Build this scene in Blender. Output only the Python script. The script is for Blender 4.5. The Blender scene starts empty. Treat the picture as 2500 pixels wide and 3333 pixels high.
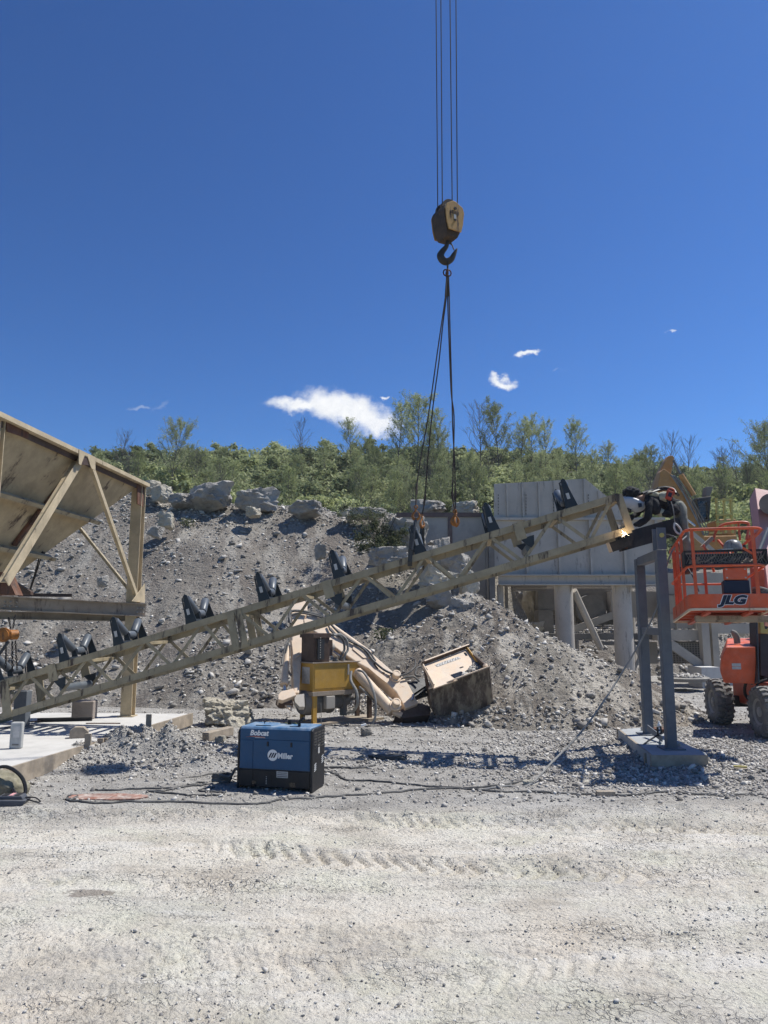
import bpy, math, random
import numpy as np
from mathutils import Vector, Matrix, noise as mnoise
random.seed(7); rng = np.random.default_rng(7)
SC = bpy.context.scene
COL = SC.collection
# ---------------------------------------------------------------- camera
FL = 2407.0; CX, CY = 1250.0, 1666.5; EYE = 2.05
PITCH = math.atan(363.5/FL)
_s, _c = math.sin(PITCH), math.cos(PITCH)
cam_d = bpy.data.cameras.new('camera'); cam = bpy.data.objects.new('camera', cam_d); COL.objects.link(cam)
cam_d.sensor_fit = 'VERTICAL'; cam_d.sensor_height = 36; cam_d.lens = 36*FL/3333.0
cam_d.clip_start = 0.1; cam_d.clip_end = 3000
cam.location = (0, 0, EYE); cam.rotation_euler = (math.pi/2+PITCH, 0, 0)
SC.camera = cam
# ---------------------------------------------------------------- sun, sky, exposure
SUNV = Vector((.54, .21, 1.0)).normalized()
ELEV = math.asin(SUNV.z); AZ = math.atan2(SUNV.x, SUNV.y)
sd = bpy.data.lights.new('sun', 'SUN'); so = bpy.data.objects.new('sun', sd); COL.objects.link(so)
sd.energy = 5.0; sd.angle = math.radians(.53); sd.color = (1, .975, .925)
so.rotation_euler = SUNV.to_track_quat('Z', 'Y').to_euler(); so.location = (20, 20, 40)
SC.view_settings.view_transform = 'Standard'; SC.view_settings.look = 'None'
SC.view_settings.gamma = 1; SC.view_settings.exposure = 0.13
W = bpy.data.worlds.new('World'); SC.world = W; W.use_nodes = True
nt = W.node_tree; nt.nodes.clear()
def N(nt, t, **k):
    n = nt.nodes.new(t)
    for a, b in k.items():
        if a == 'inp':
            for i, v in b.items(): n.inputs[i].default_value = v
        else: setattr(n, a, b)
    return n
def L(nt, a, b): nt.links.new(a, b)
def M(nt, op, a, b=None, c=None):
    n = nt.nodes.new('ShaderNodeMath'); n.operation = op
    for i, v in enumerate((a, b, c)):
        if v is None: continue
        if isinstance(v, (int, float)): n.inputs[i].default_value = v
        else: nt.links.new(v, n.inputs[i])
    return n.outputs[0]
def SS(nt, x, lo, hi):
    n = nt.nodes.new('ShaderNodeMapRange'); n.interpolation_type = 'SMOOTHSTEP'
    nt.links.new(x, n.inputs[0]); n.inputs[1].default_value = lo; n.inputs[2].default_value = hi
    return n.outputs[0]
def build_sky():
    sky = N(nt, 'ShaderNodeTexSky', sky_type='NISHITA', sun_disc=False, sun_elevation=ELEV, sun_rotation=AZ,
            altitude=300, air_density=1.0, dust_density=.45, ozone_density=3.0)
    hs = N(nt, 'ShaderNodeGamma', inp={1: 1.34}); L(nt, sky.outputs[0], hs.inputs['Color'])
    tint = N(nt, 'ShaderNodeMix', data_type='RGBA', blend_type='MULTIPLY'); tint.inputs[0].default_value = 1
    L(nt, hs.outputs[0], tint.inputs[6]); tint.inputs[7].default_value = (SKYT[0], SKYT[1], SKYT[2], 1)
    tc = N(nt, 'ShaderNodeTexCoord'); sp = N(nt, 'ShaderNodeSeparateXYZ'); L(nt, tc.outputs['Generated'], sp.inputs[0])
    yy = M(nt, 'MAXIMUM', sp.outputs[1], .05)
    a = M(nt, 'DIVIDE', sp.outputs[0], yy); b = M(nt, 'DIVIDE', sp.outputs[2], yy)
    cb = N(nt, 'ShaderNodeCombineXYZ'); L(nt, a, cb.inputs[0]); L(nt, b, cb.inputs[1])
    def nz(scale, det, off):
        n = N(nt, 'ShaderNodeTexNoise', inp={'Scale': scale, 'Detail': det, 'Roughness': .62})
        v = N(nt, 'ShaderNodeVectorMath', operation='ADD'); L(nt, cb.outputs[0], v.inputs[0]); v.inputs[1].default_value = (off, off*.7, off*.3)
        L(nt, v.outputs[0], n.inputs['Vector']); return n.outputs[0]
    n1 = nz(34, 8, 3.1); n2 = nz(34, 8, 9.7); n3 = nz(80, 9, 5.3)
    a2 = M(nt, 'ADD', a, M(nt, 'MULTIPLY', M(nt, 'SUBTRACT', n1, .5), .05))
    b2 = M(nt, 'ADD', b, M(nt, 'MULTIPLY', M(nt, 'SUBTRACT', n2, .5), .036))
    def ab(px, py):
        u = (px-CX)/FL; v = (CY-py)/FL; d = _c - v*_s
        return u/d, (_s+v*_c)/d
    tot = None
    for (px, py, rx, ry, rot, soft, amp) in CLOUDS:
        ca, cb_ = ab(px, py); rx /= FL; ry /= FL
        da = M(nt, 'SUBTRACT', a2, ca); db = M(nt, 'SUBTRACT', b2, cb_)
        r = math.radians(rot); cr, sr = math.cos(r), math.sin(r)
        e1 = M(nt, 'DIVIDE', M(nt, 'ADD', M(nt, 'MULTIPLY', da, cr), M(nt, 'MULTIPLY', db, sr)), rx)
        e2 = M(nt, 'DIVIDE', M(nt, 'SUBTRACT', M(nt, 'MULTIPLY', db, cr), M(nt, 'MULTIPLY', da, sr)), ry)
        d = M(nt, 'SQRT', M(nt, 'ADD', M(nt, 'MULTIPLY', e1, e1), M(nt, 'MULTIPLY', e2, e2)))
        d = M(nt, 'ADD', d, M(nt, 'MULTIPLY', M(nt, 'SUBTRACT', n3, .5), soft*.8))
        m = M(nt, 'MULTIPLY', M(nt, 'SUBTRACT', 1.0, SS(nt, d, .35, 1.2)), amp)
        tot = m if tot is None else M(nt, 'MAXIMUM', tot, m)
    tot = M(nt, 'MULTIPLY', tot, M(nt, 'GREATER_THAN', sp.outputs[1], .1))
    cc = N(nt, 'ShaderNodeMix', data_type='RGBA'); L(nt, n3, cc.inputs[0])
    cc.inputs[6].default_value = (7.2, 7.6, 8.3, 1); cc.inputs[7].default_value = (11, 11, 11, 1)
    mx = N(nt, 'ShaderNodeMix', data_type='RGBA'); L(nt, tot, mx.inputs[0]); L(nt, tint.outputs[2], mx.inputs[6]); L(nt, cc.outputs[2], mx.inputs[7])
    bg = N(nt, 'ShaderNodeBackground', inp={'Strength': .095}); L(nt, mx.outputs[2], bg.inputs[0])
    o = N(nt, 'ShaderNodeOutputWorld'); L(nt, bg.outputs[0], o.inputs[0])
SKYT = (.29, .475, .66)
CLOUDS = [(990, 1318, 120, 30, -4, .9, 1), (1075, 1318, 110, 58, -8, .9, 1), (1160, 1345, 140, 62, -14, .9, 1), (1225, 1378, 90, 42, -10, .9, .95),
          (1258, 1298, 18, 10, 0, .8, .8), (1640, 1245, 55, 20, -12, 1.0, .95), (1610, 1225, 26, 14, 0, 1.0, .8), (1718, 1151, 50, 11, 8, .9, .9),
          (2182, 1082, 22, 5, 10, .8, .6), (455, 1330, 38, 7, 3, 1.2, .22), (525, 1322, 26, 14, 40, 1.4, .10), (1815, 1208, 12, 6, 0, 1.2, .15)]
build_sky()
# ---------------------------------------------------------------- pixel -> world
def ray(px, py):
    u = (px-CX)/FL; v = (CY-py)/FL
    return Vector((u, _c - v*_s, _s + v*_c))
def P(px, py, Y):
    d = ray(px, py); t = Y/d.y
    return Vector((d.x*t, Y, EYE+d.z*t))
def G(px, py, z=0.0):
    d = ray(px, py); t = (z-EYE)/d.z
    return Vector((d.x*t, d.y*t, z))
def PL(px, py, p0, n):
    d = ray(px, py); o = Vector((0, 0, EYE)); t = (p0-o).dot(n)/d.dot(n)
    return o+d*t
# ---------------------------------------------------------------- objects
WL = {}
def wl(o): return WL.get(o.name, Vector((0, 0, 0)))
def tag(o, label=None, cat=None, group=None, kind=None):
    if label: o['label'] = label
    if cat: o['category'] = cat
    if group: o['group'] = group
    if kind: o['kind'] = kind
    return o
def thing(name, loc, label, cat, group=None):
    o = bpy.data.objects.new(name, None); COL.objects.link(o); o.location = loc; o.empty_display_size = .2
    WL[o.name] = Vector(loc); return tag(o, label, cat, group)
class MB:
    def __init__(s): s.v = []; s.f = []; s.m = []; s.cur = 0
    def add(s, vs, fs):
        b = len(s.v); s.v += [tuple(v) for v in vs]; s.f += [[b+i for i in f] for f in fs]; s.m += [s.cur]*len(fs); return s
    def box8(s, p):  # p: 8 corners, bottom ccw then top ccw
        return s.add(p, [(0, 3, 2, 1), (4, 5, 6, 7), (0, 1, 5, 4), (1, 2, 6, 5), (2, 3, 7, 6), (3, 0, 4, 7)])
    def box(s, fr, a0, a1, b0, b1, c0, c1):
        return s.box8([fr(a0, b0, c0), fr(a1, b0, c0), fr(a1, b1, c0), fr(a0, b1, c0), fr(a0, b0, c1), fr(a1, b0, c1), fr(a1, b1, c1), fr(a0, b1, c1)])
    def beam(s, p0, p1, w, h, up=(0, 0, 1), side=None):
        p0 = Vector(p0); p1 = Vector(p1); d = (p1-p0).normalized()
        if side is not None:
            x = Vector(side); x = (x-d*x.dot(d)).normalized(); y = d.cross(x)
        else:
            u = Vector(up)
            if abs(d.dot(u.normalized())) > .98: u = Vector((0, 1, 0))
            x = d.cross(u).normalized(); y = x.cross(d)
        x = x*(w/2); y = y*(h/2)
        return s.box8([p0-x-y, p0+x-y, p1+x-y, p1-x-y, p0-x+y, p0+x+y, p1+x+y, p1-x+y])
    def ibeam(s, p0, p1, w, h, t=.015, up=(0, 0, 1), side=None):
        p0 = Vector(p0); p1 = Vector(p1); d = (p1-p0).normalized()
        if side is not None:
            x = Vector(side); x = (x-d*x.dot(d)).normalized(); y = d.cross(x)
        else:
            u = Vector(up)
            if abs(d.dot(u.normalized())) > .98: u = Vector((0, 1, 0))
            x = d.cross(u).normalized(); y = x.cross(d)
        o = y*(h/2-t/2)
        s.beam(p0+o, p1+o, w, t, side=x); s.beam(p0-o, p1-o, w, t, side=x)
        return s.beam(p0, p1, t, h-2*t, side=x)
    def tube(s, pts, r, n=8, closed=False):
        pts = [Vector(p) for p in pts]; m = len(pts)
        rs = r if isinstance(r, (list, tuple)) else [r]*m
        vs = []; fs = []; x = None
        for i, p in enumerate(pts):
            if closed: d = pts[(i+1) % m]-pts[i-1]
            else: d = pts[min(i+1, m-1)]-pts[max(i-1, 0)]
            if d.length < 1e-9: d = Vector((0, 0, 1))
            d.normalize()
            if x is None:
                u = Vector((0, 0, 1)) if abs(d.z) < .9 else Vector((1, 0, 0)); x = d.cross(u).normalized()
            else:
                x = x-d*x.dot(d)
                if x.length < 1e-6: x = d.orthogonal()
                x.normalize()
            y = d.cross(x)
            for k in range(n):
                a = 2*math.pi*k/n; vs.append(p+(x*math.cos(a)+y*math.sin(a))*rs[i])
        for i in range(m-1 if not closed else m):
            j = (i+1) % m
            for k in range(n):
                fs.append((i*n+k, i*n+(k+1) % n, j*n+(k+1) % n, j*n+k))
        if not closed:
            fs.append(tuple(range(n-1, -1, -1))); fs.append(tuple((m-1)*n+k for k in range(n)))
        return s.add(vs, fs)
    def cyl(s, p0, p1, r, n=14, r2=None):
        return s.tube([p0, p1], [r, r if r2 is None else r2], n)
    def prism(s, poly, vec):
        m = len(poly); vec = Vector(vec); a = [Vector(p) for p in poly]; b = [p+vec for p in a]
        fs = [tuple(range(m-1, -1, -1)), tuple(range(m, 2*m))]+[(i, (i+1) % m, m+(i+1) % m, m+i) for i in range(m)]
        return s.add(a+b, fs)
    def lathe(s, p, ax, prof, n=20):
        ax = Vector(ax).normalized(); x = ax.orthogonal().normalized(); y = ax.cross(x); p = Vector(p)
        vs = []; fs = []; m = len(prof)
        for (h, r) in prof:
            for k in range(n):
                a = 2*math.pi*k/n; vs.append(p+ax*h+(x*math.cos(a)+y*math.sin(a))*r)
        for i in range(m-1):
            for k in range(n): fs.append((i*n+k, i*n+(k+1) % n, (i+1)*n+(k+1) % n, (i+1)*n+k))
        fs.append(tuple(range(n-1, -1, -1))); fs.append(tuple((m-1)*n+k for k in range(n)))
        return s.add(vs, fs)
    def build(s, name, mat, parent=None, smooth=False, bevel=0, fixn=True):
        me = bpy.data.meshes.new(name); vs = np.array(s.v, dtype=float)
        o3 = (vs.min(0)+vs.max(0))/2
        if parent is None: o3[2] = vs[:, 2].min()
        me.from_pydata([tuple(v) for v in (vs-o3)], [], s.f)
        mats = mat if isinstance(mat, (list, tuple)) else [mat]
        for m_ in mats: me.materials.append(m_)
        if len(mats) > 1: me.polygons.foreach_set('material_index', s.m)
        if fixn:
            import bmesh
            bm = bmesh.new(); bm.from_mesh(me); bmesh.ops.recalc_face_normals(bm, faces=bm.faces); bm.to_mesh(me); bm.free()
        if smooth:
            me.polygons.foreach_set('use_smooth', [True]*len(me.polygons))
            try: me.set_sharp_from_angle(angle=math.radians(38))
            except Exception: pass
        o = bpy.data.objects.new(name, me); COL.objects.link(o)
        loc = Vector(o3); WL[o.name] = loc.copy()
        if parent is not None:
            o.parent = parent; o.location = loc-wl(parent)
        else: o.location = loc
        if bevel:
            b = o.modifiers.new('bevel', 'BEVEL'); b.width = bevel; b.segments = 2; b.limit_method = 'ANGLE'
        return o
def frame(o, ex, ey, ez=(0, 0, 1)):
    o = Vector(o); ex = Vector(ex).normalized(); ey = Vector(ey).normalized(); ez = Vector(ez).normalized()
    return lambda a, b, c: o+ex*a+ey*b+ez*c
def copy_tree(o, parent=None):
    c = o.copy(); COL.objects.link(c); c.parent = parent
    for ch in o.children: copy_tree(ch, c)
    return c
def crv(pts, k=6):   # catmull-rom through points
    p = [Vector(q) for q in pts]; out = []
    for i in range(len(p)-1):
        a = p[max(i-1, 0)]; b = p[i]; c = p[i+1]; d = p[min(i+2, len(p)-1)]
        for j in range(k):
            t = j/k
            out.append(.5*((2*b)+(c-a)*t+(2*a-5*b+4*c-d)*t*t+(3*b-a-3*c+d)*t**3))
    out.append(p[-1]); return out
def text_mesh(name, body, size, fr, mat, parent, shear=0, bold=0, ext=.003, sx=1.0, group=None):
    cu = bpy.data.curves.new(name, 'FONT'); cu.body = body; cu.size = size; cu.shear = shear; cu.offset = bold; cu.extrude = ext
    cu.align_x = 'CENTER'; cu.align_y = 'CENTER'; cu.resolution_u = 3
    t = bpy.data.objects.new('tmp', cu); COL.objects.link(t)
    dg = bpy.context.evaluated_depsgraph_get(); me = t.evaluated_get(dg).to_mesh()
    mb = MB(); vs = [fr(v.co.x*sx, v.co.z, v.co.y) for v in me.vertices]; mb.add(vs, [tuple(p.vertices) for p in me.polygons])
    t.evaluated_get(dg).to_mesh_clear(); bpy.data.objects.remove(t)
    return mb.build(name, mat, parent, fixn=False)
# ---------------------------------------------------------------- materials
def new_mat(name):
    m = bpy.data.materials.new(name); m.use_nodes = True; t = m.node_tree
    b = t.nodes['Principled BSDF']; return m, t, b
def paint(name, col, rough=.55, metal=0.0, var=.18, scale=3.0, stain=None, stain_amt=.5, stain_scale=2.5, dust=.25, bump=.15, spec=.4, dustcol=(.44, .41, .355)):
    m, t, b = new_mat(name)
    tc = N(t, 'ShaderNodeTexCoord'); ge = N(t, 'ShaderNodeNewGeometry')
    pos = ge.outputs['Position']
    n1 = N(t, 'ShaderNodeTexNoise', inp={'Scale': scale, 'Detail': 8, 'Roughness': .65}); L(t, pos, n1.inputs['Vector'])
    r1 = N(t, 'ShaderNodeMix', data_type='RGBA'); L(t, SS(t, n1.outputs[0], .3, .7), r1.inputs[0])
    r1.inputs[6].default_value = (*[c*(1-var) for c in col], 1); r1.inputs[7].default_value = (*[min(1, c*(1+var)) for c in col], 1)
    cur = r1.outputs[2]
    if stain:
        mp = N(t, 'ShaderNodeMapping'); L(t, pos, mp.inputs[0]); mp.inputs['Scale'].default_value = (2.4, 2.4, .45)
        n2 = N(t, 'ShaderNodeTexNoise', inp={'Scale': stain_scale, 'Detail': 10, 'Roughness': .72}); L(t, mp.outputs[0], n2.inputs['Vector'])
        f = SS(t, n2.outputs[0], .72-stain_amt*.3, .80-stain_amt*.22)
        mx = N(t, 'ShaderNodeMix', data_type='RGBA'); L(t, f, mx.inputs[0]); L(t, cur, mx.inputs[6]); mx.inputs[7].default_value = (*stain, 1)
        cur = mx.outputs[2]
    if dust:
        n3 = N(t, 'ShaderNodeTexNoise', inp={'Scale': 1.7*scale, 'Detail': 9, 'Roughness': .7}); L(t, pos, n3.inputs['Vector'])
        sp = N(t, 'ShaderNodeSeparateXYZ'); L(t, ge.outputs['Normal'], sp.inputs[0])
        up = SS(t, sp.outputs[2], -.1, .9)
        f = M(t, 'MULTIPLY', M(t, 'ADD', M(t, 'MULTIPLY', up, .9), .35), M(t, 'MULTIPLY', SS(t, n3.outputs[0], .35, .75), dust))
        mx = N(t, 'ShaderNodeMix', data_type='RGBA'); L(t, f, mx.inputs[0]); L(t, cur, mx.inputs[6]); mx.inputs[7].default_value = (*dustcol, 1)
        cur = mx.outputs[2]
    L(t, cur, b.inputs['Base Color']); b.inputs['Metallic'].default_value = metal
    rr = N(t, 'ShaderNodeMapRange', inp={3: rough-.12, 4: min(1, rough+.15)}); L(t, n1.outputs[0], rr.inputs[0]); L(t, rr.outputs[0], b.inputs['Roughness'])
    b.inputs['Specular IOR Level'].default_value = spec
    if bump:
        n4 = N(t, 'ShaderNodeTexNoise', inp={'Scale': 22, 'Detail': 6, 'Roughness': .7}); L(t, pos, n4.inputs['Vector'])
        bp = N(t, 'ShaderNodeBump', inp={'Strength': bump, 'Distance': .02}); L(t, n4.outputs[0], bp.inputs['Height']); L(t, bp.outputs[0], b.inputs['Normal'])
    return m
def rockmat(name, cols, scale=1.5, rough=.92, island=False, bump=.6, bscale=6, bdist=.06):
    m, t, b = new_mat(name); ge = N(t, 'ShaderNodeNewGeometry'); pos = ge.outputs['Position']
    n1 = N(t, 'ShaderNodeTexNoise', inp={'Scale': scale, 'Detail': 10, 'Roughness': .7}); L(t, pos, n1.inputs['Vector'])
    fac = n1.outputs[0]
    if island:
        fac = M(t, 'ADD', M(t, 'MULTIPLY', ge.outputs['Random Per Island'], .75), M(t, 'MULTIPLY', n1.outputs[0], .3))
    cr = N(t, 'ShaderNodeValToRGB'); L(t, fac, cr.inputs[0]); el = cr.color_ramp.elements
    while len(el) < len(cols): el.new(.5)
    for i, (p, c) in enumerate(cols): el[i].position = p; el[i].color = (*c, 1)
    L(t, cr.outputs[0], b.inputs['Base Color']); b.inputs['Roughness'].default_value = rough; b.inputs['Specular IOR Level'].default_value = .2
    n2 = N(t, 'ShaderNodeTexNoise', inp={'Scale': bscale, 'Detail': 10, 'Roughness': .75}); L(t, pos, n2.inputs['Vector'])
    bp = N(t, 'ShaderNodeBump', inp={'Strength': bump, 'Distance': bdist}); L(t, n2.outputs[0], bp.inputs['Height']); L(t, bp.outputs[0], b.inputs['Normal'])
    return m
RUST = (.10, .045, .022); DRUST = (.045, .025, .018)
m_tan = paint('tan_paint', (.35, .285, .178), stain=(.045, .026, .018), stain_amt=.66, dust=.3, rough=.6)
m_tan2 = paint('hopper_tan_paint', (.48, .385, .245), stain=(.05, .03, .02), stain_amt=.50, dust=.25, rough=.62)
m_hplate = paint('hopper_plate_paint', (.40, .315, .195), stain=(.06, .035, .025), stain_amt=.60, stain_scale=1.3, dust=.1, rough=.7)
m_rusty = paint('rusted_steel', (.13, .055, .03), stain=(.05, .025, .018), stain_amt=.8, dust=.2, rough=.85)
m_beam = paint('weathered_steel_beam', (.34, .27, .20), stain=(.10, .065, .045), stain_amt=.6, dust=.4, rough=.7)
m_black = paint('black_steel', (.03, .032, .035), var=.3, dust=.12, rough=.5)
m_darkbeam = paint('dark_mill_steel', (.022, .020, .020), var=.6, stain=(.07, .045, .035), stain_amt=.5, dust=.08, rough=.6)
m_roller = paint('roller_grey', (.09, .105, .12), var=.08, dust=.15, rough=.38, bump=.03)
m_idler = paint('idler_black', (.018, .024, .030), var=.2, dust=.08, rough=.42, bump=.05)
m_grey = paint('frame_blue_grey', (.11, .125, .145), var=.15, stain=(.06, .07, .085), stain_amt=.4, dust=.2, rough=.55)
m_binm = paint('bin_grey_paint', (.475, .43, .37), var=.10, scale=1.2, stain=(.20, .18, .165), stain_amt=.55, dust=.4, rough=.75)
m_plant = paint('plant_grey_paint', (.38, .345, .295), var=.12, scale=1.2, stain=(.2, .19, .18), stain_amt=.4, dust=.5, rough=.8)
m_plantd = paint('plant_dark_grey', (.17, .16, .145), var=.2, scale=1.5, dust=.5, rough=.85)
m_conc = rockmat('concrete', [(.2, (.34, .33, .315)), (.5, (.56, .545, .51)), (.8, (.66, .64, .60))], scale=1.6, bump=.25, bscale=14, bdist=.02)
m_slabc = rockmat('slab_concrete', [(.2, (.40, .39, .36)), (.5, (.54, .52, .48)), (.8, (.62, .60, .56))], scale=2.2, bump=.2, bscale=14, bdist=.015)
m_wallc = rockmat('wall_concrete', [(.3, (.27, .25, .225)), (.5, (.42, .39, .345)), (.75, (.52, .485, .43))], scale=.9, bump=.15, bscale=10, bdist=.02)
m_wood = paint('formwork_wood', (.33, .27, .20), var=.25, scale=6, stain=(.22, .18, .14), stain_amt=.5, dust=.35, rough=.85)
m_orange = paint('lift_orange', (.66, .10, .025), var=.15, stain=(.26, .09, .05), stain_amt=.4, dust=.38, rough=.45)
m_red = paint('lift_red_orange', (.48, .075, .035), var=.15, stain=(.2, .07, .045), stain_amt=.4, dust=.35, rough=.45)
m_pink = paint('faded_boom_paint', (.56, .27, .23), var=.08, stain=(.45, .13, .07), stain_amt=.3, dust=.15, rough=.5)
m_tyre = paint('tyre_rubber', (.12, .115, .11), var=.25, dust=.9, rough=.9, bump=.3)
m_rim = paint('wheel_rim_paint', (.30, .28, .25), var=.15, dust=.5, rough=.7)
m_cream = paint('faded_cream_paint', (.70, .53, .37), var=.10, stain=(.40, .20, .09), stain_amt=.38, dust=.4, rough=.6, dustcol=(.6, .57, .5))
m_yellow = paint('machine_yellow', (.50, .28, .045), var=.12, stain=(.16, .09, .04), stain_amt=.35, dust=.3, rough=.55)
m_ochre = paint('excavator_ochre', (.44, .22, .06), var=.12, stain=(.16, .08, .04), stain_amt=.2, dust=.25, rough=.5)
m_brown = paint('brown_steel', (.075, .045, .032), var=.3, stain=(.15, .08, .05), stain_amt=.4, dust=.15, rough=.65)
m_bucket = paint('bucket_worn_steel', (.085, .062, .048), var=.5, scale=3.5, stain=(.24, .20, .145), stain_amt=.85, stain_scale=2.6, dust=.3, rough=.8)
m_chrome = paint('cylinder_rod', (.6, .6, .58), metal=.8, rough=.25, dust=.2, bump=0)
m_hose = paint('hose_rubber', (.06, .06, .06), var=.2, dust=.5, rough=.7)
m_hosel = paint('dusty_hose', (.22, .215, .2), var=.2, dust=.6, rough=.8)
m_rope = paint('wire_rope', (.022, .018, .016), var=.3, dust=.0, rough=.7)
m_sling = paint('sling_rope', (.05, .035, .028), var=.3, dust=.05, rough=.8)
m_blue = paint('welder_blue', (.007, .065, .155), var=.1, dust=.07, rough=.4, dustcol=(.4, .42, .42))
m_bluet = paint('welder_blue_top', (.04, .15, .30), var=.1, dust=.6, rough=.5, dustcol=(.5, .53, .52))
m_plastic = paint('black_plastic', (.010, .010, .012), var=.2, dust=.12, rough=.5, dustcol=(.22, .21, .2))
m_white = paint('white_decal', (.78, .78, .76), var=.04, dust=.1, rough=.5, bump=0)
m_navy = paint('dark_decal', (.012, .016, .035), var=.05, dust=.03, rough=.5, bump=0)
m_label = paint('label_grey', (.5, .48, .45), var=.15, scale=20, dust=.2, rough=.6, bump=0)
m_hook = paint('hook_yellow', (.34, .13, .025), var=.3, scale=8, stain=(.10, .05, .03), stain_amt=.6, stain_scale=8, dust=.0, rough=.6)
m_block = paint('block_yellow', (.50, .27, .08), var=.15, scale=6, stain=(.07, .035, .02), stain_amt=.75, stain_scale=3.5, dust=.0, rough=.6)
m_blockd = paint('block_dark', (.07, .045, .03), var=.4, scale=5, stain=(.28, .15, .06), stain_amt=.5, stain_scale=5, dust=0, rough=.7)
m_dhook = paint('dark_hook', (.045, .035, .028), var=.4, scale=6, dust=0, rough=.55)
m_jacket = paint('black_jacket', (.014, .015, .018), var=.4, scale=9, dust=.06, rough=.9, bump=.6)
m_khaki = paint('khaki_vest', (.40, .39, .29), var=.2, scale=9, dust=.05, rough=.9, bump=.5)
m_pants = paint('olive_trousers', (.20, .20, .165), var=.25, scale=7, dust=.15, rough=.95, bump=.6)
m_skin = paint('skin', (.45, .26, .18), var=.08, dust=0, rough=.6, bump=.05)
m_glove = paint('work_glove', (.38, .33, .27), var=.2, scale=15, dust=.1, rough=.9)
m_mask = paint('helmet_grey', (.50, .51, .52), var=.06, dust=.15, rough=.35, bump=.02)
m_glass = paint('dark_glass', (.01, .012, .014), var=.1, dust=.08, rough=.12, bump=0, spec=.6)
m_redpl = paint('red_plastic', (.50, .07, .03), var=.1, dust=.05, rough=.5)
m_yrail = paint('yellow_rail', (.50, .42, .12), var=.1, dust=.3, rough=.6)
m_cloth = paint('bag_canvas', (.20, .18, .12), var=.3, scale=8, dust=.3, rough=.95, bump=.6)
m_tool = paint('toolbox_grey', (.06, .068, .085), var=.15, dust=.15, rough=.5)
m_pinkl = paint('pink_label', (.65, .32, .32), var=.05, dust=.1, rough=.6)
m_lime = paint('cement_sack', (.40, .40, .38), var=.15, scale=6, stain=(.24, .24, .23), stain_amt=.5, dust=.3, rough=.9)
# ---------------------------------------------------------------- noise helpers
def _h(ix, iy, s):
    n = (ix*374761393+iy*668265263+s*974634777) & 0xffffffff
    n = ((n ^ (n >> 13))*1274126177) & 0xffffffff
    n = n ^ (n >> 16)
    return (n & 0xffffff)/float(0xffffff)
def vn(x, y, s=0):
    x = np.asarray(x, float); y = np.asarray(y, float)
    ix = np.floor(x).astype(np.int64); iy = np.floor(y).astype(np.int64); fx = x-ix; fy = y-iy
    fx = fx*fx*(3-2*fx); fy = fy*fy*(3-2*fy)
    a = _h(ix, iy, s); b = _h(ix+1, iy, s); c = _h(ix, iy+1, s); d = _h(ix+1, iy+1, s)
    return (a*(1-fx)+b*fx)*(1-fy)+(c*(1-fx)+d*fx)*fy
def fbm(x, y, s=0, o=4, g=.5):
    t = 0; a = 1; n = 0
    for i in range(o):
        t = t+a*(vn(x*2**i+13.7*i, y*2**i+7.3*i, s+i)-.5); n += a; a *= g
    return t/n*2
def sstep(x, a, b):
    t = np.clip((x-a)/(b-a), 0, 1); return t*t*(3-2*t)
def gauss(x, y, px, py, sx, sy, rot=0):
    g = G(px, py); dx = x-g.x; dy = y-g.y; c, s = math.cos(rot), math.sin(rot)
    u = (dx*c+dy*s)/sx; v = (-dx*s+dy*c)/sy
    return np.exp(-(u*u+v*v))
# tyre tracks: centre line from (x0,y0) to (x1,y1), half width w
TRACKS = [(G(640, 2762), G(2230, 2862), .24, .30), (G(1100, 2672), G(2560, 2712), .20, .30), (G(1500, 2640), G(2560, 2652), .15, .2), (G(300, 3120), G(1500, 3215), .26, .11), (G(1350, 3190), G(2560, 3010), .26, .12), (G(-80, 2880), G(900, 2905), .24, .10)]
def tracks(x, y):
    z = np.zeros_like(x)
    for (a, b, w, amp) in TRACKS:
        dx, dy = b.x-a.x, b.y-a.y; l = math.hypot(dx, dy); dx /= l; dy /= l
        s = (x-a.x)*dx+(y-a.y)*dy; t = -(x-a.x)*dy+(y-a.y)*dx
        s2 = s+.10*fbm(x*1.5, y*1.5, 5, 3); t2 = t+.06*fbm(x*2, y*2, 8, 3)
        m = (1-sstep(np.abs(t2), w*.85, w*1.1))*1.2*sstep(s, -.2, .6)*(1-sstep(s, l-.6, l+.2))*(.35+.65*sstep(fbm(x*.9, y*1.3, 31, 3), -.5, .0))
        ph = (s2+np.abs(t2)*.75)/.17
        lug = sstep(np.abs((ph % 1)-.5), .12, .24)
        z = z-m*amp*(.05+.11*(1-lug))
        z = z+amp*.05*np.exp(-((np.abs(t2)-w*1.2)/.06)**2)*sstep(s, -.2, .6)*(1-sstep(s, l-.6, l+.2))
    return z
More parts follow.
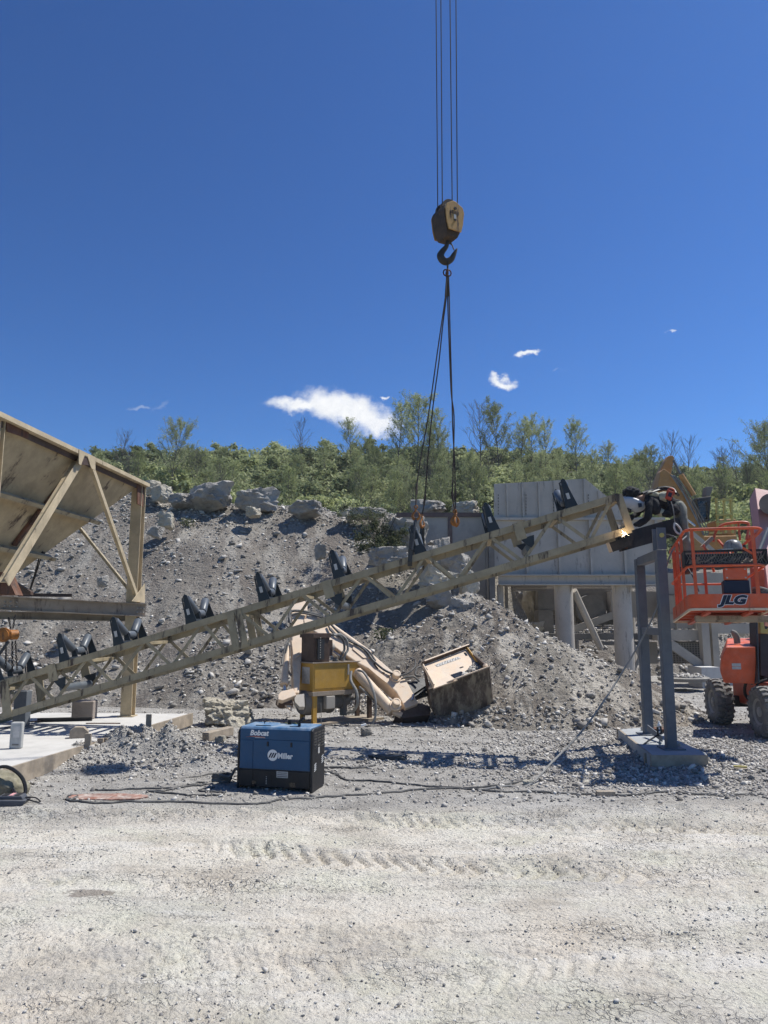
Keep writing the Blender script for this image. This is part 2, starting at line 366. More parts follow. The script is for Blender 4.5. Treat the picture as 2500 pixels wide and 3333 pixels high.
def z_flat(x, Y):
    x = np.asarray(x, float); Y = np.asarray(Y, float)
    z = .05*fbm(x*.35, Y*.35, 1, 3)+.016*fbm(x*2, Y*2, 2, 4)
    near = 1-sstep(Y, 8, 14)
    z = z+near*(.003+sstep(fbm(x*.7, Y*1.9, 35, 4), -.15, .35))*(.024*fbm(x*8, Y*11, 3, 4, .65)+.012*fbm(x*38, Y*46, 33, 2))+(1-near)*.02*fbm(x*5, Y*5, 4, 3)
    z = z+near*tracks(x, Y)
    # rough churned band between road and gravel
    rb = np.exp(-((Y-(8.35+.25*fbm(x*.5, x*0, 6, 2)))/.16)**2)
    z = z+rb*(.03+.06*fbm(x*5, Y*9, 7, 3))
    md = .22*gauss(x, Y, 440, 2440, .75, .8)+.26*gauss(x, Y, 560, 2475, .6, .35)+.16*gauss(x, Y, 690, 2500, .45, .22)+.16*gauss(x, Y, 330, 2470, .9, .55)
    z = z+md*(1+.9*fbm(x*3, Y*3, 9, 4))
    z = z+.13*gauss(x, Y, 100, 2512, 2.4, .5, .75)+.10*gauss(x, Y, 420, 2420, 1.6, .5, .75)
    pm = .09*gauss(x, Y, 2150, 2440, 1.5, 1.9)+.05*gauss(x, Y, 2330, 2500, 1.2, .7)
    z = z+pm*(1+.25*fbm(x*3, Y*3, 10, 3))
    z = z+.05*gauss(x, Y, 1100, 2490, 1.0, .12)*(1+fbm(x*6, Y*6, 12, 3))
    return z
def smin(a, b, k=.35):
    h = np.clip(.5+.5*(b-a)/k, 0, 1); return b*(1-h)+a*h-k*h*(1-h)
def z_bank(x, Y):
    x = np.asarray(x, float); Y = np.asarray(Y, float)
    foot = np.interp(x, [-30, -9, -4, -2, .5, 2, 4], [19.5, 19, 18.4, 18.7, 18.6, 17.8, 18.2])+.5*fbm(x*.5, Y*.2, 20, 3)
    slope = np.interp(x, [-10, -4, 0, 4], [.70, .65, .63, .60])
    H = np.interp(x, [-14, -9.4, -6.6, -4.2, -1.8, .6, 6], [7.7, 7.45, 6.9, 6.65, 6.45, 6.2, 5.4])+.12*fbm(x*.8, Y*.3, 21, 3)
    fr = (Y-foot)*slope
    side = (5.15-x)*1.05+.35*fbm(x*.9, Y*.9, 22, 3)
    za = smin(smin(fr, H), np.where(Y < 25.3, side, (5.9-x)*2.2))
    h2 = np.interp(x, [3, 6, 9], [5.4, 4.8, 4.7])
    zb = smin((Y-np.interp(x, [3, 5.8, 7.5], [25.6, 27.2, 30.0]))*.8+.4*fbm(x*.6, Y*.6, 23, 3), h2)
    zb = np.where(x > 2.5, zb, -1)
    z = np.maximum(za, zb)
    am = np.clip((z+.3)*.7, 0, 1)
    z = z+am*(.24*fbm(x*.55, Y*.55, 24, 4)+.07*fbm(x*3, Y*3, 25, 4))
    return np.maximum(z, -.35)
RIDGE = [(2.5, 20.8, 2.9), (3.42, 18.6, 1.98), (4.41, 18.0, 1.42), (5.35, 17.5, 1.05), (5.9, 17.1, .5), (6.5, 16.9, -.05)]
def z_pile(x, Y):
    x = np.asarray(x, float); Y = np.asarray(Y, float); z = np.full(x.shape, -9.)
    for (a, b) in zip(RIDGE[:-1], RIDGE[1:]):
        dx, dy = b[0]-a[0], b[1]-a[1]; l2 = dx*dx+dy*dy
        t = np.clip(((x-a[0])*dx+(Y-a[1])*dy)/l2, 0, 1)
        d = np.hypot(x-a[0]-t*dx, Y-a[1]-t*dy)
        z = np.maximum(z, a[2]+t*(b[2]-a[2])-.57*np.sqrt(d*d+.05)+.1)
    am = np.clip((z+.3)*1.2, 0, 1)
    ang = np.arctan2(Y-18.5, x-3.4)
    z = z+am*(.16*fbm(x*.9, Y*.9, 40, 3)+.10*fbm(x*2.6, Y*2.6, 41, 4)+.05*fbm(x*7, Y*7, 43, 3)+.06*fbm(ang*9, np.hypot(x, Y)*.3, 42, 3))
    return np.maximum(z, -.35)
def gz(x, Y):
    return float(max(z_flat(np.array([x]), np.array([Y]))[0], z_bank(np.array([x]), np.array([Y]))[0], z_pile(np.array([x]), np.array([Y]))[0]))
def z_hill(x, Y):
    x = np.asarray(x, float); Y = np.asarray(Y, float); a = x/Y
    top = np.interp(a, [-.6, -.45, -.3, -.1, .1, .3, .36, .5, .7], [.212, .220, .226, .226, .224, .213, .203, .200, .205])
    ztop = EYE+top*90
    z0 = 5.0
    t = np.clip((Y-42)/48, 0, 1)
    z = z0+(ztop-z0)*t+np.clip(Y-90, 0, 60)*.06
    return z+.5*fbm(x*.12, Y*.12, 50, 3)*np.clip(t*3, 0, 1)
def sheet(name, X, Yv, Z, mat, keep=None):
    ny, nx = Z.shape
    vs = np.stack([X.ravel(), Yv.ravel(), Z.ravel()], 1)
    idx = np.arange(ny*nx).reshape(ny, nx)
    q = np.stack([idx[:-1, :-1].ravel(), idx[:-1, 1:].ravel(), idx[1:, 1:].ravel(), idx[1:, :-1].ravel()], 1)
    if keep is not None:
        kk = keep.ravel(); q = q[kk[q].any(1)]
    me = bpy.data.meshes.new(name); me.vertices.add(len(vs)); me.vertices.foreach_set('co', vs.ravel())
    me.loops.add(q.size); me.loops.foreach_set('vertex_index', q.ravel()); me.polygons.add(len(q))
    me.polygons.foreach_set('loop_start', np.arange(0, q.size, 4)); me.polygons.foreach_set('loop_total', np.full(len(q), 4))
    me.update(calc_edges=True); me.polygons.foreach_set('use_smooth', [True]*len(q)); me.materials.append(mat)
    o = bpy.data.objects.new(name, me); COL.objects.link(o); return tag(o, kind='structure')
# ---------------------------------------------------------------- ground material
def ground_mat():
    m, t, b = new_mat('dusty_ground'); ge = N(t, 'ShaderNodeNewGeometry'); pos = ge.outputs['Position']
    sp = N(t, 'ShaderNodeSeparateXYZ'); L(t, pos, sp.inputs[0])
    def nz(sc, det=8, rough=.6, stretch=None, off=0):
        n = N(t, 'ShaderNodeTexNoise', inp={'Scale': sc, 'Detail': det, 'Roughness': rough})
        mp = N(t, 'ShaderNodeMapping'); L(t, pos, mp.inputs[0]); mp.inputs['Location'].default_value = (off, off*1.3, 0)
        if stretch: mp.inputs['Scale'].default_value = stretch
        L(t, mp.outputs[0], n.inputs['Vector']); return n.outputs[0]
    def ramp(f, cols):
        cr = N(t, 'ShaderNodeValToRGB'); L(t, f, cr.inputs[0]); el = cr.color_ramp.elements
        while len(el) < len(cols): el.new(.5)
        for i, (p, c) in enumerate(cols): el[i].position = p; el[i].color = (*c, 1)
        return cr.outputs[0]
    def mix(f, a, c, bt='MIX'):
        n = N(t, 'ShaderNodeMix', data_type='RGBA', blend_type=bt)
        if isinstance(f, float): n.inputs[0].default_value = f
        else: L(t, f, n.inputs[0])
        for i, v in ((6, a), (7, c)):
            if isinstance(v, tuple): n.inputs[i].default_value = (*v, 1)
            else: L(t, v, n.inputs[i])
        return n.outputs[2]
    # pale road dust (front) and grey crushed stone (behind)
    dust = ramp(nz(1.1, 10, .65), [(.25, (.47, .42, .34)), (.42, (.61, .56, .465)), (.55, (.71, .66, .56)), (.75, (.55, .50, .42))])
    tint = ramp(nz(.8, 5, .6, off=4), [(.30, (1.03, .985, .95)), (.5, (1, 1, 1)), (.66, (.975, 1.01, .95))])
    dust = mix(1.0, dust, tint, 'MULTIPLY')
    dust = mix(M(t, 'MULTIPLY', SS(t, nz(24, 7, .75), .52, .64), .6), dust, (.29, .265, .23))
    dust = mix(M(t, 'MULTIPLY', SS(t, nz(14, 8, .75, None, 6), .56, .66), .35), dust, (.74, .72, .67))
    dust = mix(M(t, 'MULTIPLY', SS(t, nz(.75, 6, .7, (.45, 1.6, 1), 9), .52, .68), .45), dust, (.36, .345, .33))
    dust = mix(M(t, 'MULTIPLY', SS(t, nz(1.5, 8, .72, (.4, 1.7, 1), 21), .53, .64), .40), dust, (.34, .31, .265))
    dust = mix(M(t, 'MULTIPLY', SS(t, nz(.9, 7, .7, (.4, 1.5, 1), 33), .53, .66), .45), dust, (.80, .765, .70))
    sg = G(285, 2915); dst = N(t, 'ShaderNodeVectorMath', operation='SUBTRACT'); L(t, pos, dst.inputs[0]); dst.inputs[1].default_value = (sg.x, sg.y, 0)
    dsc = N(t, 'ShaderNodeVectorMath', operation='MULTIPLY'); L(t, dst.outputs[0], dsc.inputs[0]); dsc.inputs[1].default_value = (4.5, 11, 0)
    dl = N(t, 'ShaderNodeVectorMath', operation='LENGTH'); L(t, dsc.outputs[0], dl.inputs[0])
    sm = M(t, 'SUBTRACT', 1.0, SS(t, M(t, 'ADD', dl.outputs['Value'], M(t, 'MULTIPLY', M(t, 'SUBTRACT', nz(9, 6, .7), .5), 3.5)), .6, 1.0))
    dust = mix(M(t, 'MULTIPLY', sm, .7), dust, (.20, .165, .135))
    grey = ramp(nz(2.2, 10, .7), [(.25, (.25, .232, .205)), (.45, (.355, .332, .295)), (.6, (.44, .415, .37)), (.8, (.57, .54, .48))])
    grey = mix(M(t, 'MULTIPLY', SS(t, nz(45, 4, .65, None, 3), .5, .64), .5), grey, (.14, .14, .145))
    grey = mix(M(t, 'MULTIPLY', SS(t, nz(.9, 6, .6, (.35, 1.5, 1), 2), .5, .66), .5), grey, (.50, .485, .45))
    edge = M(t, 'ADD', sp.outputs[1], M(t, 'MULTIPLY', M(t, 'SUBTRACT', nz(.7, 7, .7, (.5, 1, 1)), .5), 2.4))
    c = mix(SS(t, edge, 7.7, 9.2), dust, grey)
    CK = c
    b.inputs['Roughness'].default_value = .95; b.inputs['Specular IOR Level'].default_value = .12
    h = M(t, 'ADD', M(t, 'MULTIPLY', nz(7, 9, .72), .7), M(t, 'MULTIPLY', nz(30, 6, .7), .35))
    # thin cracks and flakes of the packed fines
    mpd = N(t, 'ShaderNodeVectorMath', operation='MULTIPLY_ADD'); ns = N(t, 'ShaderNodeTexNoise', inp={'Scale': 5, 'Detail': 5}); L(t, pos, ns.inputs['Vector'])
    L(t, ns.outputs[1], mpd.inputs[0]); mpd.inputs[1].default_value = (.35, .35, .35); L(t, pos, mpd.inputs[2])
    ve = N(t, 'ShaderNodeTexVoronoi', feature='DISTANCE_TO_EDGE', inp={'Scale': 11}); L(t, mpd.outputs[0], ve.inputs['Vector'])
    ck = M(t, 'MULTIPLY', M(t, 'SUBTRACT', 1.0, SS(t, ve.outputs[0], .0, .10)), SS(t, nz(1.3, 7, .7, (.55, 1.5, 1), 12), .49, .62))
    h = M(t, 'SUBTRACT', h, M(t, 'MULTIPLY', ck, .22))
    L(t, mix(M(t, 'MULTIPLY', ck, .38), CK, (.25, .225, .19)), b.inputs['Base Color'])
    vo = N(t, 'ShaderNodeTexVoronoi', inp={'Scale': 34}); L(t, pos, vo.inputs['Vector'])
    h = M(t, 'ADD', h, M(t, 'MULTIPLY', M(t, 'SUBTRACT', .5, vo.outputs[0]), .13))
    bp = N(t, 'ShaderNodeBump', inp={'Strength': 1.0, 'Distance': .07}); L(t, h, bp.inputs['Height']); L(t, bp.outputs[0], b.inputs['Normal'])
    return m
m_ground = ground_mat()
def bank_mat(name, base, light, dark, warm):
    m, t, b = new_mat(name); ge = N(t, 'ShaderNodeNewGeometry'); pos = ge.outputs['Position']
    def nz(sc, det=8, rough=.6, off=0, st=(1, 1, 1)):
        mp = N(t, 'ShaderNodeMapping'); L(t, pos, mp.inputs[0]); mp.inputs['Location'].default_value = (off, off, off); mp.inputs['Scale'].default_value = st
        n = N(t, 'ShaderNodeTexNoise', inp={'Scale': sc, 'Detail': det, 'Roughness': rough}); L(t, mp.outputs[0], n.inputs['Vector']); return n.outputs[0]
    def mix(f, a, c):
        n = N(t, 'ShaderNodeMix', data_type='RGBA'); L(t, f, n.inputs[0])
        for i, v in ((6, a), (7, c)):
            if isinstance(v, tuple): n.inputs[i].default_value = (*v, 1)
            else: L(t, v, n.inputs[i])
        return n.outputs[2]
    c = mix(SS(t, nz(.45, 6, .65), .35, .65), base, warm)
    c = mix(M(t, 'MULTIPLY', SS(t, nz(.8, 9, .72, 5, (1.8, .5, .5)), .47, .62), .8), c, light)
    c = mix(M(t, 'MULTIPLY', SS(t, nz(9, 8, .7, 2), .5, .66), .6), c, dark)
    c = mix(M(t, 'MULTIPLY', SS(t, nz(16, 6, .7, 8), .60, .70), .6), c, light)
    L(t, c, b.inputs['Base Color']); b.inputs['Roughness'].default_value = .95; b.inputs['Specular IOR Level'].default_value = .1
    vo = N(t, 'ShaderNodeTexVoronoi', inp={'Scale': 9}); L(t, pos, vo.inputs['Vector'])
    h = M(t, 'ADD', M(t, 'ADD', M(t, 'MULTIPLY', nz(3, 9, .72), 1.0), M(t, 'MULTIPLY', nz(12, 8, .72), .5)), M(t, 'MULTIPLY', M(t, 'SUBTRACT', .5, vo.outputs[0]), .25))
    bp = N(t, 'ShaderNodeBump', inp={'Strength': .85, 'Distance': .16}); L(t, h, bp.inputs['Height']); L(t, bp.outputs[0], b.inputs['Normal'])
    return m
m_bank = bank_mat('bank_gravel', (.305, .277, .236), (.46, .425, .365), (.145, .128, .108), (.222, .193, .164))
m_pile = bank_mat('pile_gravel', (.33, .30, .25), (.66, .605, .51), (.15, .134, .112), (.225, .19, .155))
m_hill = bank_mat('hill_soil', (.11, .12, .065), (.19, .175, .13), (.06, .07, .04), (.14, .14, .085))
# ---------------------------------------------------------------- ground, bank, pile, hill
us = np.linspace(-1.35, 1.35, 980); ys = 1.2*np.exp(np.linspace(0, math.log(170/1.2), 900))
U, Yg = np.meshgrid(us, ys); Xg = U*np.maximum(Yg, 4.0)
Zg = z_flat(Xg, Yg); Zg = np.where(Yg > 44, Zg-.3, Zg)
sheet('ground', Xg, Yg, Zg, m_ground)
far = MB(); far.add([(-1500, -40, -.75), (1500, -40, -.75), (1500, 2500, -.75), (-1500, 2500, -.75)], [(0, 1, 2, 3)])
tag(far.build('terrain', m_hill), kind='structure')
xs = np.arange(-34, 40, .1); yb = np.arange(16.5, 47, .1); Xb, Yb = np.meshgrid(xs, yb); Zb = z_bank(Xb, Yb)
sheet('gravel_bank_ground', Xb, Yb, Zb, m_bank, keep=Zb > -.3)
xp = np.arange(-2.5, 10, .05); yp = np.arange(12.5, 25, .05); Xp, Yp = np.meshgrid(xp, yp); Zp = z_pile(Xp, Yp)
sheet('gravel_pile_ground', Xp, Yp, Zp, m_pile, keep=Zp > -.3)
xh = np.arange(-110, 112, 1.2); yh = np.arange(42, 152, 1.2); Xh, Yh = np.meshgrid(xh, yh)
sheet('hillside', Xh, Yh, z_hill(Xh, Yh), m_hill)
# ---------------------------------------------------------------- loose stones (uncountable)
IC = None
def ico_verts():
    p = (1+5**.5)/2
    v = np.array([(-1, p, 0), (1, p, 0), (-1, -p, 0), (1, -p, 0), (0, -1, p), (0, 1, p), (0, -1, -p), (0, 1, -p), (p, 0, -1), (p, 0, 1), (-p, 0, -1), (-p, 0, 1)], float)
    f = np.array([(0, 11, 5), (0, 5, 1), (0, 1, 7), (0, 7, 10), (0, 10, 11), (1, 5, 9), (5, 11, 4), (11, 10, 2), (10, 7, 6), (7, 1, 8), (3, 9, 4), (3, 4, 2), (3, 2, 6), (3, 6, 8), (3, 8, 9), (4, 9, 5), (2, 4, 11), (6, 2, 10), (8, 6, 7), (9, 8, 1)])
    return v/np.linalg.norm(v[0]), f
CV = np.array([(-1, -1, -1), (1, -1, -1), (1, 1, -1), (-1, 1, -1), (-1, -1, 1), (1, -1, 1), (1, 1, 1), (-1, 1, 1)], float)*.62
CF = np.array([(0, 3, 2), (0, 2, 1), (4, 5, 6), (4, 6, 7), (0, 1, 5), (0, 5, 4), (1, 2, 6), (1, 6, 5), (2, 3, 7), (2, 7, 6), (3, 0, 4), (3, 4, 7)])
def stones(name, label, pts, sizes, mat, flat=.55, jit=.38, smallcube=True):
    n = len(pts); V, Fc = (CV, CF) if smallcube else ico_verts(); k = len(V)
    v = V[None]*(1+rng.uniform(-jit, jit, (n, k, 1)))+rng.uniform(-.18, .18, (n, k, 3))
    s = sizes[:, None]*np.stack([rng.uniform(.7, 1.5, n), rng.uniform(.6, 1.1, n), rng.uniform(flat*.6, flat*1.2, n)], 1)
    v = v*s[:, None, :]*.5
    a = rng.uniform(0, 2*np.pi, n); tl = rng.normal(0, .45, n); t2 = rng.normal(0, .35, n)
    ct, st = np.cos(tl)[:, None], np.sin(tl)[:, None]
    x, y, z = v[..., 0], v[..., 1], v[..., 2]; y, z = y*ct-z*st, y*st+z*ct
    ct, st = np.cos(t2)[:, None], np.sin(t2)[:, None]; x, z = x*ct-z*st, x*st+z*ct
    ca, sa = np.cos(a)[:, None], np.sin(a)[:, None]; x, y = x*ca-y*sa, x*sa+y*ca
    v = np.stack([x, y, z], -1)+pts[:, None, :]; v[..., 2] += (sizes*flat*.22)[:, None]
    f = (Fc[None]+(np.arange(n)*k)[:, None, None]).reshape(-1, 3)
    me = bpy.data.meshes.new(name); vv = v.reshape(-1, 3)
    me.vertices.add(len(vv)); me.vertices.foreach_set('co', vv.ravel()); me.loops.add(f.size); me.loops.foreach_set('vertex_index', f.ravel())
    me.polygons.add(len(f)); me.polygons.foreach_set('loop_start', np.arange(0, f.size, 3)); me.polygons.foreach_set('loop_total', np.full(len(f), 3))
    me.update(calc_edges=True); me.materials.append(mat)
    o = bpy.data.objects.new(name, me); COL.objects.link(o); return tag(o, label, 'gravel', kind='stuff')
def wgt_pts(n, fx, fy, zf, dens):
    x = rng.uniform(*fx, n*4); y = rng.uniform(*fy, n*4); d = dens(x, y); keep = rng.uniform(0, 1, n*4) < d
    x = x[keep][:n]; y = y[keep][:n]; z = zf(x, y); return np.stack([x, y, z], 1)
m_stone = rockmat('loose_stones', [(.1, (.18, .165, .145)), (.45, (.35, .325, .29)), (.7, (.51, .48, .43)), (.95, (.72, .68, .61))], island=True, bump=.3, bscale=25, bdist=.02)
m_stonel = rockmat('road_stones', [(.1, (.14, .135, .13)), (.4, (.36, .345, .32)), (.9, (.66, .63, .57))], island=True, bump=.3, bscale=25, bdist=.01)
m_stoneb = rockmat('bank_stones', [(.05, (.20, .185, .165)), (.5, (.35, .33, .295)), (.75, (.52, .49, .44)), (.98, (.78, .74, .67))], island=True, bump=.4, bscale=10, bdist=.03)
def lgn(n, m, s, lo, hi): return np.clip(rng.lognormal(math.log(m), s, n), lo, hi)
def d_bank(x, y):
    z = z_bank(x, y); return np.clip(.22+.9*sstep(fbm(x*.4, y*.4, 60, 3), -.2, .5)*sstep(z, -.1, .8)+.5*sstep(z, 5.2, 6.4), 0, 1)*(z > -.05)*(z < 8)*np.where(x > 6, (y > 26), 1)
p = wgt_pts(26000, (-20, 5.5), (17.5, 31), z_bank, d_bank)
stones('loose_stones', 'pale and grey shattered stones scattered over the gravel bank', p, lgn(len(p), .068, .55, .03, .34), m_stoneb, flat=.42)
p = wgt_pts(3500, (2.5, 22), (25.6, 34), z_bank, lambda x, y: (z_bank(x, y) > 0)*1.0)
stones('loose_stones', 'shattered stones on the far slope seen under the bin', p, lgn(len(p), .12, .6, .05, .5), m_stoneb, flat=.7)
p = wgt_pts(7000, (-1.5, 9), (13.5, 22), z_pile, lambda x, y: (z_pile(x, y) > .0)*(.3+.7*(z_pile(x, y) < .35)))
stones('loose_stones', 'small grey stones on the right hand gravel pile', p, lgn(len(p), .04, .6, .018, .2), m_stone, flat=.75)
def d_mid(x, y):
    a = gauss(x, y, 330, 2490, 1.6, .55)+gauss(x, y, 450, 2440, 1.2, 1.2)+gauss(x, y, 2200, 2520, 2.0, .9)+gauss(x, y, 2150, 2450, 2.0, 2.2)+.8*gauss(x, y, 1150, 2490, 1.6, .16)
    return np.clip(.10+1.2*a, 0, 1)
p = wgt_pts(34000, (-8.5, 9), (9.0, 18), z_flat, d_mid)
stones('loose_stones', 'crushed grey gravel spread around the slabs behind the road', p, lgn(len(p), .027, .45, .012, .11), m_stone, flat=.7)
p = wgt_pts(9000, (-12, 14), (8.7, 24), z_flat, lambda x, y: np.full(x.shape, .7))
stones('loose_stones', 'thin scatter of grey stones on the yard floor', p, lgn(len(p), .028, .5, .012, .13), m_stone, flat=.6)
def d_road(x, y): return np.clip(.25+.9*sstep(fbm(x*.8, y*1.3, 70, 3), .0, .5)+.9*np.exp(-((y-8.4)/.25)**2), 0, 1)
p = wgt_pts(30000, (-6.5, 6.5), (3.3, 9.2), z_flat, d_road)
stones('loose_stones', 'tiny stones and crumbs on the pale dusty road', p, lgn(len(p), .0085, .5, .004, .032), m_stonel, flat=.55)
p = wgt_pts(100, (-5, 5), (3.6, 8.8), z_flat, lambda x, y: np.full(x.shape, .8))
stones('loose_stones', 'scattered larger pebbles lying on the pale road', p, lgn(len(p), .028, .35, .015, .06), m_stone, flat=.7)
# ---------------------------------------------------------------- boulders
m_boul = rockmat('boulder_limestone', [(.25, (.20, .185, .16)), (.45, (.34, .315, .275)), (.6, (.47, .44, .39)), (.8, (.64, .60, .53))], scale=1.3, bump=1.0, bscale=4, bdist=.12)
m_bouly = rockmat('boulder_buff', [(.2, (.30, .26, .19)), (.45, (.52, .47, .37)), (.65, (.66, .62, .52)), (.85, (.72, .70, .64))], scale=1.6, bump=1.0, bscale=6, bdist=.1)
import bmesh
def boulder(name, c, size, seed, mat, label, cuts=9, rough=.10, sub=4, group=None, squash=(1, 1, 1), cat='boulder'):
    bm = bmesh.new(); bmesh.ops.create_icosphere(bm, subdivisions=sub, radius=1.0)
    r = random.Random(seed); pl = []
    for i in range(cuts):
        n = Vector((r.gauss(0, 1), r.gauss(0, 1), r.gauss(0, .8))).normalized(); pl.append((n, r.uniform(.72, .95)))
    for ax_ in ((1, 0, 0), (-1, 0, 0), (0, 1, 0), (0, -1, 0), (0, 0, -1)):
        n = (Vector(ax_)+Vector((r.gauss(0, .25), r.gauss(0, .25), r.gauss(0, .10)))).normalized(); pl.append((n, r.uniform(.60, .76)))
    pl.append((Vector((r.uniform(-.25, .25), r.uniform(-.25, .25), 1)).normalized(), r.uniform(.58, .72)))
    off = Vector((seed*3.1, seed*1.7, seed*.9))
    for v in bm.verts:
        d = v.co.normalized(); rad = 1.35
        for n, h in pl:
            dd = d.dot(n)
            if dd > .01: rad = min(rad, h/dd)
        q = d*2.2+off
        rad *= 1+rough*1.2*mnoise.noise(q)+rough*.9*mnoise.noise(q*2.7)+rough*.5*mnoise.noise(q*6)
        lay = math.sin((d.z*rad*6+2*mnoise.noise(q*.6))*3.0)*.022+.05*abs(mnoise.noise(q*3.3+Vector((9, 2, 4))))-.02; rad += lay
        v.co = d*rad
        v.co = Vector((v.co.x, v.co.y, v.co.z))
    S = Vector(size)/2
    for v in bm.verts: v.co = Vector((v.co.x*S.x/.78*squash[0], v.co.y*S.y/.78, v.co.z*S.z/.72))
    me = bpy.data.meshes.new(name); bm.to_mesh(me); bm.free(); me.materials.append(mat)
    me.polygons.foreach_set('use_smooth', [True]*len(me.polygons))
    try: me.set_sharp_from_angle(angle=math.radians(28))
    except Exception: pass
    o = bpy.data.objects.new(name, me); COL.objects.link(o); o.location = Vector(c)+Vector((0, 0, S.z*.75)); o.rotation_euler = (0, 0, r.uniform(-.5, .5))
    return tag(o, label, cat, group)
# px, py(bottom), Y, width px, height px, mat, label
BL = [(685, 1642, 28.2, 150, 75, 0, 'largest squared grey boulder on the bank crest with a flat top'),
      (830, 1650, 28.0, 125, 75, 0, 'cracked brownish boulder on the crest, second big one from the hopper'),
      (1000, 1672, 27.6, 112, 58, 0, 'pale block of rock on the crest between the cracked boulder and a small white one'),
      (1125, 1675, 27.4, 48, 32, 1, 'small white boulder on the crest beside the flat slab of rock'),
      (1200, 1682, 27.4, 110, 40, 0, 'flat layered slab of rock on the crest just above the bush'),
      (530, 1625, 28.5, 70, 55, 1, 'tilted white rock slab on the crest right beside the hopper post'),
      (590, 1640, 28.0, 80, 40, 0, 'wedge shaped pale rock leaning toward the largest boulder'),
      (500, 1600, 29.0, 60, 40, 1, 'bright broken rock seen just right of the hopper post'),
      (345, 1622, 29.3, 60, 40, 0, 'grey rock on the crest seen under the hopper plate'),
      (1390, 1668, 27.0, 115, 52, 0, 'grey peaked boulder behind the retaining wall below the sling'),
      (1515, 1668, 27.0, 95, 40, 1, 'pale long boulder behind the retaining wall next to the bin'),
      (540, 1710, 25.9, 58, 48, 1, 'pale pointed rock lying just below the bank crest'),
      (510, 1742, 25.2, 45, 30, 0, 'flat grey rock lying below the pale pointed rock'),
      (825, 1678, 26.9, 55, 30, 1, 'pale rock at the foot of the cracked brownish boulder'),
      (1320, 1785, 23.4, 150, 95, 0, 'big weathered rock face next to the bush at the wall'),
      (1430, 1830, 23.6, 70, 90, 0, 'upright dark slab of rock leaning against the wall'),
      (1385, 1850, 22.5, 95, 75, 0, 'striped grey rock beneath the slings behind the truss'),
      (1490, 1868, 22.8, 110, 75, 0, 'rounded grey rock under the wall behind the truss'),
      (1418, 1912, 21.6, 130, 62, 1, 'broad white topped boulder seen through the truss'),
      (1430, 1966, 20.9, 90, 62, 0, 'dark flat faced boulder just below the lower chord of the truss'),
      (1515, 1995, 20.4, 70, 45, 0, 'dark oval boulder half buried in the bank below the truss'),
      (1270, 1830, 22.0, 130, 60, 0, 'low dark rock at the foot of the bush'),
      (1525, 1920, 21.6, 60, 70, 1, 'narrow pale rock at the corner of the wall'),
      (1045, 1810, 22.0, 45, 40, 0, 'lone rounded grey rock in the middle of the bank'),
      (335, 1905, 21.0, 40, 30, 0, 'dark rock low on the bank behind the thin hopper brace'),
      (1715, 2080, 27.4, 110, 60, 0, 'pale rock under the bin at the foot of the rubble slope'),
      (1740, 2020, 28.6, 90, 110, 1, 'bright tall rock seen through the opening under the bin'),
      (1790, 2010, 29.0, 80, 60, 0, 'grey rock beside the first pillar seen under the bin'),
      (1700, 1985, 29.4, 70, 80, 0, 'grey rock high in the opening under the bin')]
def near_g(px, py, Y): # ground contact point along that pixel column
    q = P(px, py, Y); return Vector((q.x, q.y, gz(q.x, q.y)))
for i, (px, py, Y, w, h, k, lb) in enumerate(BL):
    a = P(px-w/2, py, Y); b = P(px+w/2, py, Y); wd = (b-a).length; hd = (P(px, py-h, Y)-P(px, py, Y)).z
    c = P(px, py, Y); c.z = c.z-hd*.08
    boulder('boulder', c, (wd*.92, wd*.8, hd*(1.0 if py < 1690 else 1.15)), 11+i*7, m_bouly if k else m_boul, lb, rough=.13)
g = G(738, 2360); boulder('boulder', (g.x, g.y+.3, g.z-.05), (1.0, .8, .62), 303, m_bouly, 'crumbly buff boulder on the yard floor left of the yellow power unit', cuts=5, rough=.2, sub=5)
g = G(1193, 2400); boulder('rock', (g.x, g.y, gz(g.x, g.y)-.02), (.2, .16, .18), 311, m_boul, 'small grey pointed rock on the ground in front of the power unit', cuts=6, rough=.1, sub=3, cat='rock')
g = G(1462, 2352); boulder('rock', (g.x, g.y, gz(g.x, g.y)-.02), (.16, .14, .16), 319, m_bouly, 'small white rock on the ground below the bucket', cuts=6, rough=.1, sub=3, cat='rock')
g = G(1717, 2553); boulder('rock', (g.x, g.y, gz(g.x, g.y)-.02), (.11, .10, .09), 321, m_bouly, 'white stone lying where the hanging cable meets the ground', cuts=6, rough=.1, sub=3, cat='rock')
g = G(715, 2420); boulder('rock', (g.x, g.y, gz(g.x, g.y)-.02), (.2, .16, .15), 322, m_bouly, 'white rock lying in front of the wooden log', cuts=6, rough=.1, sub=3, cat='rock')
g = G(1900, 2545); boulder('rock', (g.x, g.y, gz(g.x, g.y)-.02), (.2, .14, .05), 326, m_bouly, 'flat pale stone slab on the gravel below the right hand pad', cuts=6, rough=.1, sub=3, cat='rock')
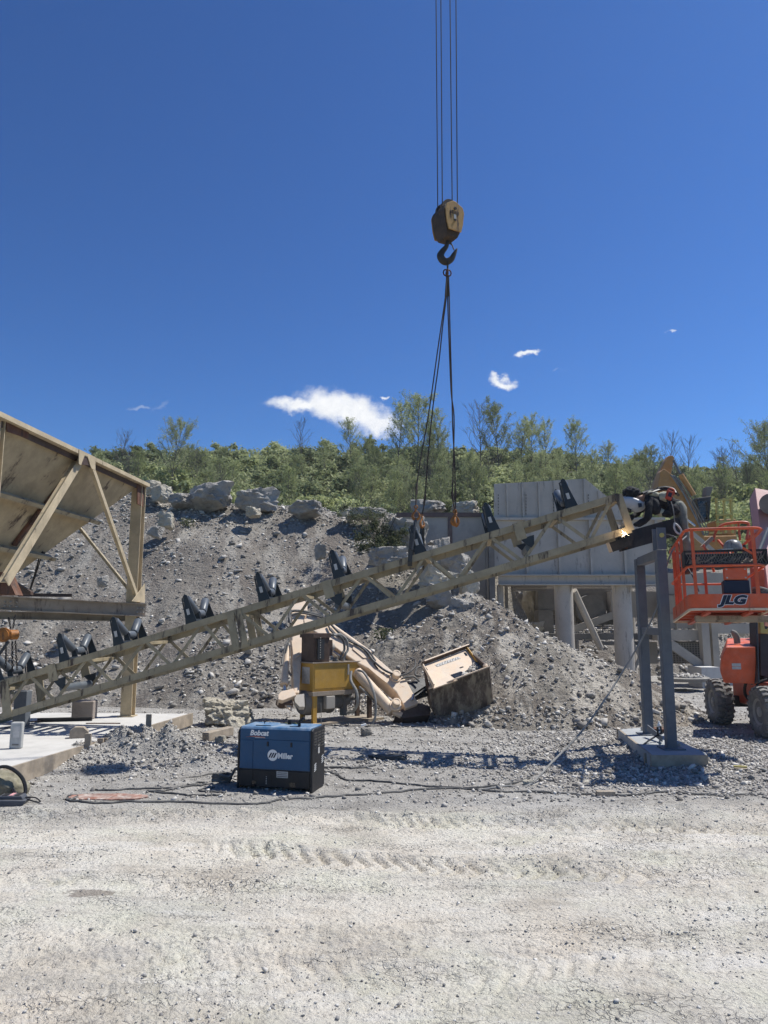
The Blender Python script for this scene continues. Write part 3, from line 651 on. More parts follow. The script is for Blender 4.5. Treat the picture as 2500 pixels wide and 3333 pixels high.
# ---------------------------------------------------------------- vegetation
def leafmat(name, c1, c2, c3):
    m, t, b = new_mat(name); ge = N(t, 'ShaderNodeNewGeometry'); oi = N(t, 'ShaderNodeObjectInfo')
    f = M(t, 'ADD', M(t, 'MULTIPLY', ge.outputs['Random Per Island'], .6), M(t, 'MULTIPLY', oi.outputs['Random'], .4))
    cr = N(t, 'ShaderNodeValToRGB'); L(t, f, cr.inputs[0]); el = cr.color_ramp.elements; el.new(.5)
    for i, (p, c) in enumerate(((.1, c1), (.5, c2), (.9, c3))): el[i].position = p; el[i].color = (*c, 1)
    L(t, cr.outputs[0], b.inputs['Base Color']); b.inputs['Roughness'].default_value = .7; b.inputs['Specular IOR Level'].default_value = .15
    tr = N(t, 'ShaderNodeBsdfTranslucent'); L(t, cr.outputs[0], tr.inputs[0])
    mx = N(t, 'ShaderNodeMixShader', inp={0: .38}); L(t, b.outputs[0], mx.inputs[1]); L(t, tr.outputs[0], mx.inputs[2])
    L(t, mx.outputs[0], t.nodes['Material Output'].inputs[0]); return m
m_leaf = leafmat('bush_leaves', (0.183, 0.213, 0.094), (0.305, 0.342, 0.160), (0.464, 0.488, 0.275))
m_leafd = leafmat('dark_leaves', (0.122, 0.159, 0.072), (0.207, 0.244, 0.116), (0.317, 0.348, 0.189))
m_leafy = leafmat('spring_leaves', (0.244, 0.287, 0.116), (0.390, 0.427, 0.189), (0.561, 0.586, 0.319))
m_bark = paint('bark', (.13, .115, .095), var=.25, dust=0, rough=.9, bump=0)
def leaf_mesh(name, cs, nrm, size, mat):
    n = len(cs)
    a = rng.normal(0, 1, (n, 3)); a = a-nrm*(a*nrm).sum(1, keepdims=True); a /= np.linalg.norm(a, axis=1, keepdims=True)+1e-9
    b = np.cross(nrm, a); s = size[:, None]
    v = np.stack([cs-a*s, cs-b*s*.55, cs+a*s, cs+b*s*.55], 1).reshape(-1, 3); f = np.arange(n*4)
    me = bpy.data.meshes.new(name); me.vertices.add(len(v)); me.vertices.foreach_set('co', v.ravel()); me.loops.add(n*4); me.loops.foreach_set('vertex_index', f)
    me.polygons.add(n); me.polygons.foreach_set('loop_start', np.arange(0, n*4, 4)); me.polygons.foreach_set('loop_total', np.full(n, 4))
    me.update(calc_edges=True); me.materials.append(mat); return me
def rdir(n):
    a = rng.normal(0, 1, (n, 3)); return a/np.linalg.norm(a, axis=1, keepdims=True)
def bush_data(seed, n, mat, nblob=22, leaf=.10, w=1.6, h=1.6):
    r = np.random.default_rng(seed); bl = []
    for i in range(nblob):
        a = r.uniform(0, 2*np.pi); d = r.uniform(0, 1)**.7*w; bl.append((math.cos(a)*d, math.sin(a)*d, r.uniform(.12, 1.0)*h*(1-.45*d/w), r.uniform(.16, .42)*w*.55))
    bl = np.array(bl); k = r.integers(0, nblob, n); d = rdir(n); rad = bl[k, 3]*np.abs(r.normal(.75, .38, n))
    c = bl[k, :3]+d*rad[:, None]*np.array([1.15, 1.15, .7])
    m = r.random(n) < .16      # loose sprigs
    c[m, 2] += np.abs(r.normal(0, .22, m.sum()))*h*.5; c[m, :2] *= 1.08
    nr = .5*d+rdir(n)+np.array([0, 0, .55]); nr /= np.linalg.norm(nr, axis=1, keepdims=True)
    ok = c[:, 2] > -.3
    return leaf_mesh('foliage', c[ok], nr[ok], r.uniform(.5, 1.35, ok.sum())*leaf, mat)
def tree_data(seed, ht, leafn, mat, lean=0, spread=.5, leaf=.07, depth=5, bare=False):
    r = random.Random(seed); mb = MB(); tips = []
    th0 = ht*.011; px_ = [Vector((0, 0, -.4))]; d = Vector((lean+r.gauss(0, .04), r.gauss(0, .04), 1)).normalized(); nseg = 9
    for i in range(nseg):
        d = (d+Vector((r.gauss(0, .05), r.gauss(0, .05), .03))).normalized(); px_.append(px_[-1]+d*((ht+.4)/nseg*.97))
    rad = [max(.022, th0*(1-i/(nseg+.3))**.8) for i in range(nseg+1)]; mb.tube(px_, rad, 6)
    def at(t):
        f = t*nseg; i = min(int(f), nseg-1); return px_[i].lerp(px_[i+1], f-i)
    nbr = r.randint(26, 34); a = r.uniform(0, 6)
    for j in range(nbr):
        t = .24+.74*(j+r.random())/nbr; a += 2.4+r.gauss(0, .4); p = at(t); env = math.sin(min(1, (1-t)/.76*1.25+.12)*1.7)**.8
        l = ht*spread*.80*max(.14, env)*r.uniform(.65, 1.15); el = r.uniform(.38, .85)+.35*t
        dd = Vector((math.cos(a)*math.cos(el), math.sin(a)*math.cos(el), math.sin(el))); q = p.copy(); pts = [q.copy()]
        for i in range(4):
            dd = (dd+Vector((r.gauss(0, .10), r.gauss(0, .10), .09))).normalized(); q = q+dd*(l/4); pts.append(q.copy())
        r0 = max(.02, rad[min(int(t*nseg), nseg)]*.55); mb.tube(pts, [r0, r0*.85, max(.014, r0*.65), .013, .010], 4)
        for k in range(9 if leafn == 0 else 7):
            s_ = r.uniform(.25, 1); i = min(int(s_*4), 3); b0 = pts[i].lerp(pts[i+1], s_*4-i); td_ = (dd+Vector((r.gauss(0, .55), r.gauss(0, .55), r.gauss(.1, .4)))).normalized(); tl = l*r.uniform(.14, .34)
            mb.tube([b0, b0+td_*tl*.5+Vector((0, 0, .02)), b0+td_*tl+Vector((0, 0, .05))], [.011, .009, .007], 3)
            for u in (.35, .6, .85, 1.0, 1.1): tips.append(b0+td_*tl*u)
        for u in pts[2:]: tips.append(u)
    me = bpy.data.meshes.new('trunk'); me.from_pydata(mb.v, [], mb.f); me.materials.append(m_bark)
    fm = None
    if leafn:
        T = np.array([tuple(t) for t in tips]); k = rng.integers(0, len(T), leafn); c = T[k]+rng.normal(0, .10, (leafn, 3))
        fm = leaf_mesh('crown', c, rdir(leafn), rng.uniform(.6, 1.3, leafn)*leaf, mat)
    return me, fm
BUSH = [(bush_data(100+i, 3200, (m_leaf, m_leafd, m_leafy, m_leaf, m_leafd, m_leafy)[i], leaf=.105), i) for i in range(6)]
TREES = {}
def tree(kind, px, ptop, Y, label, group=None, cat='tree', rz=0):
    x = P(px, ptop, Y).x; zb = float(z_hill(np.array([x]), np.array([Y]))[0]); zt = P(px, ptop, Y).z; h = zt-zb
    tm, fm, hh = TREES[kind]; s = h/hh
    root = bpy.data.objects.new(('bare_tree' if fm is None else 'spring_tree'), None); COL.objects.link(root)
    root.location = (x, Y, zb); root.rotation_euler = (0, 0, rz); root.scale = (s*.92, s*.92, s); root.empty_display_size = .3; tag(root, label, cat, group)
    t = bpy.data.objects.new('trunk', tm); COL.objects.link(t); t.parent = root
    if fm is not None:
        c = bpy.data.objects.new('crown', fm); COL.objects.link(c); c.parent = root
    return root
for i in range(4): TREES['s%d' % i] = (*tree_data(20+i, 7, 7500, m_leafy if i % 2 else m_leaf, spread=.54, leaf=.060), 7)
for i in range(3): TREES['b%d' % i] = (*tree_data(40+i, 7, 0, m_leafy, spread=.50), 7)
for i in range(3): TREES['t%d' % i] = (*tree_data(60+i, 7, 5200, m_leafy, spread=.40, leaf=.055), 7)
TREES['full'] = (*tree_data(80, 7, 8000, m_leaf, spread=.66, leaf=.055), 7)
TL = [('b0', 395, 1405, 76, 'bare thin tree rising above the hopper corner'), ('full', 570, 1385, 66, 'fullest spring tree left of the white cloud, above the bank'),
      ('s1', 455, 1470, 72, 'low leafy tree between the bare tree and the fullest tree'), ('s2', 635, 1455, 70, 'leafy tree leaning off the right of the fullest tree'),
      ('s0', 735, 1462, 78, 'small leafy tree on the skyline left of the white cloud'), ('b1', 985, 1372, 80, 'rounded bare tree standing directly under the white cloud'),
      ('t0', 1150, 1365, 78, 'slim thinly leaved tree in front of the right part of the cloud'), ('s3', 1205, 1430, 72, 'leafy tree just left of the twin tall trees'),
      ('t1', 1290, 1312, 72, 'left of the twin tall trees beside the white cloud'), ('s1', 1355, 1302, 74, 'right of the twin tall trees, crossed by the left sling'),
      ('t2', 1430, 1335, 74, 'tall tree on the skyline crossed by the right sling'), ('s0', 1400, 1400, 66, 'tree in the slope wood between the two slings'),
      ('b2', 1560, 1318, 76, 'slender bare tree, the tallest just right of the slings'), ('s2', 1620, 1335, 74, 'tall leafy tree above the left edge of the steel bin'),
      ('t0', 1690, 1368, 74, 'middle one of the leafy trees above the steel bin'), ('s3', 1720, 1372, 76, 'bushy topped tree above the middle of the steel bin'),
      ('t1', 1770, 1378, 78, 'narrow tree on the skyline above the steel bin, right of the bushy topped one'), ('s1', 1870, 1385, 76, 'lone feathery tree above the last idler of the truss'),
      ('s0', 1985, 1450, 74, 'leafy tree peeking over the skyline above the truss end'), ('b0', 2165, 1415, 72, 'broad bare tree behind the tip of the yellow excavator boom'),
      ('b1', 2240, 1430, 72, 'narrow bare tree right of the excavator boom tip'), ('b2', 2340, 1465, 72, 'bare tree above the yellow guard rail'),
      ('b0', 2390, 1450, 74, 'bare tree between the guard rail and the faded lift boom'), ('full', 2500, 1400, 62, 'leafy tree at the right edge above the faded lift boom'),
      ('s2', 2465, 1425, 66, 'loose leafy tree beside the one at the right edge'), ('t2', 1060, 1440, 74, 'slim young tree under the white cloud'),
      ('s3', 330, 1480, 72, 'low leafy tree half hidden by the hopper top')]
for i, (k, px, pt, Y, lb) in enumerate(TL): tree(k, px, pt, Y, lb, rz=i*1.3)
rr = random.Random(5)
for i in range(84):   # thin trunks that stand in the slope wood
    px = rr.choice([rr.uniform(1150, 2000), rr.uniform(1150, 1600), rr.uniform(250, 1100), rr.uniform(2050, 2500)]); Y = rr.uniform(52, 72); pt = 1545-(Y-50)*3.4+rr.uniform(-25, 35)
    tree(rr.choice(['t0', 't1', 't2', 's0', 's2', 'b0', 'b2']), px, pt, Y, 'slim spring tree growing within the wooded slope', 'slim trees within the wooded slope', rz=rr.uniform(0, 6))
nb = 0
while nb < 285:
    Y = rr.uniform(46, 91); a = rr.uniform(-.62, .60); x = a*Y
    z = float(z_hill(np.array([x]), np.array([Y]))[0])
    me, k = BUSH[rr.choice([0, 1, 2, 3, 4, 5, 0, 1, 4])]; o = bpy.data.objects.new('bush', me); COL.objects.link(o); o.location = (x, Y, z-.1); s = rr.uniform(.75, 1.55)*(.72+.28*Y/70)
    o.scale = (s*1.15, s*1.15, s*rr.uniform(.8, 1.15)); o.rotation_euler = (0, 0, rr.uniform(0, 6.28))
    tag(o, 'olive green spring bush in the scrub on the hillside', 'bush', 'bushes covering the hillside'); nb += 1
# undergrowth between them, uncountable
n = 150000; yy = rng.uniform(44, 93, n); xx = rng.uniform(-.66, .62, n)*yy; hgt = .2+1.5*np.clip(fbm(xx*.35, yy*.35, 90, 3)+.35, 0, 1)
zz = z_hill(xx, yy)+rng.uniform(0, 1, n)*hgt
nr = rdir(n)+np.array([0, -.2, .8]); nr /= np.linalg.norm(nr, axis=1, keepdims=True)
o = bpy.data.objects.new('undergrowth', leaf_mesh('undergrowth', np.stack([xx, yy, zz], 1), nr, rng.uniform(.10, .24, n), m_leaf)); COL.objects.link(o)
tag(o, 'tangled green undergrowth covering the hillside between the bushes', 'undergrowth', kind='stuff')
# bush on the bank by the wall
q = P(1235, 1800, 22.6)
root = thing('shrub', (q.x, q.y, q.z), 'grey green shrub on the bank next to the retaining wall', 'shrub')
m_sl = leafmat('shrub_leaves', (.06, .075, .04), (.12, .135, .07), (.26, .27, .18))
d = bpy.data.objects.new('foliage', bush_data(555, 7000, m_sl, nblob=34, leaf=.035, w=.85, h=1.1)); COL.objects.link(d); d.parent = root
tw = MB(); r2 = random.Random(4)
for i in range(26):
    a = r2.uniform(0, 6.28); e = Vector((math.cos(a)*r2.uniform(.2, .8), math.sin(a)*.5, r2.uniform(.7, 1.45)))
    tw.tube([q+Vector((0, 0, -.1)), q+e*.5+Vector((0, 0, .05)), q+e], [.014, .009, .005], 4)
tw.build('twigs', m_bark, root)
q = P(1180, 1700, 24.5)
root = thing('shrub', (q.x, q.y, q.z), 'wispy pale shrub on the bank crest left of the wall', 'shrub')
d = bpy.data.objects.new('foliage', bush_data(556, 2600, m_sl, nblob=30, leaf=.032, w=1.0, h=.9)); COL.objects.link(d); d.parent = root
for (px, py, Y, lb) in ((610, 1655, 26.8, 'tuft of dry weeds at the foot of the largest boulder'), (1250, 1880, 20.5, 'low weeds among the rocks under the shrub'), (1010, 2030, 19.6, 'single weed tuft on the bare bank above the excavator arm')):
    q = near_g(px, py, Y); n = 260; a = rng.uniform(0, 6.28, n); rad = rng.uniform(0, .35, n)
    c = np.stack([np.cos(a)*rad, np.sin(a)*rad, rng.uniform(0, .3, n)], 1)+np.array(q)
    w_ = thing('weed_tuft', q, lb, 'weed'); o = bpy.data.objects.new('foliage', leaf_mesh('foliage', c-np.array(q), rdir(n), rng.uniform(.02, .05, n), m_sl)); COL.objects.link(o); o.parent = w_
Z = Vector((0, 0, 1))
# ================================================================ conveyor truss
TA, TB = P(0, 2216, 13.0), P(2010, 1605, 11.8)
th = Vector((TB.x-TA.x, TB.y-TA.y, 0)).normalized(); tn = Vector((-th.y, th.x, 0))     # tn: away from the camera
TW = 1.02
def TP(px, py, off=0): return PL(px, py, TA+tn*off, tn)
def on_top(px): # point on the near top chord whose pixel column is px
    a, b = TA, TB
    f0, f1 = -.2, 1.2
    for _ in range(40):
        f = (f0+f1)/2; q = a+(b-a)*f
        r = (q.x)/((q.y)*_c+(q.z-EYE)*_s)*FL+CX
        if r < px: f0 = f
        else: f1 = f
    return a+(b-a)*f
bA, bB = TP(0, 2345), TP(2060, 1733)
def on_line(a, b, px):
    f0, f1 = -.2, 1.2
    for _ in range(40):
        f = (f0+f1)/2; q = a+(b-a)*f; r = (q.x)/((q.y)*_c+(q.z-EYE)*_s)*FL+CX
        if r < px: f0 = f
        else: f1 = f
    return a+(b-a)*f
CW = .11
td = (TB-TA).normalized(); tu = tn.cross(td); tu = tu if tu.z > 0 else -tu
topc = lambda px: on_line(TA, TB, px)-tu*CW/2
botc = lambda px: on_line(bA, bB, px)+tu*CW/2
conv = thing('conveyor_truss', (TA.x, TA.y, bA.z), 'long tan lattice conveyor frame sloping up to the right, hung over the yard', 'conveyor frame')
def angle(mb, p0, p1, w, t, out):   # angle iron: vertical leg w high facing out, horizontal leg pointing away from out
    d = (p1-p0).normalized(); o = Vector(out).normalized(); u = d.cross(o).normalized(); u = u if u.z > 0 else -u
    mb.beam(p0, p1, t, w, side=o)
    mb.beam(p0-o*(w/2+t/2)+u*(w/2-t/2), p1-o*(w/2+t/2)+u*(w/2-t/2), w, t, side=o)
for side in (0, 1):
    o = tn*(TW*side); out = -tn if side == 0 else tn
    mb = MB(); angle(mb, topc(-150)+o, topc(2010)+o, CW, .012, out); mb.build('top_chord', m_tan, conv)
    mb = MB(); angle(mb, botc(-150)+o, botc(2058)+o, CW, .012, out); mb.build('bottom_chord', m_tan, conv)
    tops = [-95, 92, 280, 468, 656, 775, 974, 1179, 1383, 1588, 1802, 1990]; bots = [0, 180, 370, 560, 735, 880, 1083, 1287, 1491, 1706, 1925]
    for i, b in enumerate(bots):
        mb = MB(); mb.beam(topc(tops[i])+o-out*.018, botc(b)+o-out*.018, .012, .055, side=tn); mb.build('brace', m_tan, conv)
        if i+1 < len(tops) and not (i == 4): mb = MB(); mb.beam(botc(b)+o-out*.034, topc(tops[i+1])+o-out*.034, .012, .05, side=tn); mb.build('brace', m_tan, conv)
# end panels and splice posts
for nm, a, b, w in (('end_post', topc(2010), botc(2055), .12), ('splice_post', topc(748), botc(772), .13), ('splice_post', topc(773), botc(800), .12), ('end_post', topc(12), botc(28), .16)):
    for s in (0, 1):
        o = tn*(TW*s); mb = MB(); mb.beam(a+o-tn*.01*(1-2*s)+tu*.03, b+o-tn*.01*(1-2*s)-tu*.02, .02, w, side=tn); mb.build(nm, m_tan, conv)
for px in (-60, 280, 468, 760, 974, 1179, 1383, 1588, 1802, 2000):
    mb = MB(); q = topc(px)-tu*.05; mb.beam(q+tn*.03, q+tn*(TW-.03), .07, .05); mb.build('cross_member', m_tan, conv)
for px in (30, 370, 770, 1083, 1491, 1925, 2040):
    mb = MB(); q = botc(px)+tu*.035; mb.beam(q+tn*.03, q+tn*(TW-.03), .06, .05); mb.build('cross_member', m_tan, conv)
for a, b, nm in ((1900, 1975, 'cleat_plate'), (150, 205, 'cleat_plate')):   # flat bars lying inside the top
    mb = MB(); mb.beam(topc(a)+tn*.45+tu*.0, topc(b)+tn*.45, .06, .03); mb.build(nm, m_tan2, conv)
# hanger plates and return rollers
for px, sc in ((168, 1), (1062, .95), (1683, .95)):
    for s in (0, 1):
        o = tn*(TW*s-.03+.06*s); mb = MB(); q = topc(px); mb.beam(q+o+tu*.07, q+o-tu*.22, .014, .16, side=tn); mb.build('hanger_plate', m_tan, conv)
    mb = MB(); q = topc(px+14)-tu*.34
    rr_ = None
    for s in (0, 1):
        mb = MB(); c = q+tn*(TW*s); mb.prism([c+td*(-.11)+tu*.14, c+td*.13+tu*.14, c+td*.09-tu*.0, c+td*.03-tu*.05, c-td*.02-tu*.0], tn*(.012 if s else -.012))
        rr_ = mb.build('return_bracket', m_idler, conv)
    mb = MB(); mb.cyl(q+tn*.06-tu*.03, q+tn*(TW-.06)-tu*.03, .065, 18); mb.build('roller', m_roller, rr_, smooth=True)
# troughing idlers
def idler(px, parent):
    q = on_line(TA, TB, px)+tu*.0
    fr = frame(q+tn*0, td, tn, tu)
    mb = MB(); mb.box(fr, -.07, .07, .0, TW, .012, .05)
    for b, s in ((.0, 1), (TW, -1)):   # tapered outer stands
        mb.prism([fr(-.10, b, .0), fr(.10, b, .0), fr(.055, b+s*.01, .30), fr(.035, b+s*.01, .47), fr(-.0, b+s*.01, .50), fr(-.035, b+s*.01, .47), fr(-.05, b+s*.01, .30)], tn*(.014*s))
        mb.tube([fr(.0, b+s*.01, .45), fr(-.065, b+s*.03, .44), fr(-.075, b+s*.04, .30), fr(-.09, b+s*.05, .05)], .012, 6)
    for b in (.355, .665):
        mb.prism([fr(-.055, b, .05), fr(.055, b, .05), fr(.035, b, .22), fr(-.035, b, .22)], tn*.012)
    st = mb.build('troughing_idler', m_idler, parent)
    for (b0, c0, b1, c1) in ((.385, .165, .648, .165), (.34, .20, .045, .425), (.68, .20, .975, .425)):
        a = fr(0, b0, c0); b = fr(0, b1, c1); d = (b-a).normalized()
        m2 = MB(); m2.lathe(a, d, [(0, .03), (.004, .062), (.02, .070), ((b-a).length-.02, .070), ((b-a).length-.004, .062), ((b-a).length, .03)], 20); m2.build('roller', m_roller, st, smooth=True)
    for (px_, ok) in ((1, 1),):
        m3 = MB(); m3.box(fr, -.03, .02, -.008, -.002, .14, .24); m3.build('maker_plate', m_label, st)
for px in (-5, 210, 386, 622, 860, 1104, 1368, 1608, 1862): idler(px, conv)
# ================================================================ dark mill beam welded on the truss end
b0, b1 = P(1985, 1780, 12.2), P(2212, 1702, 12.2)
mb = MB(); ax = (b1-b0).normalized(); mb.beam(P(2012, 1768, 12.2), P(2212, 1712, 12.2), .14, .29, up=(0, 0, 1))
mb.beam(P(1985, 1783, 12.12), P(2050, 1762, 12.12), .14, .16)
bm_o = mb.build('steel_beam', [m_darkbeam], None); tag(bm_o, 'black mill scaled steel beam being welded to the upper end of the truss', 'steel beam')
mb = MB(); mb.beam(P(2020, 1770, 12.12), P(2043, 1772, 12.12), .02, .14); mb.build('stiffener', m_rusty, bm_o)
mb = MB(); c = P(1982, 1783, 12.12); mb.beam(c, c+ax*.012, .145, .165); mb.build('cut_end', m_cream, bm_o)
# weld arc: gives off light
m, t, b = new_mat('weld_arc'); b.inputs['Base Color'].default_value = (1, .9, .7, 1); b.inputs['Emission Color'].default_value = (1, .80, .52, 1); b.inputs['Emission Strength'].default_value = 30; m_arc = m
m, t, b = new_mat('hot_metal'); b.inputs['Base Color'].default_value = (.6, .3, .1, 1); b.inputs['Emission Color'].default_value = (1, .45, .15, 1); b.inputs['Emission Strength'].default_value = 4; m_hot = m
A0 = P(2034, 1736, 11.72); mb = MB(); mb.lathe(A0-Vector((0, 0, .03)), (0, 0, 1), [(.015, .003), (.02, .010), (.03, .014), (.04, .010), (.045, .003)], 12)
rd = random.Random(3)
for i in range(9):
    d = Vector((rd.gauss(-.3, 1), rd.gauss(-.3, .7), rd.gauss(-.5, .9))).normalized(); l = rd.uniform(.02, .06); mb.beam(A0+d*.015, A0+d*(.015+l), .0009, .0009)
arc = mb.build('welding_arc', m_arc); tag(arc, 'glaring white welding arc at the joint of truss and dark beam', 'welding arc')
pl_ = bpy.data.lights.new('arc_light', 'POINT'); pl_.energy = 1.2; pl_.color = (1, .72, .42); pl_.shadow_soft_size = .03
plo = bpy.data.objects.new('arc_light', pl_); COL.objects.link(plo); plo.location = A0+Vector((-.02, -.10, .03))
# ================================================================ blue grey support frame and its pad
PR = G(2185, 2437, .20); PRt = P(2133, 1790, PR.y)
pt = Vector((tn.x, tn.y, 0)).normalized()
PLb = PR+pt*1.45; ztop = PRt.z
sf = thing('steel_gantry', PR, 'tall blue grey steel portal frame holding up the truss end', 'steel frame')
for base in (PR, PLb):
    mb = MB(); mb.beam(base, Vector((base.x-.0, base.y, ztop if base is PR else ztop-.02)), .15, .13, up=(0, 1, 0)); mb.build('post', m_grey, sf, bevel=.008)
    mb = MB(); mb.beam(base+Z*.002, base+Z*.02, .32, .32, up=(0, 1, 0)); mb.build('base_plate', m_grey, sf)
mb = MB(); a = Vector((PLb.x, PLb.y-.07, ztop-.07)); b = Vector((PR.x, PR.y+.07, ztop-.07)); mb.beam(a, b, .13, .14); mb.build('head_beam', m_grey, sf, bevel=.006)
zm = P(2120, 2055, (PR.y+PLb.y)/2).z; mb = MB(); mb.beam(Vector((PLb.x, PLb.y-.07, zm)), Vector((PR.x, PR.y+.07, zm)), .1, .11); mb.build('cross_rail', m_grey, sf, bevel=.006)
lug = Vector((PR.x, PR.y-.02, ztop)); mb = MB(); frl = frame(lug, (1, 0, 0), (0, 1, 0)); mb.box(frl, -.07, .07, .12, .14, .002, .34); mb.build('lug_plate', m_grey, sf); mb = MB(); mb.box(frl, -.07, .07, -.07, -.05, .002, .34); lg = mb.build('lug_plate', m_grey, sf)
mb = MB(); mb.cyl(frl(0, -.095, .22), frl(0, -.07, .22), .035, 12); mb.build('bolt', m_yrail, lg)
# pad
pc = [G(1985, 2358, .0), G(2250, 2358, 0), G(2310, 2450, 0), G(2300, 2487, 0), G(2140, 2487, 0), G(2095, 2440, 0)]
padz = .20
def padp(px, py): g = G(px, py, padz); return Vector((g.x, g.y, 0))
pp = [padp(2012, 2375), padp(2090, 2368), padp(2150, 2385), padp(2300, 2452), padp(2300, 2458), padp(2115, 2458), padp(2088, 2436)]
mb = MB(); mb.prism([v+Z*-.1 for v in pp], Z*(padz+.1)); pad = mb.build('concrete_pad', rockmat('pad_concrete', [(.25, (.27, .285, .29)), (.5, (.37, .38, .375)), (.8, (.46, .46, .44))], scale=2.5, bump=.2, bscale=14, bdist=.015))
tag(pad, 'small raised grey concrete pad under the blue grey frame', 'concrete pad')
for i in (4, 5, 6):
    a = pp[i]; b = pp[(i+1) % 7]; d = (b-a).normalized(); nn = Vector((d.y, -d.x, 0)); nn = nn if nn.y < 0 or i == 6 and nn.x < 0 else -nn
    mb = MB(); mb.beam(a+nn*.022+Z*.085, b+nn*.022+Z*.085, .035, .24, up=Z); mb.build('form_board', m_wood, pad)
for px, py in ((2112, 2470), (2075, 2430), (2040, 2400), (2020, 2388)):
    g = G(px, py, .1); mb = MB(); mb.beam(Vector((g.x-.04, g.y-.04, -.1)), Vector((g.x-.04, g.y-.04, .19)), .08, .04, up=(0, 1, 0)); mb.build('form_stake', m_wood, pad)
for (px, py) in ((2212, 2432), (2148, 2425), (2090, 2378), (2125, 2390)):
    g = G(px, py, padz); mb = MB(); mb.cyl(g, g+Z*.07, .014, 6); mb.cyl(g+Z*.02, g+Z*.04, .028, 6); mb.build('anchor_bolt', m_plant, pad)
# clamp, scrap plate and bottle on the pad
g = G(2150, 2415, padz); mb = MB(); mb.tube([P(2085, 2432, g.y-.3), P(2110, 2412, g.y-.15), P(2135, 2396, g.y), P(2158, 2385, g.y+.05)], .014, 6)
mb.tube([P(2142, 2395, g.y), P(2140, 2367, g.y), P(2150, 2364, g.y), P(2153, 2384, g.y), P(2142, 2395, g.y)], .016, 6)
tag(mb.build('bar_clamp', m_plastic), 'black bar clamp with looped handle lying on the grey pad', 'clamp')
g0, g1 = P(2108, 2368, 12.6), P(2155, 2405, 12.0); mb = MB(); mb.beam(g0, g1, .02, .09); tag(mb.build('steel_flat', m_grey), 'short grey steel flat propped between the posts on the pad', 'steel flat')
g = G(2146, 2378, padz); g = Vector((P(2146, 2370, 12.9).x, 12.9, padz)); mb = MB(); mb.lathe(g, Z, [(0, .033), (.01, .037), (.15, .037), (.19, .02), (.2, .015), (.22, .015)], 14); bt = mb.build('bottle', m_white, smooth=True); tag(bt, 'white plastic bottle standing between the posts of the blue grey frame', 'bottle')
mb = MB(); mb.lathe(g+Z*.06, Z, [(0, .0385), (.03, .0385)], 14); mb.build('bottle_label', m_blue, bt, smooth=True)
# ================================================================ hopper
HL, HR = P(0, 1350, 9.9), P(475, 1575, 15.05)
hd = Vector((HR.x-HL.x, HR.y-HL.y, 0)).normalized(); hn = Vector((-hd.y, hd.x, 0))   # hn points to -x (into the hopper)
def HP(px, py, off=0): return PL(px, py, HL+hn*off, hn)
hop = thing('hopper', (HR.x, HR.y, .25), 'big tan steel hopper on legs at the left edge, seen from below', 'hopper')
zt = HR.z
pr = HR-hd*.1-Z*.05+hn*.1
mb = MB(); mb.ibeam(Vector((pr.x, pr.y, .25)), Vector((pr.x, pr.y, zt-.02)), .22, .2, .018, side=hn); mb.build('leg', m_tan2, hop)
mb = MB(); mb.beam(Vector((pr.x, pr.y, .252)), Vector((pr.x, pr.y, .27)), .3, .3, up=(0, 1, 0)); mb.build('base_plate', m_tan2, hop)
plf = HP(9, 1380)+hn*.06; mb = MB(); mb.ibeam(Vector((plf.x, plf.y, HP(9, 1938).z)), Vector((plf.x, plf.y, zt-.02)), .13, .12, .014, side=hn); mb.build('upright', m_tan2, hop)
# top rail (continues out of the picture toward the camera)
a = HL-hd*1.2; a.z = zt; mb = MB(); mb.beam(a-Z*.035-hn*.02, HR-Z*.035-hn*.02, .14, .07); mb.build('top_rail', m_tan2, hop)
mb = MB(); mb.beam(a-Z*.115+hn*.03, HR-Z*.115+hn*.03, .02, .09, side=hn); mb.build('rusty_seam', m_brown, hop)
# inclined plates
A_ = HR-hd*.25-Z*.10+hn*.05; B_ = a-Z*.10+hn*.05
C_ = P(50, 1870, 13.0); D_ = P(-80, 1870, 11.9); D_.z = C_.z
nrm = (B_-A_).cross(C_-A_).normalized(); nrm = nrm if nrm.x > 0 else -nrm
def slab4(mb, q, th_): return mb.prism(q, th_)
mb = MB(); mb.prism([A_, B_, D_, C_], -nrm*.02); mb.build('bin_plate', m_hplate, hop)
W2 = 3.4; A2 = A_+hn*W2; B2 = B_+hn*W2; C2 = C_+hn*.7; D2 = D_+hn*.7
for q in ([A_, C_, C2, A2], [A2, C2, D2, B2], [B_, B2, D2, D_]):
    n2 = (q[1]-q[0]).cross(q[2]-q[0]).normalized(); mid = sum(q, Vector())/4; cen = (A_+B_+A2+B2)/4
    n2 = n2 if n2.dot(cen-mid) > 0 else -n2
    mb = MB(); mb.prism(q, n2*.02); mb.build('bin_plate', m_hplate, hop)
for q0, q1 in ((A2, B2), (A_, A2)):
    mb = MB(); mb.beam(Vector((q0.x, q0.y, zt-.05)), Vector((q1.x, q1.y, zt-.05)), .16, .12); mb.build('top_rail', m_tan2, hop)
def PP(px, py, off=0): return PL(px, py, A_+nrm*off, nrm)
for (x0, y0, x1, y1, w) in ((-40, 1586, 305, 1688, .16), (-40, 1764, 160, 1806, .15)):
    mb = MB(); p0, p1 = PP(x0, y0), PP(x1, y1); mb.beam(p0+nrm*w*.5, p1+nrm*w*.5, .02, w, up=nrm)
    mb.beam(p0+nrm*(w+.008), p1+nrm*(w+.008), .07, .016, up=nrm); mb.build('stiffener_rib', m_binm if 0 else m_tan, hop)
mb = MB(); mb.beam(PP(262, 1500, .03), PP(150, 1640, .03), .10, .05, up=nrm); mb.build('plate_joint', m_rusty, hop)
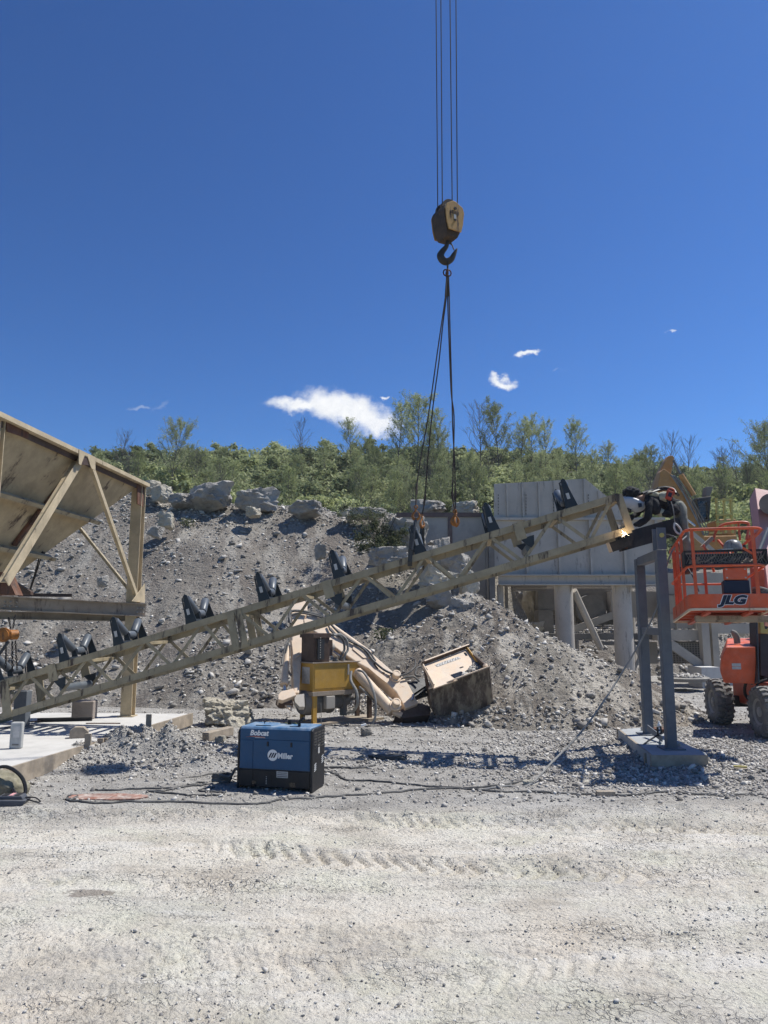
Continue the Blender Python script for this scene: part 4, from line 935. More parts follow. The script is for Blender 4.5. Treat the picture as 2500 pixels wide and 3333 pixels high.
mb = MB(); mb.beam(PP(132, 1660, .03), PP(45, 1775, .03), .10, .05, up=nrm); jn = mb.build('plate_joint', m_rusty, hop)
for f in (.15, .4, .65, .9):
    q = PP(132, 1660, .05)*(1-f)+PP(45, 1775, .05)*f+Vector((.04, 0, 0)); mb = MB(); mb.lathe(q, nrm, [(0, .018), (.012, .018), (.018, .008)], 8); mb.build('bolt', m_brown, jn)
# braces in the frame plane
for (x0, y0, x1, y1, w, off, mt) in ((263, 1500, 22, 1895, .15, -.02, m_tan2), (303, 1522, 446, 1936, .085, -.02, m_tan2)):
    p0, p1 = HP(x0, y0, off), HP(x1, y1, off); mb = MB(); mb.beam(p0, p1, .014, w, side=hn); mb.beam(p0+hn*w*.45, p1+hn*w*.45, w*.9, .014, side=hn); mb.build('brace', mt, hop)
p0, p1 = HP(245, 1700, 1.4), HP(437, 1940, .12); mb = MB(); mb.beam(p0, p1, .05, .08, side=hn); mb.build('brace', m_tan, hop)
q = [HP(258, 1462, -.035), HP(312, 1488, -.035), HP(310, 1530, -.035), HP(298, 1520, -.035), HP(288, 1488, -.035), HP(272, 1480, -.035), HP(264, 1512, -.035), HP(257, 1508, -.035)]
mb = MB(); mb.prism([HP(258, 1462, -.10), HP(311, 1488, -.10), HP(311, 1532, -.10), HP(298, 1524, -.10), HP(286, 1486, -.10), HP(276, 1482, -.10), HP(264, 1514, -.10), HP(257, 1510, -.10)], hn*.012); mb.build('gusset', m_tan2, hop)
mb = MB(); mb.prism([HP(264, 1478, -.085), HP(292, 1488, -.085), HP(296, 1515, -.085), HP(264, 1512, -.085)], hn*.012); mb.build('gusset', m_brown, hop)
mb = MB(); mb.prism([HP(472, 1900, -.035), HP(472, 1962, -.035), HP(430, 1957, -.035)], hn*.012); mb.build('gusset', m_tan2, hop)
mb = MB(); mb.prism([HP(448, 1575, .0), HP(470, 1588, .0), HP(466, 1650, .0), HP(448, 1640, .0)], hn*.02); mb.build('gusset', m_rusty, hop)
mb = MB(); mb.prism([HP(22, 1368, -.01), HP(95, 1400, -.01), HP(92, 1426, -.01), HP(25, 1405, -.01)], hn*.02); mb.build('gusset', m_rusty, hop)
# outlet skirt
mb = MB(); q = [P(-30, 1862, 11.8), P(18, 1862, 11.8), P(50, 1936, 11.8), P(-30, 1936, 11.8)]; mb.prism(q, (-.02, .3, 0)); mb.build('outlet_chute', m_rusty, hop)
mb = MB(); q = [P(26, 1880, 12.8), P(100, 1925, 12.8), P(100, 1936, 12.8), P(26, 1936, 12.8)]; mb.prism(q, (0, .1, 0)); mb.build('outlet_chute', m_brown, hop)
# crossing I-beams under the frame
br = HP(474, 1986, -.16); bl = P(-160, 1955, 13.4)
mb = MB(); mb.ibeam(bl, br, .16, .26, .02); bmn = mb.build('girder', m_beam, hop)
for (px, pxs) in ((446, 0), (457, 0), (467, 0), (5, 0), (22, 0), (42, 0)):
    for k in (-.05, .03):
        f = (px+160)/634; q = bl+(br-bl)*f; mb = MB(); mb.cyl(q+Vector((.0, -.012, k)), q+Vector((.0, -.045, k)), .016, 8); mb.build('bolt', m_plant, bmn)
bl2, br2 = P(-160, 2000, 14.6), P(430, 2010, 15.1); mb = MB(); mb.ibeam(bl2, br2, .16, .16, .02); mb.build('girder', m_beam, hop)
mb = MB(); mb.beam(P(60, 1936, 13.9), P(232, 1938, 14.5), .1, .06); mb.build('cross_tie', m_brown, hop)
mb = MB(); q = [P(396, 2264, 15), P(432, 2264, 15), P(432, 2303, 15), P(396, 2290, 15)]; mb.prism(q, (0, .15, 0)); mb.build('bracket', m_tan, hop)
# far legs hidden behind plates
mb = MB(); q = pr+hn*W2; mb.ibeam(Vector((q.x, q.y, .25)), Vector((q.x, q.y, zt-.05)), .2, .2, .018); mb.build('leg', m_tan2, hop)
# chain hanging from the hopper outlet
mb = MB(); mb.tube(crv([P(130, 1805, 13.3), P(122, 1838, 13.3), P(110, 1880, 13.4), P(92, 1935, 13.5)]), .014, 5); mb.tube(crv([P(136, 1808, 13.3), P(120, 1860, 13.35), P(98, 1925, 13.5)]), .01, 5)
mb.lathe(P(130, 1800, 13.25), (0, 1, 0), [(0, .05), (.1, .05)], 10); tag(mb.build('chain', m_rope), 'thin dark chain hanging from the lowest rib of the hopper', 'chain')
# ================================================================ orange chain hoist
hc = P(38, 2066, 12.9)
ch = thing('chain_hoist', hc, 'rusty orange chain hoist hanging from the girder under the hopper', 'chain hoist')
mb = MB(); mb.lathe(hc+Vector((-.09, -.1, 0)), (.35, -1, 0), [(-.13, .05), (-.12, .09), (-.02, .12), (.0, .125), (.03, .12), (.035, .09), (.06, .085), (.065, .04)], 22); mb.build('housing', m_hook, ch, smooth=True)
mb = MB(); mb.cyl(hc+Vector((-.02, -.05, 0)), hc+Vector((.06, .06, 0)), .085, 18); mb.build('gear_cover', m_hook, ch, smooth=True)
def chain(mb, p0, p1, link=.05, r=.007):
    n = max(2, int((p1-p0).length/(link*.8)))
    for i in range(n):
        c = p0+(p1-p0)*((i+.5)/n); s = Vector((1, 0, 0)) if i % 2 else Vector((0, 1, 0)); d = (p1-p0).normalized()
        pts = [c+d*link*.5*math.cos(a)+s*link*.28*math.sin(a) for a in [k*math.pi/4 for k in range(8)]]; mb.tube(pts, r, 5, closed=True)
for a, b in ((P(28, 2010, 12.9), P(36, 2048, 12.9)), (P(50, 2002, 12.9), P(42, 2046, 12.9)), (P(20, 2085, 12.9), P(19, 2175, 12.9)), (P(40, 2088, 12.9), P(41, 2185, 12.9)), (P(50, 2086, 12.9), P(56, 2180, 12.9))):
    mb = MB(); chain(mb, a, b); mb.build('chain', m_rope, ch)
mb = MB(); mb.beam(P(28, 2088, 12.75), P(-10, 2140, 12.75), .03, .04); mb.build('lever', m_black, ch)
# ================================================================ grey support post under the truss foot
g = G(68, 2368, .25); g.y = min(g.y, 13.6); g = Vector((P(68, 2368, 13.4).x, 13.4, .25))
sp_ = thing('support_post', g, 'short dark blue box post under the low end of the truss', 'support post')
mb = MB(); mb.beam(g, Vector((g.x, g.y, P(68, 2248, 13.4).z)), .22, .2, up=(0, 1, 0)); mb.build('post', m_grey, sp_, bevel=.01)
mb = MB(); mb.beam(g+Z*.002, g+Z*.022, .4, .36, up=(0, 1, 0)); mb.build('base_plate', m_grey, sp_)
# ================================================================ left concrete slab
s0, s1 = G(-130, 2548, .25), G(622, 2323, .25); bk = G(-400, 2320, .25)
poly = [s0, s1, Vector((-14, s1.y+.6, .25)), Vector((-14, s0.y, .25))]
mb = MB(); mb.prism([v-Z*.4 for v in poly], Z*.4); slab = mb.build('concrete_slab', m_slabc); tag(slab, 'bright freshly poured concrete slab under the hopper, framed by boards', 'concrete slab')
e = (s1-s0).normalized(); en = Vector((e.y, -e.x, 0))
for f0, f1 in ((0, .44), (.442, .80), (.802, 1.0)):
    mb = MB(); mb.beam(s0+(s1-s0)*f0+en*.025-Z*.10, s0+(s1-s0)*f1+en*.025-Z*.10, .04, .235); mb.build('form_board', m_wood, slab)
for px, pt_, pb in ((470, 2325, 2390), (270, 2388, 2445), (312, 2403, 2440), (325, 2402, 2440)):
    q = on_line(s0, s1, px)+en*.075; tp = P(px, pt_, q.y).z; mb = MB(); mb.beam(Vector((q.x, q.y, -.15)), Vector((q.x, q.y, tp)), .09, .035, up=(0, 1, 0)); mb.build('form_stake', m_wood, slab)
# things lying on the slab
g = G(52, 2436, .25); fr = frame(g, (1, .12, 0), (-.12, 1, 0)); mb = MB()
mb.box(fr, -.085, .085, -.05, .05, 0, .375); o = mb.build('battery_case', m_lime, bevel=.02); tag(o, 'upright pale grey box standing on the front part of the bright slab', 'box')
mb = MB(); mb.box(fr, -.035, .05, -.056, -.0505, .16, .32); mb.build('label', m_label, o)
mb = MB(); mb.box(fr, -.04, .05, -.056, -.0505, .05, .07); mb.build('slot', m_plantd, o)
g = G(257, 2402, .25); fr = frame(g, (1, .3, 0), (-.3, 1, 0)); mb = MB(); pro = [fr(-.14, -.05, 0), fr(.12, -.05, 0), fr(.14, -.05, .1), fr(.06, -.05, .17), fr(-.07, -.05, .175), fr(-.14, -.05, .12)]
mb.prism(pro, fr(0, .16, 0)-fr(0, 0, 0)); tag(mb.build('wood_block', m_wood, bevel=.008), 'weathered rounded wood block on the bright slab near the form stakes', 'wood block')
q = Vector((P(275, 2320, 14.6).x, 14.6, .25)); fr = frame(q, (1, .1, 0), (-.1, 1, 0)); mb = MB(); mb.box(fr, -.2, .2, -.15, .15, 0, .34); tag(mb.build('concrete_block', rockmat('buff_block', [(.3, (.22, .18, .15)), (.7, (.34, .29, .25))], bump=.3), bevel=.02), 'brownish concrete block at the back of the slab below the truss', 'concrete block')
a, b = Vector((P(122, 2340, 14.1).x, 14.1, .285)), Vector((P(300, 2336, 14.3).x, 14.3, .285)); mb = MB(); mb.ibeam(a, b, .09, .07, .012); tag(mb.build('steel_channel', m_darkbeam), 'dark steel channel lying at the back of the bright slab', 'steel channel')
a, b = G(105, 2352, .262), G(390, 2352, .262); a, b = G(280, 2354, .262), G(392, 2354, .262); mb = MB(); mb.tube([a, b], .01, 6); tag(mb.build('steel_rod', m_rusty), 'thin rusty rod lying on the bright slab beside the form stakes', 'rod')
a, b = G(100, 2352, .262), G(132, 2348, .262); mb = MB(); mb.beam(a+Z*.012, b+Z*.012, .05, .02); tag(mb.build('steel_offcut', m_brown), 'short rusty offcut on the slab near the dark post', 'offcut')
# log left of the welder
a, b = G(668, 2418), G(748, 2395); a, b = G(668, 2416)+Z*.09, G(750, 2398)+Z*.11; mb = MB(); mb.beam(a, b, .15, .15); o = mb.build('timber', m_wood, bevel=.012); tag(o, 'short thick piece of timber lying left of the blue welder', 'timber')
# ================================================================ welder
wo = Vector((-.878, 9.44, 0)); wx = Vector((-.97, .25, 0)).normalized(); wy = Vector((.25, .97, 0)).normalized()
wz0 = gz(-1.3, 9.6)-.005; wo.z = wz0
o0 = wo+wx*1.0
F_ = frame(o0, -wx, wy)      # a: left->right along the front, b: depth, c: up
Lw, Dw, Hw = 1.0, .46, .755
wd = thing('welding_machine', o0, 'blue engine driven welding machine standing on the gravel', 'welding machine')
mb = MB(); mb.box(F_, .03, Lw-.03, .012, Dw-.012, .05, .255); mb.build('base', m_plastic, wd)
mb = MB(); mb.box(F_, .0, .21, .004, .02, .045, .245); mb.box(F_, .215, Lw-.04, .004, .02, .045, .245); mb.build('lower_panel', m_plastic, wd, bevel=.006)
for a0, a1 in ((.20, .26), (.70, .78)):
    mb = MB(); mb.box(F_, a0, a1, .0, .003, .055, .115); mb.build('fork_slot', m_glass, wd)
mb = MB(); mb.box(F_, .026, Lw-.034, .006, Dw-.006, .256, Hw-.012); mb.build('housing', m_blue, wd)
mb = MB(); mb.box(F_, .03, .205, -.002, .005, .262, .60); mb.build('door', m_blue, wd, bevel=.004)
mb = MB(); mb.box(F_, .212, Lw-.045, -.002, .005, .262, .612); dr = mb.build('door', m_blue, wd, bevel=.004)
for a0 in (.395, .71):
    mb = MB(); mb.box(F_, a0, a0+.022, -.012, -.003, .535, .59); mb.build('latch', m_plastic, dr)
mb = MB(); mb.prism([F_(.03, 0, .62), F_(Lw-.045, 0, .63), F_(Lw-.045, 0, Hw-.03), F_(Lw-.045, .02, Hw), F_(.03, .02, Hw), F_(.03, 0, Hw-.03)], wy*.0) if 0 else mb.box(F_, .03, Lw-.045, -.002, .005, .618, Hw-.02); mb.build('upper_panel', m_blue, wd, bevel=.004)
# side covers (black) and lid
mb = MB(); mb.prism([F_(Lw-.033, -.004, .0), F_(Lw-.033, Dw, .0), F_(Lw-.033, Dw, Hw-.03), F_(Lw-.033, Dw-.05, Hw+.004), F_(Lw-.033, .05, Hw+.004), F_(Lw-.033, -.004, Hw-.02)], -wx*.033); sc_ = mb.build('end_cover', m_plastic, wd, bevel=.012)
mb = MB(); mb.prism([F_(-.005, -.004, .0), F_(-.005, Dw, .0), F_(-.005, Dw, Hw-.05), F_(-.005, Dw-.05, Hw-.0), F_(-.005, .05, Hw-.0), F_(-.005, -.004, Hw-.05)], -wx*.03); mb.build('end_cover', m_plastic, wd, bevel=.012)
mb = MB(); mb.prism([F_(.03, -.002, Hw-.02), F_(.03, .02, Hw+.012), F_(.03, Dw-.02, Hw+.012), F_(.03, Dw+.002, Hw-.02)], -wx*(Lw-.07)); ld = mb.build('lid', m_bluet, wd, bevel=.008)
for c0 in (.655, .69, .725, .62, .585, .55):     # louvres on the end cover
    for b0 in (.045, .18, .315):
        mb = MB(); mb.box(F_, Lw, Lw+.003, b0, b0+.11, c0-.035, c0-.014) if c0 < .74 else None
        mb.build('louvre', m_glass, sc_)
for b0, c0 in ((.06, .24), (.33, .30)):
    for k in range(4):
        mb = MB(); mb.add([F_(Lw+.003, b0, c0+k*.024), F_(Lw+.003, b0+.07, c0+k*.024+.02), F_(Lw+.003, b0+.07, c0+k*.024+.031), F_(Lw+.003, b0, c0+k*.024+.011)], [(0, 1, 2, 3)]); mb.build('stripe_decal', m_white, sc_)
mb = MB(); mb.box(F_, Lw, Lw+.003, .2, .25, .44, .54); mb.build('label', m_label, sc_)
# exhaust, filler caps, lid seams
mb = MB(); mb.tube(crv([F_(.745, .2, Hw), F_(.745, .2, Hw+.05), F_(.755, .2, Hw+.075), F_(.79, .2, Hw+.1), F_(.81, .2, Hw+.115)], 4), .019, 10); mb.build('exhaust', m_plastic, wd, smooth=True)
for a0 in (.56, .585): mb = MB(); mb.cyl(F_(a0, .3, Hw+.01), F_(a0, .3, Hw+.07), .012, 8); mb.build('terminal', m_plastic, wd)
for a0, a1, b0, b1 in ((.2, .4, .08, .1), (.42, .66, .36, .375), (.66, .8, .08, .09)): mb = MB(); mb.box(F_, a0, a1, b0, b1, Hw+.013, Hw+.02); mb.build('lid_seam', m_plastic, ld)
mb = MB(); mb.tube(crv([F_(.22, .3, Hw+.012), F_(.24, .3, Hw+.045), F_(.27, .3, Hw+.05)], 3), .006, 6); mb.build('lifting_eye', m_plastic, wd)
for a0 in (.53, .66):
    mb = MB(); mb.tube([F_(a0+.03*math.cos(k), .34+.02*math.sin(k), Hw+.02+.015*math.sin(k*2)) for k in [i*.7 for i in range(9)]], .003, 5); mb.build('tether', m_leafy if 0 else m_yrail, wd)
# writing
text_mesh('lettering', 'Bobcat', .088, lambda x, y, z: F_(.285+x, -.006+y*.2, .690+z), m_white, wd, shear=.25, bold=.0035)
for k in range(5):
    mb = MB(); q0 = F_(.10+k*.012, -.0045, .635+k*.003); q1 = F_(.23+k*.02, -.0045, .655-k*.004); q2 = F_(.37, -.0045, .645-k*.003); mb.tube([q0, q1, q2], [.0005, .0022, .0012], 4); mb.build('swoosh_decal', m_plant if k % 2 else m_redpl, wd)
mb = MB(); mb.box(F_, .23, .37, -.0055, -.0045, .632, .640); mb.build('underline_decal', m_label, wd)
text_mesh('lettering', 'Miller', .092, lambda x, y, z: F_(.645+x*.92, -.012+y*.2, .425+z), m_white, dr, bold=.0032)
mb = MB(); mb.lathe(F_(.475, -.0035, .43), -wy, [(0, .068), (.003, .068)], 36); lgo = mb.build('emblem', m_white, dr)
for k in (-1, 0, 1):
    mb = MB(); c = .475+k*.031; h = .030; mb.add([F_(c-.026, -.0085, .43-h), F_(c-.006, -.0085, .43-h), F_(c+.026, -.0085, .43+h), F_(c+.006, -.0085, .43+h)], [(0, 1, 2, 3)]); mb.build('emblem_bar', m_navy, lgo)
mb = MB(); mb.box(F_, .53, .68, -.001, .003, .165, .24); pl2 = mb.build('rating_plate', m_label, wd)
for r in range(3): mb = MB(); mb.box(F_, .54, .67, -.0025, -.0012, .175+r*.021, .186+r*.021); mb.build('printed_line', m_plantd, pl2)
mb = MB(); mb.box(F_, .385, .46, -.001, .003, .07, .19); pl3 = mb.build('fuse_panel', m_plastic, wd)
for r in range(5): mb = MB(); mb.box(F_, .39, .40, -.003, -.0012, .08+r*.021, .09+r*.021); mb.build('printed_mark', m_label, pl3)
mb = MB(); mb.prism([F_(-.055, .05, .47), F_(-.01, .05, .50), F_(-.01, .05, .46)], wy*.05); mb.build('side_knob', m_plastic, wd)
# ================================================================ ground cables
def gcable(name, pts, r, mat, label, k=6, cat='cable', lift=0, wob=.012):
    q = []
    for p_ in pts:
        g = G(p_[0], p_[1]); z = gz(g.x, g.y); g = G(p_[0], p_[1], z); q.append(Vector((g.x, g.y, gz(g.x, g.y)+r*.8+lift)))
    c = crv(q, k); rd_ = random.Random(len(pts)*7+int(pts[0][0]))
    c = [v+Vector((rd_.gauss(0, wob), rd_.gauss(0, wob), 0)) for v in c]
    for v in c: v.z = gz(v.x, v.y)+r*.8
    mb = MB(); mb.tube(c, r, 6); return tag(mb.build(name, mat, smooth=True), label, cat)
gcable('welding_cable', [(225, 2600), (215, 2606), (240, 2611), (330, 2616), (470, 2610), (620, 2613), (800, 2619), (870, 2614), (930, 2603), (1000, 2602), (1060, 2597), (1180, 2588), (1300, 2579), (1400, 2570), (1500, 2569), (1620, 2577), (1800, 2583), (1930, 2587), (2050, 2590), (2150, 2580), (2300, 2590), (2420, 2590), (2620, 2582)], .013, m_hose, 'long dark cable running along the edge of the road across the whole yard', k=5)
gcable('welding_cable', [(1052, 2512), (1090, 2515), (1110, 2530), (1130, 2541), (1250, 2547), (1380, 2560), (1500, 2566), (1640, 2556), (1720, 2536)], .013, m_hose, 'dark cable curving right from the welder and crossing the long one')
gcable('welding_cable', [(1050, 2496), (1100, 2494), (1160, 2488), (1220, 2486)], .016, m_hose, 'thick cable from the welder to the dark coil')
gcable('welding_cable', [(310, 2572), (345, 2574), (430, 2571), (560, 2566), (620, 2557), (655, 2550), (667, 2555), (620, 2562), (560, 2570), (500, 2577)], .012, m_hose, 'dark cable looped back near the rusty sheet')
gcable('welding_cable', [(480, 2576), (600, 2588), (680, 2590), (725, 2588), (715, 2580), (655, 2577), (660, 2570), (700, 2566)], .012, m_hose, 'cable with a tight bend left of the welder')
gcable('welding_cable', [(612, 2533), (680, 2522), (730, 2515), (765, 2508)], .010, m_hose, 'thin cable entering the welder from the left')
gcable('welding_cable', [(222, 2598), (235, 2590), (250, 2592), (243, 2603), (225, 2604)], .012, m_hose, 'small dark cable loop at the left tip of the rusty sheet')
gcable('welding_cable', [(2075, 2420), (2080, 2465), (2110, 2486), (2200, 2488), (2300, 2500), (2380, 2530), (2440, 2555)], .010, m_hose, 'black cable winding round the front of the grey pad')
gcable('steel_rod', [(1050, 2362), (1200, 2365), (1350, 2368), (1510, 2371)], .012, m_hose, 'long thin pipe lying on the ground in front of the power unit', cat='pipe', wob=.002)
# coil of cable
mb = MB(); g = G(1262, 2482); rd_ = random.Random(9)
pts = []
for i in range(150):
    a = i*.42; rx = .26+rd_.gauss(0, .02)+.03*math.sin(i*.3); ry = .13+rd_.gauss(0, .015); x = g.x+rx*math.cos(a)+.02*math.sin(i*.11); y = g.y+ry*math.sin(a); pts.append(Vector((x, y, gz(x, y)+.015+.05*(i/150)+rd_.uniform(0, .012))))
mb.tube(pts, .012, 5); tag(mb.build('cable_coil', m_hose, smooth=True), 'untidy coil of dark cable on the ground right of the welder', 'cable coil')
mb = MB(); g = G(720, 2555); pts = []
for i in range(60):
    a = i*.5; x = g.x+.12*math.cos(a)+rd_.gauss(0, .01); y = g.y+.10*math.sin(a); pts.append(Vector((x, y, gz(x, y)+.02+.10*(i/60))))
mb.tube(pts, .014, 5); mb.tube(crv([pts[-1], F_(-.15, .1, .12), F_(-.08, .12, .22), F_(.0, .1, .2)], 4), .02, 6); tag(mb.build('cable_coil', m_hose, smooth=True), 'small heap of coiled cable leaning against the left end of the welder', 'cable coil')
# hanging cable from the truss end down to the ground
q = [P(1720, 2540, 9.9), P(1800, 2478, 10.4), P(1890, 2385, 10.8), P(1960, 2290, 11.1), P(2040, 2165, 11.4), P(2100, 2060, 11.5), P(2140, 1975, 11.5), P(2155, 1920, 11.5), P(2165, 1860, 11.6), P(2190, 1790, 11.7), P(2235, 1745, 11.9)]
q[0].z = gz(q[0].x, q[0].y)+.012
q = [Vector((G(1560, 2569).x, G(1560, 2569).y, gz(G(1560, 2569).x, G(1560, 2569).y)+.012)), Vector((G(1650, 2560).x, G(1650, 2560).y, gz(G(1650, 2560).x, G(1650, 2560).y)+.012))]+q
mb = MB(); mb.tube(crv(q, 6), .0135, 6); tag(mb.build('welding_cable', m_hosel, smooth=True), 'pale cable hanging from the lift basket past the blue grey frame down to the ground', 'cable')
# rusty sheet, timber, offcuts
g0 = G(350, 2602); mb = MB(); n = 40; rd_ = random.Random(2); top = []; 
for i in range(n):
    a = 2*math.pi*i/n; c_, s_ = math.cos(a), math.sin(a); x = g0.x+.46*math.copysign(abs(c_)**.8, c_)*(1+rd_.gauss(0, .02)); y = g0.y+.155*math.copysign(abs(s_)**.7, s_)*(1+rd_.gauss(0, .05)); top.append(Vector((x, y, .0)))
zz0 = max(gz(v.x, v.y) for v in top)
mb.prism([v+Z*(zz0-.01) for v in top], Z*.018); o = mb.build('steel_sheet', paint('rust_sheet', (.24, .10, .065), var=.35, scale=5, stain=(.50, .42, .35), stain_amt=.75, stain_scale=3, dust=.55, rough=.95, dustcol=(.55, .5, .44))); tag(o, 'rust red sheet lying flat on the ground left of the welder', 'steel sheet')
g = G(1972, 2592); fr = frame(Vector((g.x, g.y, gz(g.x, g.y))), (1, -.05, 0), (.05, 1, 0)); mb = MB(); mb.box(fr, -.11, .11, -.03, .05, 0, .055); tag(mb.build('wood_block', m_wood, bevel=.004), 'grey wood offcut lying across the long cable', 'wood block')
g = G(2412, 2520); fr = frame(Vector((g.x, g.y, gz(g.x, g.y)+.01)), (1, -.35, 0), (.35, 1, .0)); mb = MB(); mb.box(fr, -.08, .08, -.06, .06, 0, .02); o = mb.build('wedge_block', m_wood); mb = MB(); mb.box(fr, -.085, .085, .0, .05, .021, .04); mb.build('yellow_strip', m_yrail, o); tag(o, 'small board with a yellow strip on the gravel at the right', 'board')
mb = MB(); g = P(2125, 2300, 12.7); g = P(2140, 2305, 13.6); gg = near_g(2140, 2310, 14.6); fr = frame(gg+Z*.02, (1, -.4, 0), (.4, 1, .3)); mb.box(fr, -.14, .14, -.05, .05, 0, .06); tag(mb.build('rust_plate', m_rusty), 'rusty offcut lying on the slope between the frame posts', 'offcut')
# bag and toolbox at the left edge
g = G(8, 2598); bz = gz(g.x, g.y); mb = MB(); bc = Vector((g.x-.12, g.y+.18, bz)); 
bm = bmesh.new(); bmesh.ops.create_icosphere(bm, subdivisions=4, radius=1)
for v in bm.verts:
    d = v.co.normalized(); r_ = 1+.16*mnoise.noise(d*2.3)+.08*mnoise.noise(d*6+Vector((3, 1, 2))); v.co = Vector((d.x*.33*r_, d.y*.2*r_, max(-.02, (d.z*.85+.55)*.19*r_ + .07*d.x*-1)))
me = bpy.data.meshes.new('bag'); bm.to_mesh(me); bm.free(); me.materials.append(m_cloth); me.polygons.foreach_set('use_smooth', [True]*len(me.polygons))
o = bpy.data.objects.new('tool_bag', me); COL.objects.link(o); o.location = bc; WL[o.name] = bc; tag(o, 'slumped khaki tool bag with black strap at the left edge', 'bag')
mb = MB(); c = bc; mb.tube(crv([c+Vector((-.1, -.15, .30)), c+Vector((.12, -.14, .34)), c+Vector((.30, -.12, .22)), c+Vector((.37, -.14, .05)), c+Vector((.30, -.2, .03)), c+Vector((.24, -.2, .1))], 5), .022, 6); mb.build('strap', m_plastic, o, smooth=True)
g = G(35, 2628); fr = frame(Vector((g.x, g.y, gz(g.x, g.y))), (1, .12, 0), (-.12, 1, 0)); mb = MB()
mb.prism([fr(-.22, -.02, 0), fr(.13, -.02, 0), fr(.16, -.02, .06), fr(-.2, -.02, .07)], fr(0, .22, 0)-fr(0, 0, 0)); o = mb.build('tool_case', m_tool, bevel=.01)
mb = MB(); mb.prism([fr(-.17, .02, .072), fr(.12, .02, .064), fr(.10, .02, .10), fr(-.14, .02, .105)], fr(0, .15, 0)-fr(0, 0, 0)); ldc = mb.build('lid', m_tool, o, bevel=.006)
mb = MB(); mb.box(fr, -.04, .0, .03, .16, .106, .109); mb.build('label', m_pinkl, ldc); mb = MB(); mb.box(fr, -.12, -.06, .03, .16, .106, .108); mb.box(fr, .02, .07, .03, .16, .104, .107); mb.build('grip_panel', m_plastic, ldc)
mb = MB(); mb.tube(crv([fr(.12, .1, .07), fr(.22, .12, .06), fr(.30, .06, .02), fr(.22, .04, .04), fr(.14, .06, .06)], 4), .008, 5); mb.build('handle', m_plastic, o)
tag(o, 'flat dark grey tool case with a pink label at the left edge', 'tool case')
# ================================================================ hydraulic power unit
pc_ = G(1035, 2358); hx = Vector((math.cos(math.radians(38)), math.sin(math.radians(38)), 0)); hy = Vector((-hx.y, hx.x, 0))
# corner of tank nearest to camera at px 1018
K = P(1018, 2255, 15.6); 
hpu = thing('power_unit', Vector((K.x, K.y, 0)), 'yellow hydraulic power unit with oil tank, cooler and motor on a frame', 'power unit')
T0 = P(1018, 2255, 15.6); zb_ = P(1018, 2252, 15.6).z; ztp = P(1018, 2160, 15.6).z
Lt, Dt = 1.52, .55
FH = frame(Vector((T0.x, T0.y, 0)), hx, hy)
mb = MB(); mb.box(FH, 0, Lt, 0, Dt, zb_, ztp); tk = mb.build('oil_tank', m_yellow, hpu, bevel=.01)
mb = MB(); mb.box(FH, -.03, Lt+.03, -.03, Dt+.03, ztp+.002, ztp+.022); mb.build('tank_top', m_beam, hpu)
mb = MB(); mb.box(FH, .04, Lt-.12, -.008, -.002, zb_+.06, ztp-.08); mb.build('front_panel', m_yellow, tk)
mb = MB(); mb.box(FH, -.008, -.002, .12, .42, ztp-.42, ztp-.08); mb.build('label', m_label, tk)
mb = MB(); mb.box(FH, .86, .90, -.03, -.009, ztp-.26, ztp-.04); mb.build('level_gauge', m_plant, tk)
fz = .02
for a, b in ((.02, .04), (Lt-.08, .04), (.02, Dt-.06), (Lt-.08, Dt-.06)):
    mb = MB(); mb.box(FH, a, a+.09, b-.04, b+.03, fz, zb_-.09); mb.build('leg', m_yellow if a < .1 else m_brown, hpu)
mb = MB(); mb.box(FH, -.02, Lt+.02, -.04, .03, zb_-.088, zb_-.005); mb.box(FH, -.02, Lt+.02, Dt-.03, Dt+.04, zb_-.088, zb_-.005); mb.box(FH, -.02, .05, .035, Dt-.035, zb_-.088, zb_-.005); mb.build('rail', m_beam, hpu)
mb = MB(); mb.box(FH, -.15, Lt+.25, -.1, Dt+.1, -.05, .03); mb.build('skid', m_wood, hpu)
# cooler (brown box) and its dark core
cz0 = ztp+.022; cz1 = P(1018, 2062, 15.6).z
mb = MB(); mb.box(FH, .03, .42, .02, .52, cz0, cz1); co = mb.build('cooler', m_brown, hpu, bevel=.012)
mb = MB(); mb.box(FH, .0, .44, -.0, .54, cz1-.09, cz1+.002); mb.build('cooler_cap', m_brown, co)
mb = MB(); mb.box(FH, .10, .26, -.02, .018, cz0+.06, cz1-.12); cr_ = mb.build('core', m_black, co)
for k in range(9): mb = MB(); mb.box(FH, .15, .17, -.026, -.021, cz0+.09+k*.05, cz0+.115+k*.05); mb.build('fin_gap', m_plant, cr_)
mb = MB(); mb.box(FH, .425, .56, .12, .46, cz0+.12, cz1-.14); mb.build('fan_shroud', m_brown, hpu)
mb = MB(); mb.lathe(FH(.56, .28, (cz0+cz1)/2), hx, [(0, .11), (.06, .115), (.08, .09), (.12, .085), (.13, .03)], 18); mb.build('fan_motor', m_plant, hpu, smooth=True)
mb = MB(); mb.lathe(FH(1.12, .2, ztp+.02), Z, [(0, .075), (.02, .075), (.025, .055), (.05, .055), (.052, .07), (.13, .07), (.135, .05)], 18); mb.build('filler_cap', m_cream, hpu, smooth=True)
for a, b in ((.62, .12), (.72, .2), (.85, .15), (.95, .25)):
    mb = MB(); mb.lathe(FH(a, b, ztp+.02), Z, [(0, .05), (.04, .05), (.045, .03), (.09, .03)], 12); mb.build('valve', m_plantd, hpu)
for off, mt in ((0, m_hose), (.09, m_hosel)):
    mb = MB(); mb.tube(crv([FH(.42+off, .1-off, cz1-.04), FH(.62+off, .05, cz1-.03), FH(.76+off, .02, cz1-.14), FH(.80+off, .02, cz1-.34), FH(.74+off, .02, cz0+.16), FH(.70+off, .05, cz0+.02)], 6), .027, 8); mb.build('hose', mt, hpu, smooth=True)
